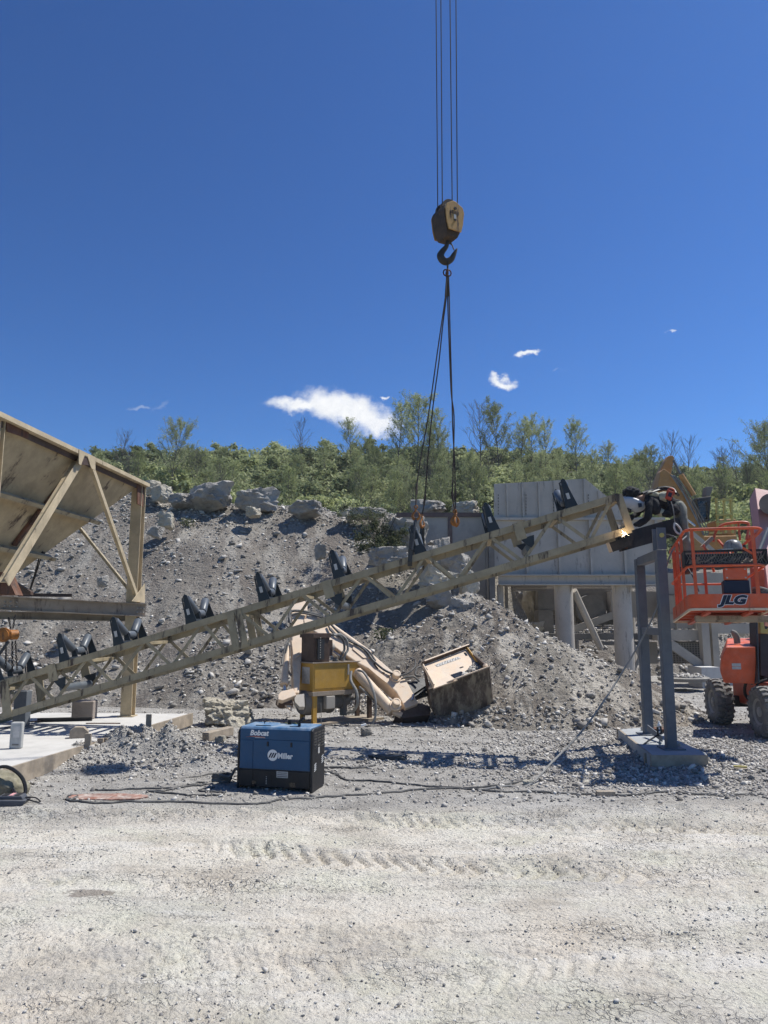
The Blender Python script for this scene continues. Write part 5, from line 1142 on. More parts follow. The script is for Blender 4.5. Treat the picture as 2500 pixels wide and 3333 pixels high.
# motor + pump under the tank
mz = .42; ma = FH(.05, .28, mz)
mb = MB(); mb.lathe(FH(.0, .30, mz), hx, [(-.12, .12), (-.1, .22), (.02, .26), (.18, .26), (.2, .23), (.55, .23), (.56, .25), (.62, .25), (.66, .17), (.86, .15), (.87, .18), (.9, .18), (.92, .11), (1.1, .11), (1.12, .05)], 26); mo = mb.build('electric_motor', m_plantd, hpu, smooth=True)
mb = MB(); mb.box(FH, .30, .52, -.06, .06, mz-.12, mz+.14); mb.build('terminal_box', m_plant, mo, bevel=.015)
mb = MB(); mb.cyl(FH(.98, .3, .1), FH(.98, .3, mz), .08, 12); mb.build('pump_foot', m_plantd, hpu)
for k, (a, c) in enumerate(((.9, .5), (1.12, .5))):
    mb = MB(); mb.tube(crv([FH(a, .26, mz), FH(a+.12, .2, mz+.02), FH(a+.2, .18, mz+.15), FH(a+.18, .2, zb_-.1)], 5), .028, 8); mb.build('hose', m_hosel, hpu, smooth=True)
# side manifold and hoses at the right corner
mb = MB(); mb.box(FH, Lt+.01, Lt+.16, -.06, .1, zb_+.0, ztp-.12); mb.build('manifold', m_brown, hpu)
mb = MB(); mb.box(FH, Lt-.1, Lt+.26, -.1, .1, ztp-.118, ztp-.095); mb.build('manifold_plate', m_cream, hpu)
mb = MB(); mb.lathe(FH(Lt+.17, .0, (zb_+ztp)/2-.1), hx, [(0, .08), (.08, .08), (.09, .05), (.16, .06), (.2, .06)], 14); mb.build('coupling', m_plant, hpu, smooth=True)
mb = MB(); mb.tube(crv([P(1143, 2185, 15.7), P(1142, 2215, 15.6), P(1160, 2250, 15.5), P(1164, 2290, 15.5), P(1150, 2315, 15.7), P(1130, 2320, 15.9)], 6), .03, 8); mb.build('hose', m_hosel, hpu, smooth=True)
mb = MB(); mb.tube(crv([P(1166, 2182, 15.9), P(1185, 2190, 15.7), P(1208, 2230, 15.5), P(1222, 2280, 15.4), P(1222, 2330, 15.4), P(1212, 2358, 15.4)], 6), .025, 8); mb.build('hose', m_hosel, hpu, smooth=True)
mb = MB(); mb.tube(crv([P(970, 2212, 15.8), P(945, 2195, 15.9), P(932, 2165, 16.0), P(930, 2130, 16.1), P(940, 2080, 16.2)], 6), .022, 8); mb.build('hose', m_hosel, hpu, smooth=True)
mb = MB(); mb.tube(crv([P(1170, 2235, 15.9), P(1195, 2258, 16.0), P(1230, 2290, 16.2), P(1270, 2320, 16.4)], 6), .022, 8); mb.build('hose', m_hosel, hpu, smooth=True)
mb = MB(); mb.tube([P(1045, 2290, 15.2), P(1046, 2362, 15.2)], .006, 5); mb.build('wire', m_hosel, hpu)
mb = MB(); mb.cyl(P(1176, 2362, 14.8), P(1192, 2358, 14.8), .025, 10); tag(mb.build('pipe_end', m_white), 'short white pipe stub on the ground in front of the power unit', 'pipe')
# ================================================================ crane hook block and slings
YC = 12.7
bc = P(1457, 745, YC)
cb = thing('crane_hook_block', bc, 'weathered yellow crane hook block hanging on four steel ropes against the sky', 'crane hook')
d1 = Vector((.86, -.5, 0)).normalized(); d2 = Vector((d1.y*-1, d1.x, 0)); d2 = Vector((-.5, -.86, 0)).normalized()
d1 = Vector((.80, .60, 0)); d2 = Vector((-.60, .80, 0))     # d1 along the cheek plate, -d2 faces the camera right
d1 = Vector((.88, .48, 0)).normalized(); d2 = Vector((-.48, .88, 0)).normalized()
lv = [(676, .42, .12), (690, .86, .20), (706, 1.0, .22), (745, .86, .2), (770, .66, .18), (783, .50, .16)]
vs = []; fs = []
def lev(py): return P(1457, py, YC).z
for py, k, dd in lv:
    z = lev(py); c = Vector((bc.x+ (0), bc.y, z))
    for sx, sy in ((-1, -1), (1, -1), (1, 1), (-1, 1)): vs.append(c+d1*(sx*.215*k)+d2*(sy*dd))
n_ = len(lv)
for i in range(n_-1):
    for k in range(4): fs.append((i*4+k, i*4+(k+1) % 4, (i+1)*4+(k+1) % 4, (i+1)*4+k))
fs.append((3, 2, 1, 0)); fs.append(tuple((n_-1)*4+k for k in range(4)))
mb = MB(); mb.add(vs, fs); body = mb.build('block_body', m_blockd, cb, bevel=.012)
for s in (-1, 1):   # yellow cheek plates
    pl = []
    for sx, i in ((-1, 1), (-1, 2), (-1, 3), (-1, 4), (1, 4), (1, 3), (1, 2), (1, 1), (.2, 0), (-.5, 0)):
        py, k, dd = lv[i]; z = lev(py)
        pl.append(Vector((bc.x, bc.y, z))+d1*(sx*.205*k)+d2*(s*(.225)))
    mb = MB(); mb.prism(pl, d2*(s*.022)); mb.build('cheek_plate', m_block, cb, bevel=.006)
mb = MB(); c = Vector((bc.x, bc.y, lev(700))); mb.cyl(c-d2*.262, c+d2*.262, .028, 12); c.z = lev(737); mb.cyl(c-d2*.256, c+d2*.256, .022, 12); mb.build('pin', m_rope, cb)
text_mesh('lettering', 'JOHNSON', .075, lambda x, y, z: Vector((bc.x, bc.y, lev(714)))+d1*(x+.01)-d2*(.2485+y)+Z*z, m_brown, cb, bold=.002) if 0 else None
mb = MB(); c = Vector((bc.x, bc.y, lev(726)))-d2*.249+d1*.0; mb.beam(c-Z*.04, c+Z*.04, .05, .004, side=d1); mb.build('name_plate', m_label, cb)
for k in range(2):
    mb = MB()
    for j in range(6): c = Vector((bc.x, bc.y, lev(710+k*6)))-d2*.249+d1*(-.085+j*.032); mb.beam(c-Z*.016, c+Z*.016, .018, .003, side=d1)
    mb.build('stencil_mark', m_brown, cb)
for o_ in (-.09, .09):
    mb = MB(); c = Vector((bc.x, bc.y, lev(690))); mb.cyl(c+d2*(o_-.03), c+d2*(o_+.03), .19, 24); mb.build('sheave', m_blockd, cb, smooth=True)
mb = MB(); c = P(1477, 668, YC-.15); mb.beam(P(1473, 682, YC-.1), P(1481, 664, YC-.1), .07, .07); mb.build('rope_guard', m_blockd, cb)
for px0, px1, py in ((1418, 1425, 686), (1434, 1440, 676), (1463, 1472, 664), (1483, 1489, 682)):
    a = P(px1, py, YC); b = P(px0, -160, YC+.05); mb = MB(); mb.tube([a, b], .0105, 6); mb.build('wire_rope', m_rope, cb)
mb = MB(); c = P(1455, 779, YC); mb.lathe(c-Z*.03, Z, [(0, .085), (.03, .10), (.10, .10), (.12, .06)], 18); mb.build('swivel', m_blockd, cb, smooth=True)
hp = [(860, 745), (853, 800), (835, 850), (790, 905), (763, 960), (785, 1015), (840, 1045), (905, 1015), (945, 945), (985, 868)]
mb = MB(); pts = crv([P(1250+x/4.1475, 600+y/4.1475, YC) for x, y in hp], 5); rr0 = [.034, .036, .043, .055, .068, .072, .066, .056, .042, .012]
rs = [float(np.interp(i/5, range(10), rr0)) for i in range(len(pts))]; mb.tube(pts, rs, 12); hk = mb.build('hook', m_dhook, cb, smooth=True)
mb = MB(); mb.tube([P(1466, 792, YC), P(1472, 798, YC), P(1478, 814, YC)], [.02, .012, .012], 6); mb.build('latch', m_dhook, hk)
# bridle with four legs
brd = thing('sling_bridle', P(1456, 890, YC), 'four leg wire rope bridle hanging from the crane hook to the truss', 'sling')
mb = MB(); t0, t1 = P(1457, 836, YC), P(1457, 884, YC); hh = (t0.z-t1.z)/2; c = (t0+t1)/2
mb.tube([c+Z*(hh-.05 if abs(math.sin(a)) > .01 else hh-.05)*math.sin(a)+Z*(.0)+Vector((0, 1, 0))*.055*math.cos(a) for a in [k*math.pi/10 for k in range(20)]], .014, 6, closed=True); mb.build('master_link', m_dhook, brd)
mb = MB()
for k in range(4):
    a = k*1.5+.3; c = P(1456, 888, YC)+Vector((.03*math.cos(a), .03*math.sin(a), 0)); mb.tube([c+Vector((.045*math.cos(t)*math.cos(a), .045*math.cos(t)*math.sin(a), .06*math.sin(t))) for t in [q*math.pi/5 for q in range(10)]], .013, 6, closed=True)
mb.build('shackle', m_rusty, brd)
legs = [([(1457, 896), (1457, 964), (1463, 1145), (1469, 1281), (1478, 1356), (1476, 1500), (1473, 1612), (1480, 1660)], 12.7, 1612), ([(1459, 896), (1462, 964), (1467, 1145), (1471, 1281), (1474, 1400), (1480, 1500), (1482, 1610), (1482, 1660)], 12.75, 1610),
        ([(1455, 896), (1450, 964), (1437, 1055), (1424, 1145), (1394, 1356), (1368, 1500), (1356, 1590), (1354, 1646)], 12.2, 1590), ([(1456, 896), (1453, 964), (1441, 1060), (1429, 1175), (1409, 1326), (1392, 1500), (1383, 1622), (1374, 1675)], 13.15, 1622)]
for pts, ye, sp0 in legs:
    y0 = YC; n = len(pts); q = [P(x, y, y0+(ye-y0)*(i/(n-1))) for i, (x, y) in enumerate(pts)]; mb = MB(); c = crv(q, 4); mb.tube(c, .0125, 6)
    mb.tube([q[-2]-(q[-1]-q[-2])*.25, q[-2]+(q[-1]-q[-2])*.35], .022, 6)
    mb.tube([q[0], q[1]], .017, 6); mb.build('sling_leg', m_sling, brd, smooth=True)
def eye_hook(top, size, parent, yaw=0):
    dx = Vector((math.cos(yaw), math.sin(yaw), 0)); mb = MB()
    mb.tube([top+dx*.035*math.cos(a)*size+Z*(.035*math.sin(a))*size for a in [k*math.pi/5 for k in range(10)]], .013*size, 6, closed=True)
    pr_ = [(0, -.04), (-.015, -.09), (-.06, -.15), (-.075, -.20), (-.05, -.25), (0, -.27), (.055, -.245), (.075, -.19), (.06, -.13)]
    pts = crv([top+(dx*a+Z*b)*size for a, b in pr_], 3); rs = [float(np.interp(i/3, range(9), [.016, .02, .024, .028, .032, .034, .03, .022, .01]))*size for i in range(len(pts))]
    mb.tube(pts, rs, 8); mb.tube([top+(dx*.005-Z*.07)*size, top+(dx*.05-Z*.12)*size, top+(dx*.06-Z*.15)*size], .007*size, 5)
    return mb.build('sling_hook', m_hook, parent, smooth=True)
h1 = P(1354, 1650, 12.2); eye_hook(h1, .78, brd); h2 = P(1374, 1678, 13.15); eye_hook(h2, .78, brd, .9)
h3 = P(1481, 1664, 12.7); eye_hook(h3, .88, brd, .2); eye_hook(h3+Vector((.02, .03, -.01)), .88, brd, 1.0)
cs = MB(); cb0 = on_top(1336); cs.tube([h1-Z*.19, P(1349, 1720, 12.15), P(1340, 1790, 12.1)], [.022, .03, .03], 6)
cs.beam(P(1341, 1735, 12.1), P(1334, 1828, cb0.y-.06), .07, .02, side=td); cs.beam(P(1334, 1826, cb0.y-.06), P(1334, 1842, cb0.y-.02), .075, .02, side=td); cs.beam(P(1345, 1735, 12.25), P(1340, 1815, cb0.y+.16), .06, .018, side=td)
tag(cs.build('choker_sling', m_black), 'black web sling round the near chord of the truss, under the left hook', 'web sling')
cs = MB(); q1 = P(1372, 1712, 13.15); fc = on_top(1368)+tn*TW
cs.beam(q1, P(1366, 1790, fc.y-.03), .045, .012, side=td); cs.beam(q1+Vector((.03, 0, 0)), P(1377, 1790, fc.y+.08), .045, .012, side=td); cs.beam(P(1364, 1788, fc.y-.04), P(1378, 1806, fc.y-.02), .07, .03, side=td)
tag(cs.build('choker_sling', m_black), 'black web sling round the far chord of the truss, behind the idler', 'web sling')
# ================================================================ excavator arm lying at the bank
an = Vector((.22, -.72, .68)).normalized(); ap = P(1100, 2340, 15.2)
def AP(px, py, off=0): return PL(px, py, ap+an*off, an)
arm = thing('folded_boom', Vector((ap.x, ap.y, 0)), 'faded cream hydraulic boom and arm lying folded against the gravel bank', 'excavator arm')
def plate(pts, th_, mat, name, parent, off=0, bev=0):
    mb = MB(); mb.prism([AP(x, y, off) for x, y in pts], -an*th_); return mb.build(name, mat, parent, bevel=bev)
bo = plate([(948, 1957), (984, 1950), (1001, 1962), (1001, 1991), (990, 2012), (990, 2045), (982, 2141), (974, 2256), (957, 2256), (951, 2147), (950, 2010), (946, 1976)], .28, m_cream, 'boom', arm, 0, .02)
plate([(949, 2084), (976, 2092), (976, 2132), (957, 2147)], .02, m_cream, 'wear_plate', bo, .021)
st = plate([(988, 2016), (1000, 2008), (1036, 2008), (1072, 2032), (1150, 2092), (1219, 2133), (1288, 2193), (1314, 2204), (1331, 2229), (1362, 2289), (1320, 2306), (1290, 2252), (1258, 2222), (1201, 2176), (1166, 2158), (1104, 2117), (1031, 2059), (992, 2036)], .30, m_cream, 'stick', arm, .02, .02)
plate([(1151, 2094), (1214, 2140), (1183, 2141), (1148, 2112)], .02, m_cream, 'wear_plate', st, .042)
plate([(1198, 2172), (1226, 2182), (1258, 2205), (1258, 2222), (1230, 2200)], .02, m_cream, 'wear_plate', st, .043)
for (x, y) in ((1286, 2207), (1286, 2299)):
    mb = MB(); c = AP(x, y, .0); mb.lathe(c, an, [(0, .13), (.05, .125), (.055, .085), (.17, .085), (.175, .06), (.165, .05)], 20); mb.build('pin', m_cream, st, smooth=True)
for pts in ([(1215, 2160), (1219, 2158), (1232, 2176), (1228, 2177)], [(1241, 2190), (1247, 2187), (1253, 2190), (1250, 2194)], [(1258, 2202), (1266, 2197), (1270, 2200)]):
    plate(pts, .01, m_brown, 'slot', st, .045)
plate([(1318, 2300), (1362, 2287), (1402, 2298), (1402, 2326), (1312, 2338), (1288, 2322)], .4, m_brown, 'linkage', arm, -.06, .02)
for a, b, r, nm, mt in (((1160, 2185), (1280, 2318), .115, 'cylinder', m_cream), ((1062, 2104), (1108, 2138), .045, 'cylinder_rod', m_chrome), ((1278, 2316), (1308, 2330), .06, 'cylinder_rod', m_cream)):
    mb = MB(); mb.lathe(AP(*a, -.1), (AP(*b, -.1)-AP(*a, -.1)), [(0, r*.8), (.02, r), (max(.03, (AP(*b)-AP(*a)).length-.06), r), ((AP(*b)-AP(*a)).length-.05, r*1.12), ((AP(*b)-AP(*a)).length, r*1.1)], 18); mb.build(nm, mt, arm, smooth=True)
mb = MB(); a, b = AP(1072, 2033, -.05), AP(1205, 2128, -.05); mb.lathe(a, b-a, [(0, .04), (.02, .065), ((b-a).length, .065)], 14); mb.build('cylinder', m_cream, arm, smooth=True)
mb = MB(); a, b = AP(925, 2230, -.1), AP(936, 2105, -.1); mb.lathe(a, b-a, [(0, .085), (.06, .10), (.08, .075), ((b-a).length*.9, .06), ((b-a).length, .05)], 16); mb.build('cylinder', m_cream, arm, smooth=True)
mb = MB(); mb.lathe(AP(928, 2250, -.1), AP(926, 2228, -.1)-AP(928, 2250, -.1), [(0, .035), (.2, .035)], 10); mb.build('cylinder_rod', m_chrome, arm, smooth=True)
plate([(905, 2262), (915, 2250), (955, 2240), (965, 2262), (920, 2280), (906, 2276)], .2, m_cream, 'bracket', arm, .05, .01)
plate([(900, 2278), (945, 2262), (955, 2290), (910, 2290)], .15, m_brown, 'bracket', arm, -.05)
plate([(920, 2288), (948, 2286), (950, 2314)], .04, m_cream, 'bracket', arm, -.1)
plate([(958, 2262), (990, 2258), (992, 2300), (975, 2300), (960, 2284)], .1, m_plant, 'bracket', arm, .0)
for pts, r in ([[(946, 2030), (942, 1998), (958, 1988), (1000, 1992), (1040, 2003), (1056, 2012)], .03], [[(944, 2024), (946, 2004), (970, 1996), (1010, 1999), (1050, 2010)], .022], [[(1080, 2035), (1110, 2065), (1150, 2090), (1190, 2118), (1215, 2150), (1250, 2180), (1285, 2196)], .025], [[(1068, 2034), (1085, 2060), (1140, 2088), (1185, 2108), (1205, 2125), (1222, 2150)], .022], [[(948, 1990), (936, 2010), (934, 2035), (948, 2048)], .02], [[(945, 2072), (930, 2100), (921, 2140), (919, 2165)], .02],
               [[(1302, 2200), (1330, 2190), (1350, 2170), (1352, 2150)], .018], [[(1310, 2208), (1345, 2202), (1365, 2218)], .02], [[(1370, 2200), (1352, 2196), (1358, 2175), (1372, 2170)], .022]):
    mb = MB(); mb.tube(crv([AP(x, y, .07) for x, y in pts], 5), r, 7); mb.build('hose', m_hose, arm, smooth=True)
for q in range(3):
    plate([(1318+q*4, 2228+q*9), (1372, 2206+q*18), (1396, 2224+q*18), (1340+q*8, 2262+q*6)], .06, m_black, 'link_rod', arm, -.02-.05*q)
mb = MB(); mb.tube([AP(1345, 2262, .1), AP(1340, 2280, .1)], .03, 8); mb.build('grease_fitting', m_chrome, arm)
# hydraulic breaker shield / bucket
bk_ = thing('bucket', P(1500, 2325, 15.6), 'heavy worn steel bucket with a cream upper plate resting in the gravel', 'bucket')
yb_ = 15.5
ft = [(1397, 2241), (1593, 2169), (1596, 2201), (1604, 2282), (1580, 2304), (1539, 2319), (1503, 2325), (1423, 2328), (1409, 2318), (1403, 2290)]
f3 = []
for x, y in ft:
    lean = (y-2170)/160.0*.35; f3.append(P(x, y, yb_+lean))
mb = MB(); mb.prism(f3, (0.02, .06, 0)); sh = mb.build('bucket_shell', m_bucket, bk_, bevel=.01)
mb = MB(); a, b = P(1395, 2242, yb_), P(1595, 2168, yb_); mb.beam(a, b, .10, .02); mb.build('lip', m_cream, sh)
mb = MB(); a, b, c = P(1400, 2244, yb_-.01), P(1407, 2300, yb_+.1), P(1416, 2325, yb_+.3); mb.beam(a, b, .03, .05); mb.beam(b, c, .03, .05); mb.build('rib', m_bucket, sh)
for x, y in ((1404, 2240), (1580, 2168)):
    mb = MB(); mb.lathe(P(x, y, yb_+.1)-Z*.02, Z, [(0, .05), (.03, .055), (.07, .03)], 12); mb.build('knob', m_cream, bk_, smooth=True)
mb = MB(); c = P(1407, 2247, yb_-.02); mb.lathe(c, (0, -1, 0), [(0, .05), (.02, .045), (.022, .02)], 14); mb.build('bolt', m_bucket, bk_)
bn = Vector((.12, -.5, .86)).normalized(); bp0 = P(1490, 2215, yb_+.06)
def BP(px, py, off=0): return PL(px, py, bp0+bn*off, bn)
mb = MB(); mb.prism([BP(1376, 2166), BP(1520, 2113), BP(1580, 2180), BP(1412, 2240)], -bn*.03); up_ = mb.build('upper_plate', m_cream, bk_)
for a, b, w, mt in (((1372, 2166), (1526, 2108), .10, m_brown), ((1376, 2170), (1412, 2236), .07, m_cream), ((1518, 2112), (1560, 2170), .07, m_yellow)):
    mb = MB(); mb.beam(BP(*a)+bn*w*.5, BP(*b)+bn*w*.5, .02, w, up=bn); mb.build('flange', mt, up_)
mb = MB(); mb.beam(BP(1380, 2165)+bn*.11, BP(1524, 2111)+bn*.11, .03, .01, up=bn); mb.build('flange', m_cream, up_)
for (x0, y0, x1, y1, w) in ((1383, 2172, 1389, 2181, .05), (1513, 2124, 1519, 2134, .05), (1497, 2174, 1508, 2170, .03)):
    mb = MB(); mb.beam(BP(x0, y0, .004), BP(x1, y1, .004), w, .006, up=bn); mb.build('slot', m_glass, up_)
mb = MB(); mb.beam(BP(1474, 2203, .004), BP(1509, 2191, .004), .15, .006, up=bn); mb.build('slot', m_glass, up_, bevel=.0)
mb = MB(); mb.beam(BP(1420, 2167, .004), BP(1496, 2140, .004), .085, .005, up=bn); dp = mb.build('name_strip', m_label, up_)
mb = MB()
for k in range(9):
    f = (k+.5)/9; x = 1420+76*f; y = 2167-27*f; s_ = 2.2 if k % 2 else 1.2
    mb.beam(BP(x-2.2, y+3.2, .008), BP(x-2.2+s_, y-3.2, .008), .014, .002, up=bn); mb.beam(BP(x-2, y+(3 if k % 3 else -3), .008), BP(x+2.4, y+(1.6 if k % 3 else -4.4), .008), .014, .002, up=bn)
mb.build('worn_lettering', m_plantd, dp)
# side and back of the bucket
mb = MB(); a = P(1397, 2241, yb_+.02); mb.prism([f3[0]+Vector((0, .07, 0)), f3[-1]+Vector((0, .07, 0)), f3[-2]+Vector((0, .07, 0)), f3[-2]+Vector((-.05, .8, .1)), BP(1376, 2166, -.04)], (.03, 0, 0)); mb.build('side_plate', m_brown, bk_)
mb = MB(); mb.prism([f3[1]+Vector((-.04, .07, 0)), f3[3]+Vector((-.04, .07, 0)), f3[3]+Vector((-.1, .8, .1)), BP(1520, 2113, -.04)], (.03, 0, 0)); mb.build('side_plate', m_brown, bk_)
c = [BP(1512, 2200, .0), BP(1552, 2165, .0), BP(1590, 2176, .0), BP(1560, 2192, .0)]
npt = 500; pa = rng.uniform(0, 1, (npt, 2)); base = np.array(BP(1585, 2178, .0)); e1 = np.array(BP(1505, 2207)-BP(1585, 2178)); e2 = np.array(BP(1550, 2162)-BP(1585, 2178)); ok = pa.sum(1) < 1
pts_ = base+pa[ok, :1]*e1+pa[ok, 1:]*e2+np.array([0, 0, .02])
stones('loose_stones', 'gravel heap lying in the corner of the bucket', pts_, lgn(len(pts_), .06, .4, .03, .14), m_stone, flat=.9)
# ================================================================ retaining wall
Yw = 25.0
wl_ = thing('retaining_wall', P(1440, 1900, Yw), 'concrete panel retaining wall framed by brown steel channels behind the truss', 'retaining wall')
def vb(x0, y0, x1, y1, Y, dep):   # vertical box from pixel rectangle at depth Y
    a = P(x0, y0, Y); b = P(x1, y1, Y); c = P((x0+x1)/2, (y0+y1)/2, Y); xa, xb = P(x0, (y0+y1)/2, Y).x, P(x1, (y0+y1)/2, Y).x
    mb = MB(); mb.box(frame((0, 0, 0), (1, 0, 0), (0, 1, 0)), xa, xb, Y, Y+dep, P((x0+x1)/2, y1, Y).z, P((x0+x1)/2, y0, Y).z); return mb
for x0, x1 in ((1300, 1357), (1357, 1466), (1466, 1583)): vb(x0+1, 1680, x1-1, 2010, Yw+.06, .2).build('concrete_panel', m_wallc, wl_)
for x0, x1 in ((1350, 1362), (1460, 1474)): vb(x0, 1682, x1, 2010, Yw, .15).build('post', m_brown if 0 else paint('primer_brown', (.13, .085, .075), dust=.3), wl_)
vb(1290, 1668, 1586, 1682, Yw-.01, .25).build('top_channel', bpy.data.materials['primer_brown'], wl_)
vb(1583, 1670, 1592, 2010, Yw-.15, .5).build('corner_angle', m_plant, wl_)
# ================================================================ steel bin on pillars
Yn = 24.0
bn_ = thing('steel_bin', P(1850, 2100, Yn), 'big dusty grey steel bin on round pillars behind the truss', 'steel bin')
def PY(x, y, Y=Yn): return P(x, y, Y)
zb2 = PY(1800, 1872).z; zm2 = PY(1800, 1684).z
mb = MB(); mb.prism([PY(1608, 1575), PY(1700, 1570), PY(1905, 1558), PY(2005, 1640), PY(2060, 1690), PY(1608, 1690)], (0, .03, 0)); mb.build('upper_plate', m_binm, bn_)
vb(1606, 1690, 2160, 1872, Yn, .03).build('lower_plate', m_binm, bn_)
for x in (1609, 2130): # side walls going back
    mb = MB(); a = PY(x, 1571 if x < 2000 else 1690); a2 = P(x+4, 1600, Yn+4); mb.prism([Vector((a.x, Yn+.031, zb2)), Vector((a2.x, Yn+4, zb2)), Vector((a2.x, Yn+4, a.z-.04)), Vector((a.x, Yn+.031, a.z-.04))], (.03, 0, 0)); mb.build('side_plate', m_binm, bn_)
vb(1602, 1684, 2165, 1692, Yn-.12, .118).build('girt', m_binm, bn_)
for x in (1652, 1703, 1756, 1807, 1905, 1952):
    t_ = 1574-(x-1608)*.05 if x < 1905 else 1556+(x-1905)*.82
    vb(x-3, t_+2, x+3, 1683, Yn-.07, .068).build('stiffener', m_binm, bn_)
for x in (1716, 1822, 1925, 2035, 2140): vb(x-4, 1693, x+4, 1871, Yn-.12, .118).build('stiffener', m_binm, bn_)
for x in (1622, 1700, 1712, 1802, 1812, 1902, 1915):  # bolt slots
    mb = MB()
    for k in range(7):
        c = PY(x, 1612+k*10); mb = MB(); mb.beam(c+Vector((0, -.012, -.03)), c+Vector((0, -.012, .03)), .022, .02, up=(0, 1, 0)); mb.build('bolt', m_plantd, bn_)
mb = MB(); a = PY(1622, 1888, Yn-.1); b = PY(2160, 1888, Yn-.1); mb.ibeam(Vector((a.x, a.y, a.z)), Vector((b.x, b.y, a.z)), .35, .33, .03); mb.build('main_beam', m_binm, bn_)
for Yk in (Yn+2, Yn+4):
    mb = MB(); mb.ibeam(Vector((a.x, Yk, a.z)), Vector((b.x, Yk, a.z)), .3, .33, .03); mb.build('main_beam', m_binm, bn_)
for (px, yb0) in ((1833, 2130), (2022, 2190)):
    c = PY(px, 1900, Yn+.25); mb = MB(); mb.lathe(Vector((c.x, c.y, -.1)), Z, [(0, .30), (c.z+.1, .30)], 28); pl_o = mb.build('pillar', m_binm, bn_, smooth=True)
    for k in range(4):
        an_ = k*math.pi/2+.6; dd = Vector((math.cos(an_), math.sin(an_), 0)); mb = MB(); mb.prism([Vector((c.x, c.y, c.z))+dd*.3, Vector((c.x, c.y, c.z))+dd*.46, Vector((c.x, c.y, c.z-.35))+dd*.3], dd.cross(Z)*.02); mb.build('gusset', m_binm, pl_o)
for px in (1850, 2035):
    c = PY(px, 1900, Yn+3.9); mb = MB(); mb.lathe(Vector((c.x, c.y, -.1)), Z, [(0, .30), (c.z+.1, .30)], 24); mb.build('pillar', m_binm, bn_, smooth=True)
mb = MB(); mb.tube([PY(1868, 1922, Yn+.3), PY(1955, 2110, Yn+1.4)], .11, 14); mb.build('diagonal_brace', m_binm, bn_, smooth=True)
# left portal of the bin
for i, (x0, x1, Y) in enumerate(((1594, 1612, 23.7), (1624, 1641, 24.2), (1646, 1656, 25.2), (1660, 1669, 26.2), (1673, 1681, 27.4))):
    vb(x0, 1700 if i == 0 else 1905, x1, 2140, Y, .25).build('column', m_plantd if i in (0, 2) else m_binm, bn_)
for i in range(4): vb(1630, 1903+i*5, 1780, 1907+i*5, 24.4+i*.9, .3).build('cross_beam', m_plantd, bn_)
# ================================================================ crushing plant behind and right of the pillars
pln = thing('crushing_plant', P(2150, 2240, 26), 'dusty grey crushing plant with conveyors and platforms behind the pillars', 'crushing plant')
R = [(1752, 1918, 1990, 1985, 27.5, 1.5, 'machine_housing', m_plantd), (1990, 1925, 2230, 2010, 27.0, .6, 'machine_housing', m_plant), (1754, 1986, 1802, 2062, 27, .8, 'motor_cover', m_plantd),
     (1770, 2062, 2160, 2082, 26.5, .35, 'walkway_beam', m_plantd), (1770, 2018, 2050, 2034, 27.8, .2, 'walkway_beam', m_plantd), (2160, 1865, 2460, 1935, 26.5, .3, 'cladding_panel', m_plant), (2150, 1938, 2300, 1996, 26.3, .3, 'cladding_panel', m_plant),
     (2150, 1998, 2320, 2046, 26.2, .3, 'cladding_panel', m_plant), (2140, 2050, 2300, 2085, 25.6, .5, 'conveyor_side', m_plant), (2300, 2030, 2470, 2062, 25.8, .5, 'conveyor_side', m_plant), (2176, 2088, 2290, 2160, 26, .1, 'mesh_guard', m_plantd),
     (2286, 1960, 2310, 2180, 25.2, .3, 'column', m_plant), (2318, 1960, 2338, 2180, 25.6, .3, 'column', m_plant), (2150, 1800, 2158, 2085, 25.8, .2, 'column', m_plant), (2235, 1700, 2243, 2050, 26.6, .2, 'column', m_plant), (2095, 2090, 2140, 2160, 26.8, .6, 'machine_housing', m_plant),
     (2285, 2172, 2345, 2246, 24.4, 1.1, 'footing', m_conc), (2345, 2176, 2420, 2246, 25.6, 1.1, 'footing', m_conc), (1950, 2088, 2080, 2100, 26.4, .3, 'walkway_beam', m_plantd), (2060, 1800, 2120, 1862, 26.8, .4, 'machine_housing', m_plantd), (2190, 1795, 2330, 1815, 27, .3, 'walkway_beam', m_plant)]
for (x0, y0, x1, y1, Y, d_, nm, mt) in R: vb(x0, y0, x1, y1, Y, d_).build(nm, mt, pln)
for (x0, y0, x1, y1, Y, r_, mt) in ((1866, 2050, 2000, 2000, 27, .14, m_plant), (2180, 2095, 2290, 2172, 25.4, .16, m_plant), (2330, 2000, 2420, 2070, 26, .08, m_plant), (2110, 2088, 2090, 2175, 26, .05, m_plant), (2060, 2090, 2100, 2180, 26, .05, m_plant), (2100, 2090, 2065, 2180, 26, .05, m_plant), (2210, 1700, 2330, 1800, 27, .08, m_plant)):
    mb = MB(); mb.beam(P(x0, y0, Y), P(x1, y1, Y), r_, r_*1.8); mb.build('diagonal', mt, pln)
for k in range(10):
    vb(1770, 1996+k*7, 2060, 1998+k*7, 27.9, .03).build('handrail', m_plantd, pln)
for x in (1790, 1880, 1960, 2040): vb(x, 1990, x+3, 2066, 27.85, .03).build('handrail', m_plantd, pln)
for k in range(9): vb(2178, 2092+k*7.5, 2288, 2094+k*7.5, 25.95, .03).build('mesh_bar', m_plant, pln)
for k in range(12): vb(2180+k*9, 2092, 2182+k*9, 2158, 25.93, .015).build('mesh_bar', m_plant, pln)
for x in (2200, 2262): vb(x, 1936, x+5, 2050, 26.05, .1).build('stiffener', m_plant, pln)
mb = MB(); c = P(1925, 1985, 27.2); mb.cyl(c, c+Vector((0, .6, 0)), .55, 28); mb.build('flywheel', m_plantd, pln, smooth=True)
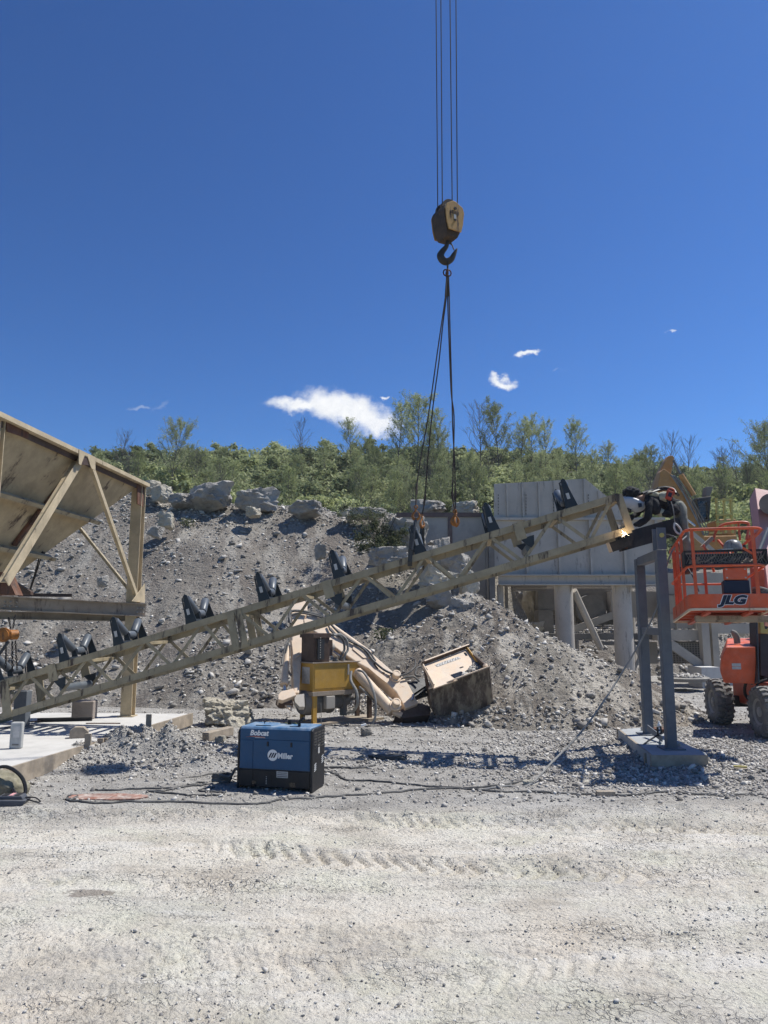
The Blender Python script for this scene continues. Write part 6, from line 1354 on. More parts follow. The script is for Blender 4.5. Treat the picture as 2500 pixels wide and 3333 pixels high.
mb = MB(); c = P(2255, 1930, 25.9); mb.cyl(c, c+Vector((0, .2, 0)), .35, 28); mb.build('pulley', m_plant, pln, smooth=True)
mb = MB(); mb.lathe(P(2225, 2205, 23.6), Z, [(-.1, .75), (0, .78), (.03, .7), (.02, .2)], 30); o = mb.build('rubble_tray', m_plantd, smooth=True); tag(o, 'round dark tray of rubble in the shade under the plant', 'tray')
p = P(2225, 2200, 23.6); a = rng.uniform(0, 6.28, 160); rr2 = .6*rng.uniform(0, 1, 160)**.5
stones('loose_stones', 'bright rubble lying in the round dark tray under the plant', np.stack([p.x+rr2*np.cos(a), p.y+rr2*np.sin(a), np.full(160, p.z-.02)], 1), lgn(160, .09, .4, .05, .2), m_stoneb, flat=.8)
# ================================================================ excavator behind
ex = thing('excavator', P(2280, 1830, 36), 'ochre excavator with its boom folded up behind the welder and the plant', 'excavator')
Ye = 36.0
def EP(x, y, o_=0): return P(x, y, Ye+o_)
def ep(pts, th_, mat, nm, par, o_=0, bev=.03): mb = MB(); mb.prism([EP(x, y, o_) for x, y in pts], (0, th_, 0)); return mb.build(nm, mat, par, bevel=bev)
bmx = ep([(2150, 1535), (2162, 1525), (2190, 1545), (2250, 1625), (2292, 1742), (2300, 1800), (2262, 1800), (2225, 1690), (2170, 1600), (2140, 1590)], .6, m_ochre, 'boom', ex)
ep([(2165, 1500), (2176, 1484), (2190, 1482), (2196, 1490), (2185, 1540), (2170, 1560), (2150, 1600), (2118, 1690), (2100, 1690), (2125, 1590), (2150, 1530)], .45, m_ochre, 'stick', ex, .62)
for a, b, r_, mt, nm in (((2216, 1545), (2258, 1612), .13, m_ochre, 'cylinder'), ((2192, 1498), (2214, 1542), .065, m_grey, 'cylinder_rod'), ((2232, 1690), (2262, 1712), .07, m_chrome, 'cylinder_rod')):
    mb = MB(); mb.cyl(EP(*a, -.1), EP(*b, -.1), r_, 14); mb.build(nm, mt, ex, smooth=True)
for k in (0, 1, 3, 5):
    mb = MB(); mb.tube(crv([EP(2182+k*3, 1545+k*1, -.08), EP(2215+k*3.5, 1590, -.12-.02*k), EP(2245+k*4, 1648, -.12), EP(2278+k*4.5, 1715, -.1), EP(2290+k*3, 1742, -.1)], 4), .03, 6); mb.build('hose', m_plantd if k % 2 else m_hosel, ex, smooth=True)
ep([(2184, 1546), (2196, 1548), (2226, 1596), (2218, 1600)], .05, m_chrome, 'cover_plate', ex, -.08, 0)
text_mesh('lettering', '330B SERIES', .17, lambda x, y, z: EP(2199, 1600, -.015)+Vector((.55, 0, -.83)).normalized()*x*.62+Vector((.83, 0, .55)).normalized()*z+Vector((0, -.004+y, 0)), m_brown, bmx, bold=.01)
ep([(2268, 1620), (2316, 1614), (2310, 1696), (2282, 1700)], 1.5, m_black, 'cab', ex, .6, .05)
ep([(2270, 1632), (2302, 1630), (2302, 1692), (2284, 1694)], .03, m_glass, 'cab_window', ex, .55, 0)
ep([(2295, 1614), (2300, 1584), (2322, 1584), (2312, 1614)], .4, m_plantd, 'exhaust', ex, 1.0, .02)
ep([(2270, 1745), (2400, 1742), (2400, 1812), (2275, 1812)], 2.5, m_ochre, 'counterweight', ex, .9, .06)
ep([(2340, 1690), (2395, 1688), (2398, 1742), (2345, 1742)], 1.5, m_ochre, 'engine_cover', ex, 1.2, .06)
ep([(2260, 1815), (2410, 1812), (2420, 1850), (2255, 1852)], 2.6, m_plantd, 'track', ex, .8, .08)
fence_ = thing('guard_rail', P(2360, 1730, 30), 'yellow guard rail platform standing above the lift basket in the background', 'guard rail')
for x in (2332, 2356, 2379): mb = MB(); mb.beam(P(x, 1622, 36.0), P(x+6, 1735, 36.0), .1, .1); mb.build('post', m_yrail, fence_)
for y in (1626, 1674, 1698): mb = MB(); mb.beam(P(2330, y+2, 35.9), P(2386, y, 35.9), .08, .08); mb.build('rail', m_yrail, fence_)
for x0, x1, y in ((2310, 2350, 1735),): mb = MB(); mb.beam(P(x0, y, 35.9), P(x1, y, 35.9), .06, .06); mb.build('rail', m_yrail, fence_)
# ================================================================ boom lift
lift = thing('boom_lift', (7.3, 14.9, 0), 'orange articulated boom lift with big lugged tyres at the right edge', 'boom lift')
Bo = P(2246, 1979, 10.5); Bf = P(2190, 2021, 12.35)
ey_ = (Bf-Bo).normalized(); ex_ = Vector((ey_.y, -ey_.x, 0)).normalized(); ez_ = ex_.cross(ey_).normalized()
FB = frame(Bo, ex_, ey_, ez_); BW = 1.06; BL_ = (Bf-Bo).length
bsk = thing('basket', Bo, None, None); bsk.parent = lift; bsk.location = Bo-Vector(lift.location); WL[bsk.name] = Bo
# floor pan with toe boards: rounded rectangle loft
def rrect(w, l, r, n=5, inset=0):
    pts = []
    for cx, cy, a0 in ((w-r, r, -90), (w-r, l-r, 0), (r, l-r, 90), (r, r, 180)):
        for k in range(n+1):
            a = math.radians(a0+90*k/n); pts.append((cx+(r-inset)*math.cos(a), cy+(r-inset)*math.sin(a)))
    return pts
def shell(fr, w, l, r, c0, c1, t_):
    o_ = rrect(w, l, r); i_ = rrect(w, l, r, inset=t_); n = len(o_); mb = MB(); vs = [fr(x, y, c0) for x, y in o_]+[fr(x, y, c1) for x, y in o_]+[fr(x, y, c0) for x, y in i_]+[fr(x, y, c1) for x, y in i_]; fs = []
    for k in range(n):
        j = (k+1) % n; fs += [(k, j, n+j, n+k), (2*n+j, 2*n+k, 3*n+k, 3*n+j), (n+k, n+j, 3*n+j, 3*n+k), (j, k, 2*n+k, 2*n+j)]
    mb.add(vs, fs); return mb
toe = shell(FB, BW, BL_, .09, .0, .195, .012).build('toe_board', m_orange, bsk)
fl = MB(); fl.prism([FB(x, y, .02) for x, y in rrect(BW, BL_, .09, inset=.02)], ez_*.025); fl.build('floor', m_red, bsk)
shell(frame(FB(-.012, -.012, -.035), ex_, ey_, ez_), BW+.024, BL_+.024, .1, 0, .03, .03).build('lower_frame', m_cream, bsk)
for b in (.3, .75, 1.2, 1.6): mb = MB(); mb.beam(FB(.03, b, -.005), FB(BW-.03, b, -.005), .05, .045, up=ez_); mb.build('floor_joist', m_red, bsk)
for a in (.25, .8): mb = MB(); mb.beam(FB(a, .05, -.05), FB(a, BL_-.05, -.05), .06, .04, up=ez_); mb.build('floor_joist', m_red, bsk)
mb = MB(); mb.beam(FB(.15, .62, -.085), FB(BW+.15, .62, -.085), .16, .07, up=ez_); mb.beam(FB(.15, .6, -.13), FB(BW+.1, .6, -.13), .05, .03, up=ez_); mb.build('pivot_bar', m_beam, bsk, bevel=.01)
text_mesh('lettering', 'JLG', .165, lambda x, y, z: FB(.56+x, -.004+y*.3, .105+z), m_white, toe, shear=.30, bold=.0165, sx=1.3)
text_mesh('lettering', 'JLG', .165, lambda x, y, z: FB(.56+x, -.0065+y*.3, .105+z), m_navy, toe, shear=.30, bold=.0095, sx=1.3)
RT = 1.13; RM = .60
def rloop(c, r=.02, pts=None, closed=True): mb = MB(); mb.tube(pts or [FB(x, y, c) for x, y in rrect(BW, BL_, .16, inset=.015)], r, 8, closed=closed); return mb
rloop(RT, .021).build('top_rail', m_orange, bsk, smooth=True); rloop(RM, .019).build('mid_rail', m_orange, bsk, smooth=True)
for a, b in ((.10, .02), (.90, .02), (.015, .5), (.015, .95), (.015, 1.4), (.12, BL_-.02), (.55, BL_-.02), (BW-.1, BL_-.02), (BW-.02, .6), (BW-.02, 1.3)):
    mb = MB(); mb.beam(FB(a, b, .03), FB(a, b, RT), .042, .03, up=ey_); mb.build('rail_post', m_orange, bsk)
for a0, c0, a1, c1, b in ((.90, .75, .76, RT-.28, .03), (.93, 1.0, 1.04, RT-.02, .03)): mb = MB(); mb.beam(FB(a0, b, c0), FB(a1, b, c1), .03, .03); mb.build('rail_strut', m_orange, bsk)
# raised loop round the controls, far right
mb = MB(); mb.tube(crv([FB(.55, .95, RT), FB(.60, .95, RT+.16), FB(.72, .92, RT+.26), FB(1.0, .90, RT+.28), FB(BW, .9, RT+.22), FB(BW-.05, .9, RT)], 5), .021, 8); mb.tube([FB(.92, .9, RT), FB(.92, .9, RT+.27)], .018, 8)
mb.tube([FB(.62, .95, RT+.02), FB(.85, .5, .62)], .02, 8); mb.tube([FB(.38, .8, RT-.08), FB(.48, .7, .62)], .02, 8); mb.build('control_guard', m_orange, bsk, smooth=True)
mb = MB(); mb.box(FB, .88, 1.03, .55, .8, .68, .90); mb.box(FB, .68, .86, .55, .8, .70, .82); cons = mb.build('control_box', m_plantd, bsk, bevel=.015)
for a, c in ((.72, .98), (.83, .92), (.96, 1.0)): mb = MB(); mb.tube([FB(a, .7, .82), FB(a-.03, .7, c)], .012, 6); mb.lathe(FB(a-.03, .7, c-.03), ez_, [(0, .015), (.02, .024), (.05, .018)], 10); mb.build('lever', m_black, cons)
mb = MB(); mb.beam(FB(.36, .85, RT-.11), FB(.52, .85, RT+.04), .1, .05); mb.build('panel_cover', m_beam, bsk)
# tray of expanded metal hanging on the near rail
mb = MB(); mb.box(FB, -.02, BW+.02, .045, .06, .615, .635); mb.box(FB, -.02, BW+.02, .045, .06, .80, .83); mb.box(FB, -.02, -.0, .045, .30, .615, .83); mb.box(FB, BW+.0, BW+.02, .045, .3, .615, .83); mb.box(FB, .0, BW, .061, .3, .615, .625); mb.box(FB, .0, BW, .3, .31, .615, .82); tr_ = mb.build('tool_tray', m_darkbeam, bsk)
mb = MB()
for k in range(30):
    a = k*.036; 
    for (c0, c1) in ((.635, .80), (.80, .635)):
        a1 = a+.08
        if a1 < BW: mb.beam(FB(a, .052, c0), FB(a1, .052, c1), .004, .006)
mb.build('expanded_mesh', m_plantd, tr_)
rb_ = random.Random(8); mb = MB()
for k in range(26):
    a = rb_.uniform(.05, BW-.05); b = rb_.uniform(.08, .28); mb.beam(FB(a, b, .64+rb_.uniform(0, .05)), FB(min(BW, a+rb_.uniform(.02, .15)), b+rb_.uniform(-.05, .05), .65+rb_.uniform(0, .12)), rb_.uniform(.01, .04), rb_.uniform(.01, .03))
tag(mb.build('scrap_tools', m_beam), 'assorted offcuts and tools lying in the mesh tray of the basket', 'tools')
mb = MB(); mb.box(FB, .50, .80, .06, .18, .40, .575); mb.build('document_box', m_orange, bsk, bevel=.012)
mb = MB(); mb.box(FB, .47, .81, .045, .2, .205, .39); mb.build('footswitch_box', m_navy, bsk, bevel=.01)
for a, c in ((.53, .43), (.77, .43), (.53, .55), (.77, .55)): mb = MB(); mb.lathe(FB(a, .06, c), -ey_, [(0, .012), (.006, .01)], 10); mb.build('screw', m_label, bsk)
# hard hat on the tray
hc = FB(.66, .17, .845); hat = thing('hard_hat', hc, 'grey hard hat with a dark pattern lying upside on the basket tray', 'hard hat')
hat['label'] = 'grey hard hat with a dark pattern resting on the basket tray'
mb = MB(); mb.lathe(hc, Z, [(0, .125), (.02, .128), (.07, .12), (.11, .10), (.14, .065), (.152, .02)], 26); mb.build('shell', paint('hat_grey', (.22, .22, .215), var=.2, stain=(.04, .04, .04), stain_amt=.75, stain_scale=12, dust=.1, rough=.35, bump=0), hat, smooth=True)
mb = MB(); mb.prism([hc+Vector((-.05, -.12, .0)), hc+Vector((-.12, -.12, .0)), hc+Vector((-.21, -.06, .0)), hc+Vector((-.22, .03, .0)), hc+Vector((-.12, .10, .0)), hc+Vector((-.05, .05, .0))], (0, 0, .01)); mb.build('peak', m_mask, hat)
mb = MB(); mb.beam(hc+Vector((-.0, 0, .15)), hc+Vector((.1, .02, .12)), .02, .012); mb.build('ridge', m_mask, hat)
# jib and booms
def bx(p0, p1, w, h, mt, nm, up=(1, 0, 0), bev=.008): mb = MB(); mb.beam(p0, p1, w, h, side=(1, 0, 0)); return mb.build(nm, mt, lift, bevel=bev)
bx(P(2474, 1612, 13.4), P(2530, 2025, 11.7), .28, .30, m_pink, 'jib_boom')
bx(P(2452, 1618, 13.5), P(2505, 2030, 11.95), .04, .32, m_navy, 'boom_side_plate')
bx(P(2468, 1850, 11.8), P(2474, 1990, 12.0), .12, .16, m_red, 'jib_link'); bx(P(2445, 1740, 12.2), P(2462, 1990, 12.3), .08, .1, m_red, 'jib_link')
bx(P(2478, 1860, 12.6), P(2482, 1990, 12.6), .16, .1, m_yrail, 'tower_boom')
mb = MB(); mb.tube([P(2500, 1720, 11.9), P(2470, 1795, 11.7)], .03, 10); mb.build('cylinder_rod', m_grey, lift)
mb = MB(); mb.cyl(P(2508, 1640, 12.6), P(2510, 1640, 12.9), .18, 20); mb.build('sheave', m_plantd, lift)
for k in range(4):
    mb = MB(); mb.tube(crv([P(2450, 1915+k*6, 11.6), P(2475, 1912+k*7, 11.5), P(2510, 1925+k*8, 11.6), P(2560, 1960+k*6, 11.8)], 4), .018, 6); mb.build('hose', m_hose if k else m_hosel, lift, smooth=True)
bx(P(2480, 1995, 14.6), P(2482, 2062, 14.6), .20, .25, m_yrail, 'tower_boom')
bx(P(2482, 2064, 14.7), P(2484, 2200, 14.7), .22, .25, m_black, 'tower_link'); bx(P(2452, 2000, 14.5), P(2458, 2225, 14.2), .03, .3, m_black, 'tower_plate')
bx(P(2500, 2000, 15.2), P(2500, 2240, 15.2), .4, .4, m_black, 'turntable_column')
bx(P(2485, 2100, 15), P(2490, 2180, 15), .12, .16, m_yrail, 'tower_link')
bx(P(2470, 2190, 14.2), P(2560, 2190, 14.2), .1, .08, m_black, 'turntable_rail')
# hood
Yh = 14.2
fpoly = [(2364, 2106), (2459, 2105), (2465, 2226), (2357, 2223), (2345, 2189), (2349, 2139)]
mb = MB(); f3 = [P(x, y, Yh) for x, y in fpoly]; 
bk3 = [v+Vector((.0, 1.25, .0)) for v in f3]; bk3 = [v+Vector((.55, 0, 0)) for v in bk3]; bk3[0] = bk3[0]+Vector((.05, 0, .14)); bk3[1] = bk3[1]+Vector((0, 0, .14))
n = 6; mb.add(f3+bk3, [tuple(range(n)), tuple(range(2*n-1, n-1, -1))]+[(i, n+i, n+(i+1) % n, (i+1) % n) for i in range(n)]); hood = mb.build('hood', m_red if 0 else m_orange, lift, bevel=.02)
mb = MB(); c = P(2397, 2168, Yh-.006); mb.box(frame(c, (1, 0, 0), (0, 1, 0)), -.085, .085, -.003, .0, -.005, .05); mb.box(frame(c, (1, 0, 0), (0, 1, 0)), -.085, .085, -.003, .0, -.06, -.012); mb.build('warning_label', m_label, hood)
mb = MB(); mb.tube(crv([P(2400, 2094, Yh+.4), P(2398, 2078, Yh+.4), P(2392, 2064, Yh+.38), P(2381, 2053, Yh+.34)], 4), [.06]*9+[.055, .045, .035, .015], 12); mb.build('exhaust', m_plantd, lift, smooth=True)
# chassis
mb = MB(); fx = frame((0, 0, 0), (1, 0, 0), (0, 1, 0)); mb.box(fx, 7.35, 9.0, 13.9, 16.0, .42, .92); mb.build('chassis', m_red, lift, bevel=.05)
mb = MB(); mb.box(fx, 7.45, 9.2, 13.55, 13.88, .34, .62); mb.build('bumper', m_pink, lift, bevel=.03)
mb = MB(); mb.prism([Vector((7.6, 13.95, .93)), Vector((9.2, 13.95, .93)), Vector((9.2, 13.95, 1.15)), Vector((7.75, 13.95, 1.1))], (0, 1.9, 0)); mb.build('turntable', m_red, lift, bevel=.03)
for yy_ in (14.0, 15.8): mb = MB(); mb.beam(Vector((7.1, yy_, .46)), Vector((9.1, yy_, .46)), .2, .22); mb.build('axle', m_black, lift, bevel=.02)
mb = MB(); mb.tube(crv([Vector((7.2, 14.6, 1.05)), Vector((7.0, 14.6, .95)), Vector((7.0, 14.7, .7)), Vector((7.2, 14.8, .5))], 4), .03, 8); mb.tube(crv([Vector((7.3, 14.4, 1.0)), Vector((7.1, 14.4, .9)), Vector((7.12, 14.4, .6)), Vector((7.3, 14.4, .45))], 4), .025, 8); mb.build('hose', m_plastic, lift, smooth=True)
# wheels
def wheel():
    w0 = bpy.data.objects.new('wheel', None); COL.objects.link(w0); w0.parent = lift; WL[w0.name] = Vector((0, 0, 0)); w0.location = -Vector(lift.location)
    R0, Wd = .47, .33; X = Vector((1, 0, 0)); mb = MB()
    mb.lathe(Vector((0, 0, 0)), X, [(.05, .20), (.03, .24), (.0, .27), (-.01, .33), (.0, .39), (.03, .418), (.06, .425), (Wd-.06, .425), (Wd-.03, .418), (Wd, .39), (Wd+.01, .33), (Wd, .27), (Wd-.04, .22)], 48)
    nl = 22
    for k in range(nl):
        for s in (0, 1):
            a0 = 2*math.pi*(k+.5*s)/nl; pts = []
            def q(x, a, r_): return Vector((x, r_*math.cos(a), r_*math.sin(a)))
            xs_ = [(-.002, 0), (.07, .0), (.12, .06), (.185, .07)] if s == 0 else [(Wd+.002, 0), (Wd-.07, .0), (Wd-.12, .06), (Wd-.185, .07)]
            hw = .062; top = []; 
            for i in range(len(xs_)-1):
                (x0, d0), (x1, d1_) = xs_[i], xs_[i+1]; r1 = R0-.012 if i == 0 else R0
                r0_ = .385 if i == 0 else R0
                p_ = [q(x0, a0+d0-hw, .41 if i else .36), q(x1, a0+d1_-hw, .41), q(x1, a0+d1_+hw, .41), q(x0, a0+d0+hw, .41 if i else .36), q(x0, a0+d0-hw, R0-(.02 if i == 0 else 0)), q(x1, a0+d1_-hw, R0), q(x1, a0+d1_+hw, R0), q(x0, a0+d0+hw, R0-(.02 if i == 0 else 0))]
                mb.box8(p_)
    ty = mb.build('tyre', m_tyre, w0, smooth=True)
    mb = MB(); mb.lathe(Vector((0, 0, 0)), X, [(.06, .02), (.035, .05), (.035, .09), (.10, .10), (.11, .17), (.05, .20), (.02, .235), (.035, .25), (.08, .25)], 32); mb.lathe(Vector((.0, 0, 0)), X, [(.02, .02), (.02, .06), (.1, .07)], 16)
    for k in range(8): a = k*math.pi/4; c = Vector((.09, .125*math.cos(a), .125*math.sin(a))); mb.cyl(c-X*.02, c+X*.02, .016, 6)
    mb.build('rim', m_rim, w0, smooth=True)
    return w0
w0 = wheel(); lp = Vector(lift.location)
w0.location = Vector((6.86, 14.0, .445))-lp; w0.rotation_euler = (0, 0, math.radians(-4))
w1 = copy_tree(w0, lift); w1.location = Vector((6.82, 15.85, .445))-lp; w1.rotation_euler = (.2, 0, math.radians(-6))
w2 = copy_tree(w0, lift); w2.location = Vector((9.0, 15.85, .445))-lp; w2.rotation_euler = (.1, 0, 0)
w3 = copy_tree(w0, lift); w3.location = Vector((9.0, 14.0, .445))-lp; w3.rotation_euler = (.3, 0, 0)
# ================================================================ the welder (person)
YM = 12.35
def Q(px, py, o_=0): return P(px, py, YM+o_)
J = {}; verts = []; edges = []; rad = []; mats = []
def jn(name, p, r_, frm=None, m_=0):
    J[name] = len(verts); verts.append(Vector(p)); rad.append(r_); mats.append(m_)
    if frm is not None: edges.append((J[frm], J[name]))
# materials: 0 jacket 1 trousers 2 skin
jn('pelvis', Q(2208, 1655), (.155, .135), None, 1)
jn('waist', Q(2182, 1640), (.145, .135), 'pelvis', 0)
jn('chest', Q(2148, 1628), (.16, .15), 'waist', 0)
jn('upper', Q(2120, 1624), (.15, .14), 'chest', 0)
jn('neck', Q(2092, 1622), (.062, .062), 'upper', 2)
jn('head', Q(2072, 1628), (.085, .085), 'neck', 2)
jn('head2', Q(2058, 1634), (.08, .08), 'head', 2)
for s, k in ((-1, 'n'), (1, 'f')):
    o_ = .19*s
    jn('sh'+k, Q(2116, 1630, o_), (.075, .075), 'upper', 0)
    if s < 0:
        jn('el'+k, Q(2108, 1690, o_-.04), (.058, .058), 'sh'+k, 0); jn('fa'+k, Q(2086, 1702, o_), (.048, .048), 'el'+k, 0); jn('wr'+k, Q(2062, 1711, o_+.02), (.032, .032), 'fa'+k, 0)
    else:
        jn('el'+k, Q(2072, 1672, o_-.02), (.056, .056), 'sh'+k, 0); jn('fa'+k, Q(2052, 1685, o_-.10), (.046, .046), 'el'+k, 0); jn('wr'+k, Q(2036, 1696, -.30), (.032, .032), 'fa'+k, 0)
    jn('hip'+k, Q(2216, 1664, .10*s), (.10, .10), 'pelvis', 1)
    if s < 0:
        jn('kn'+k, Q(2232, 1752, -.10), (.072, .076), 'hip'+k, 1); jn('ca'+k, Q(2243, 1790, -.10), (.07, .07), 'kn'+k, 1); jn('an'+k, Q(2243, 1846, -.10), (.055, .055), 'ca'+k, 1)
    else:
        jn('kn'+k, Q(2222, 1750, .12), (.072, .076), 'hip'+k, 1); jn('ca'+k, Q(2226, 1790, .14), (.066, .066), 'kn'+k, 1); jn('an'+k, Q(2228, 1840, .14), (.052, .052), 'ca'+k, 1)
def skin_mesh(name, verts, edges, rad, mats, matlist, root=0, lev=2, parent=None, rough=.0):
    me = bpy.data.meshes.new(name); org = verts[root]; me.from_pydata([v-org for v in verts], edges, []); o = bpy.data.objects.new(name+'_tmp', me); COL.objects.link(o)
    md = o.modifiers.new('s', 'SKIN'); sb = o.modifiers.new('u', 'SUBSURF'); sb.levels = lev; sb.render_levels = lev
    for i, v in enumerate(me.skin_vertices[0].data): v.radius = rad[i]; v.use_root = (i == root)
    bpy.context.view_layer.update(); dg = bpy.context.evaluated_depsgraph_get(); m2 = bpy.data.meshes.new_from_object(o.evaluated_get(dg)); bpy.data.objects.remove(o)
    m2.materials.clear()
    for m_ in matlist: m2.materials.append(m_)
    segs = [(verts[a]-org, verts[b]-org, mats[b]) for a, b in edges]
    for p_ in m2.polygons:
        c = p_.center; best = 9; bi = 0
        for a, b, k in segs:
            t_ = max(0, min(1, (c-a).dot(b-a)/max(1e-9, (b-a).length_squared))); d_ = (c-(a+(b-a)*t_)).length
            if d_ < best: best = d_; bi = k
        p_.material_index = bi; p_.use_smooth = True
    if rough:
        for v in m2.vertices: v.co += v.normal*rough*(mnoise.noise((v.co+org)*9)+.6*mnoise.noise((v.co+org)*21))
    m2.name = name; ob = bpy.data.objects.new(name, m2); COL.objects.link(ob); WL[ob.name] = org.copy()
    if parent is not None: ob.parent = parent; ob.location = org-wl(parent)
    else: ob.location = org
    return ob
man = skin_mesh('person', verts, edges, rad, mats, [m_jacket, m_pants, m_skin], 0, 2, None, .022)
tag(man, 'person in dark jacket and olive trousers bent over the truss end, wearing a welding helmet', 'person')
# boots
for k, o_ in (('n', -.10), ('f', .14)):
    a = verts[J['an'+k]]; f0 = Vector((a.x, a.y, a.z)); mb = MB(); mb.tube([f0+Vector((0.03, 0, .08)), f0+Vector((.02, 0, -.03)), f0+Vector((-.03, 0, -.07)), f0+Vector((-.13, -.01, -.08)), f0+Vector((-.19, -.01, -.085))], [.055, .06, .055, .048, .03], 10); mb.build('boot', m_brown, man, smooth=True)
# gloves with fingers
def glove(wr, dirv, upv, curl, hot=False):
    d_ = dirv.normalized(); s_ = d_.cross(upv).normalized(); n_ = s_.cross(d_)
    v = []; e = []; r_ = []
    def add(p, q, pr=None): v.append(p); r_.append((q, q)); (e.append((pr, len(v)-1)) if pr is not None else None); return len(v)-1
    a = add(wr, .033); b = add(wr+d_*.05, .036, a); c = add(wr+d_*.09, .036, b)
    for i, (off, ln) in enumerate(((-.034, .058), (-.012, .07), (.012, .066), (.033, .05))):
        k = add(wr+d_*.10+s_*off, .0125, c); k2 = add(wr+d_*(.10+ln*.5*math.cos(curl))+s_*off*1.15-n_*ln*.5*math.sin(curl), .0115, k); add(wr+d_*(.10+ln*.5*math.cos(curl)+ln*.45*math.cos(curl*2.1))+s_*off*1.15-n_*(ln*.5*math.sin(curl)+ln*.45*math.sin(curl*2.1)), .0095, k2)
    k = add(wr+d_*.055-s_*.045, .014, b); add(wr+d_*.10-s_*.062-n_*.02, .0115, k)
    return skin_mesh('glove', v, e, r_, [0]*len(v), [m_glove], 0, 2, man, .003)
glove(verts[J['wrn']], Vector((-1, .1, -.15)), Z, .5)
glove(verts[J['wrf']], Vector((-.5, -.35, -.75)), Vector((-.6, -.3, .6)), .7)
# sparks-lit sleeve edge: leather sheet near the arc
mb = MB(); mb.prism([P(2010, 1706, 12.05), P(2032, 1712, 12.05), P(2038, 1728, 12.0), P(2018, 1730, 12.0)], (0, .02, .0)); tag(mb.build('welding_rag', m_glove), 'scorched leather scrap lit orange beside the welding arc', 'leather scrap')
# helmet: curved shell facing down and left
hm = Q(2063, 1636); mb = MB()
fd = Vector((-.45, -.25, -.85)).normalized(); sd_ = Vector((-.2, -.93, .38)); sd_ = (sd_-fd*sd_.dot(fd)).normalized(); ud = fd.cross(sd_).normalized()
bm = bmesh.new(); bmesh.ops.create_uvsphere(bm, u_segments=28, v_segments=18, radius=1)
for v in list(bm.verts):
    if v.co.x < -.15: bm.verts.remove(v)
for v in bm.verts:
    x, y, z = v.co; v.co = fd*(x*.17-.0)+sd_*(y*.155*(1-.12*max(0, x)))+ud*(z*.205)
me = bpy.data.meshes.new('welding_helmet'); bm.to_mesh(me); bm.free(); me.materials.append(m_mask); me.polygons.foreach_set('use_smooth', [True]*len(me.polygons))
hel = bpy.data.objects.new('welding_helmet', me); COL.objects.link(hel); hel.parent = man; hel.location = hm-wl(man); WL[hel.name] = hm.copy(); sol = hel.modifiers.new('s', 'SOLIDIFY'); sol.thickness = .006
mb = MB(); c = hm+fd*.165+ud*.03; mb.prism([c+sd_*.05+ud*.045, c-sd_*.05+ud*.045, c-sd_*.05-ud*.045, c+sd_*.05-ud*.045], fd*.02); mb.build('visor', m_glass, hel)
c = Q(2082, 1644, -.17); mb = MB(); mb.prism([c+Vector((-.03, 0, .03)), c+Vector((.03, 0, .03)), c+Vector((.035, 0, -.03)), c+Vector((-.02, 0, -.045))], (0, -.015, 0)); mb.build('helmet_decal', m_navy, hel)
# hood / cap on the head
mb = MB(); bm = bmesh.new(); bmesh.ops.create_icosphere(bm, subdivisions=4, radius=1)
for v in bm.verts:
    d_ = v.co.copy(); v.co = Vector((d_.x*.15, d_.y*.13, d_.z*.115))*(1+.18*mnoise.noise(d_*2.5)+.1*mnoise.noise(d_*6))
me = bpy.data.meshes.new('hood'); bm.to_mesh(me); bm.free(); me.materials.append(m_jacket); me.polygons.foreach_set('use_smooth', [True]*len(me.polygons))
hd_ = bpy.data.objects.new('hood', me); COL.objects.link(hd_); hd_.parent = man; hd_.location = Q(2056, 1606, .02)-wl(man)
# khaki vest panels, harness straps, red radio
def lump(nm, c, size, mat, seed, am=.18, rot=(0, 0, 0)):
    bm = bmesh.new(); bmesh.ops.create_icosphere(bm, subdivisions=3, radius=1)
    for v in bm.verts: d_ = v.co.copy(); v.co = Vector((d_.x*size[0], d_.y*size[1], d_.z*size[2]))*(1+am*mnoise.noise(d_*2.6+Vector((seed, 0, 0)))+am*.6*mnoise.noise(d_*6+Vector((0, seed, 0))))
    me = bpy.data.meshes.new(nm); bm.to_mesh(me); bm.free(); me.materials.append(mat); me.polygons.foreach_set('use_smooth', [True]*len(me.polygons))
    o = bpy.data.objects.new(nm, me); COL.objects.link(o); o.parent = man; o.location = c-wl(man); o.rotation_euler = rot; WL[o.name] = c.copy(); return o
lump('vest_panel', Q(2122, 1612, -.06), (.13, .13, .07), m_khaki, 1, rot=(0, .15, 0)); lump('vest_panel', Q(2160, 1618, -.1), (.12, .1, .09), m_khaki, 2); lump('vest_panel', Q(2150, 1668, -.12), (.085, .07, .07), m_khaki, 3)
lump('tool_pouch', Q(2190, 1660, -.16), (.12, .06, .10), m_jacket, 4); lump('tool_pouch', Q(2172, 1672, -.15), (.10, .06, .07), m_jacket, 5); lump('jacket_fold', Q(2132, 1650, -.2), (.09, .05, .14), m_jacket, 6); lump('vest_panel', Q(2206, 1640, -.1), (.07, .07, .05), m_khaki, 8)
for pts, r_ in (([(2090, 1606), (2120, 1596), (2160, 1592), (2190, 1600)], .022), ([(2100, 1612), (2125, 1602), (2150, 1594), (2180, 1592)], .022), ([(2110, 1606), (2105, 1630), (2118, 1655)], .018), ([(2165, 1605), (2175, 1640), (2185, 1675)], .014), ([(2140, 1590), (2165, 1586), (2190, 1592), (2200, 1606)], .024)):
    mb = MB(); mb.tube(crv([Q(x, y, -.17 if y > 1600 else -.06) for x, y in pts], 4), r_, 6); mb.build('harness_strap', m_plastic, man, smooth=True)
c = Q(2178, 1612, -.19); fr = frame(c, (.9, 0, -.35), (0, 1, 0), (.35, 0, .9)); mb = MB(); mb.box(fr, -.055, .055, -.03, .03, -.08, .08); rdo = mb.build('radio', m_redpl, man, bevel=.012)
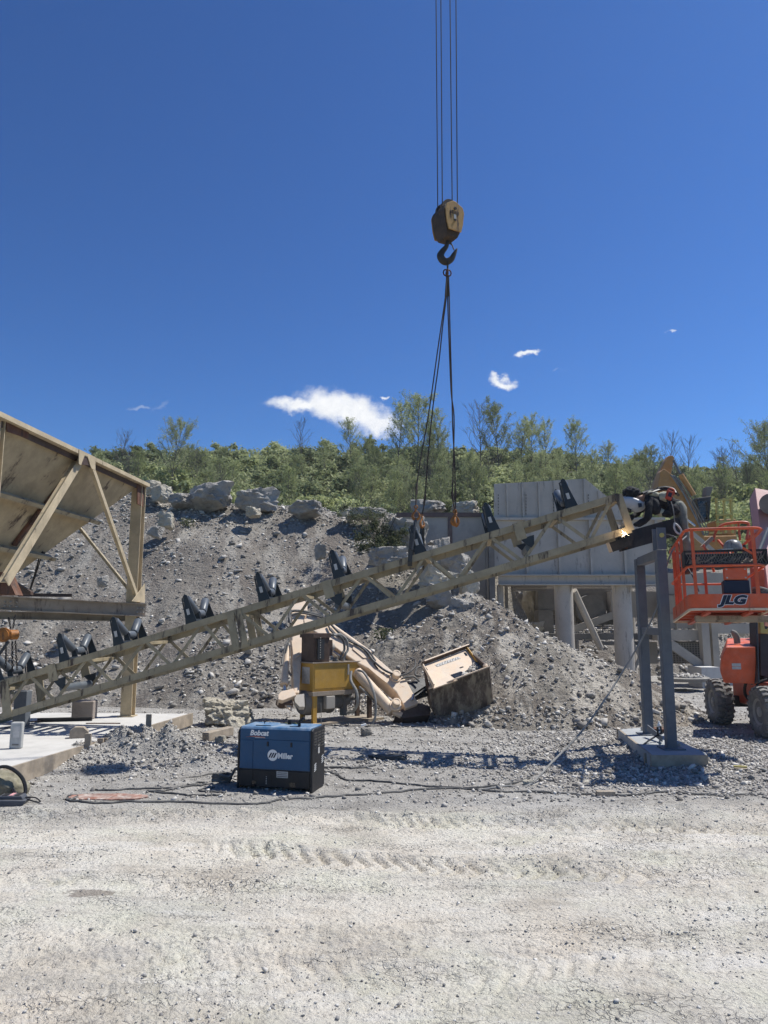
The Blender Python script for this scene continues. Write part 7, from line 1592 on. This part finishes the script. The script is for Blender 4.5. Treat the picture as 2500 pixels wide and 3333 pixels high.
mb = MB(); mb.box(fr, -.03, .03, -.034, -.031, -.03, .04); mb.build('radio_screen', m_navy, rdo)
mb = MB(); mb.tube(crv([fr(-.05, 0, .06), fr(-.02, 0, .12), fr(.05, 0, .11), fr(.07, 0, .03)], 4), .014, 6); mb.build('strap', m_redpl, rdo)
# lanyard and pale rope loops at the rail
mb = MB(); mb.tube(crv([Q(2184, 1632, -.25), Q(2192, 1660, -.27), Q(2195, 1690, -.27), Q(2197, 1702, -.27)], 5), .008, 6); mb.build('lanyard', m_hosel, man, smooth=True)
mb = MB(); mb.tube(crv([Q(2196, 1702, -.3), Q(2194, 1716, -.32), Q(2200, 1730, -.32), Q(2212, 1738, -.32), Q(2218, 1728, -.32), Q(2208, 1712, -.32), Q(2198, 1704, -.3)], 4), .016, 7); mb.tube(crv([Q(2212, 1738, -.32), Q(2222, 1740, -.32), Q(2226, 1734, -.32)], 3), .018, 7)
tag(mb.build('snap_hook', m_label, smooth=True), 'pale snap hook hanging at the upper end of the dark beam', 'snap hook')
# cables draped on the basket corner
mb = MB(); mb.tube(crv([P(2158, 1738, 11.8), P(2180, 1742, 11.7), P(2200, 1752, 11.6), P(2215, 1790, 11.5), P(2222, 1830, 11.5), P(2232, 1860, 11.6)], 5), .012, 6)
mb.tube(crv([P(2240, 1850, 11.4), P(2262, 1890, 11.2), P(2275, 1925, 11.1)], 4), .01, 6); tag(mb.build('cable', m_hose, smooth=True), 'black cable draped from the dark beam over the basket corner', 'cable')
# ================================================================ dusty air
def haze():
    mb = MB(); mb.box(frame((0, 0, 0), (1, 0, 0), (0, 1, 0)), -125, 125, -45, 160, -2, 38)
    m = bpy.data.materials.new('haze'); m.use_nodes = True; t = m.node_tree; t.nodes.clear()
    v = t.nodes.new('ShaderNodeVolumePrincipled'); v.inputs['Color'].default_value = (1, .97, .90, 1); v.inputs['Density'].default_value = HAZE; v.inputs['Anisotropy'].default_value = .2
    o = t.nodes.new('ShaderNodeOutputMaterial'); t.links.new(v.outputs[0], o.inputs['Volume'])
    tag(mb.build('haze', m), 'thin dusty air over the whole yard', 'haze', kind='stuff')
HAZE = .0005
haze()
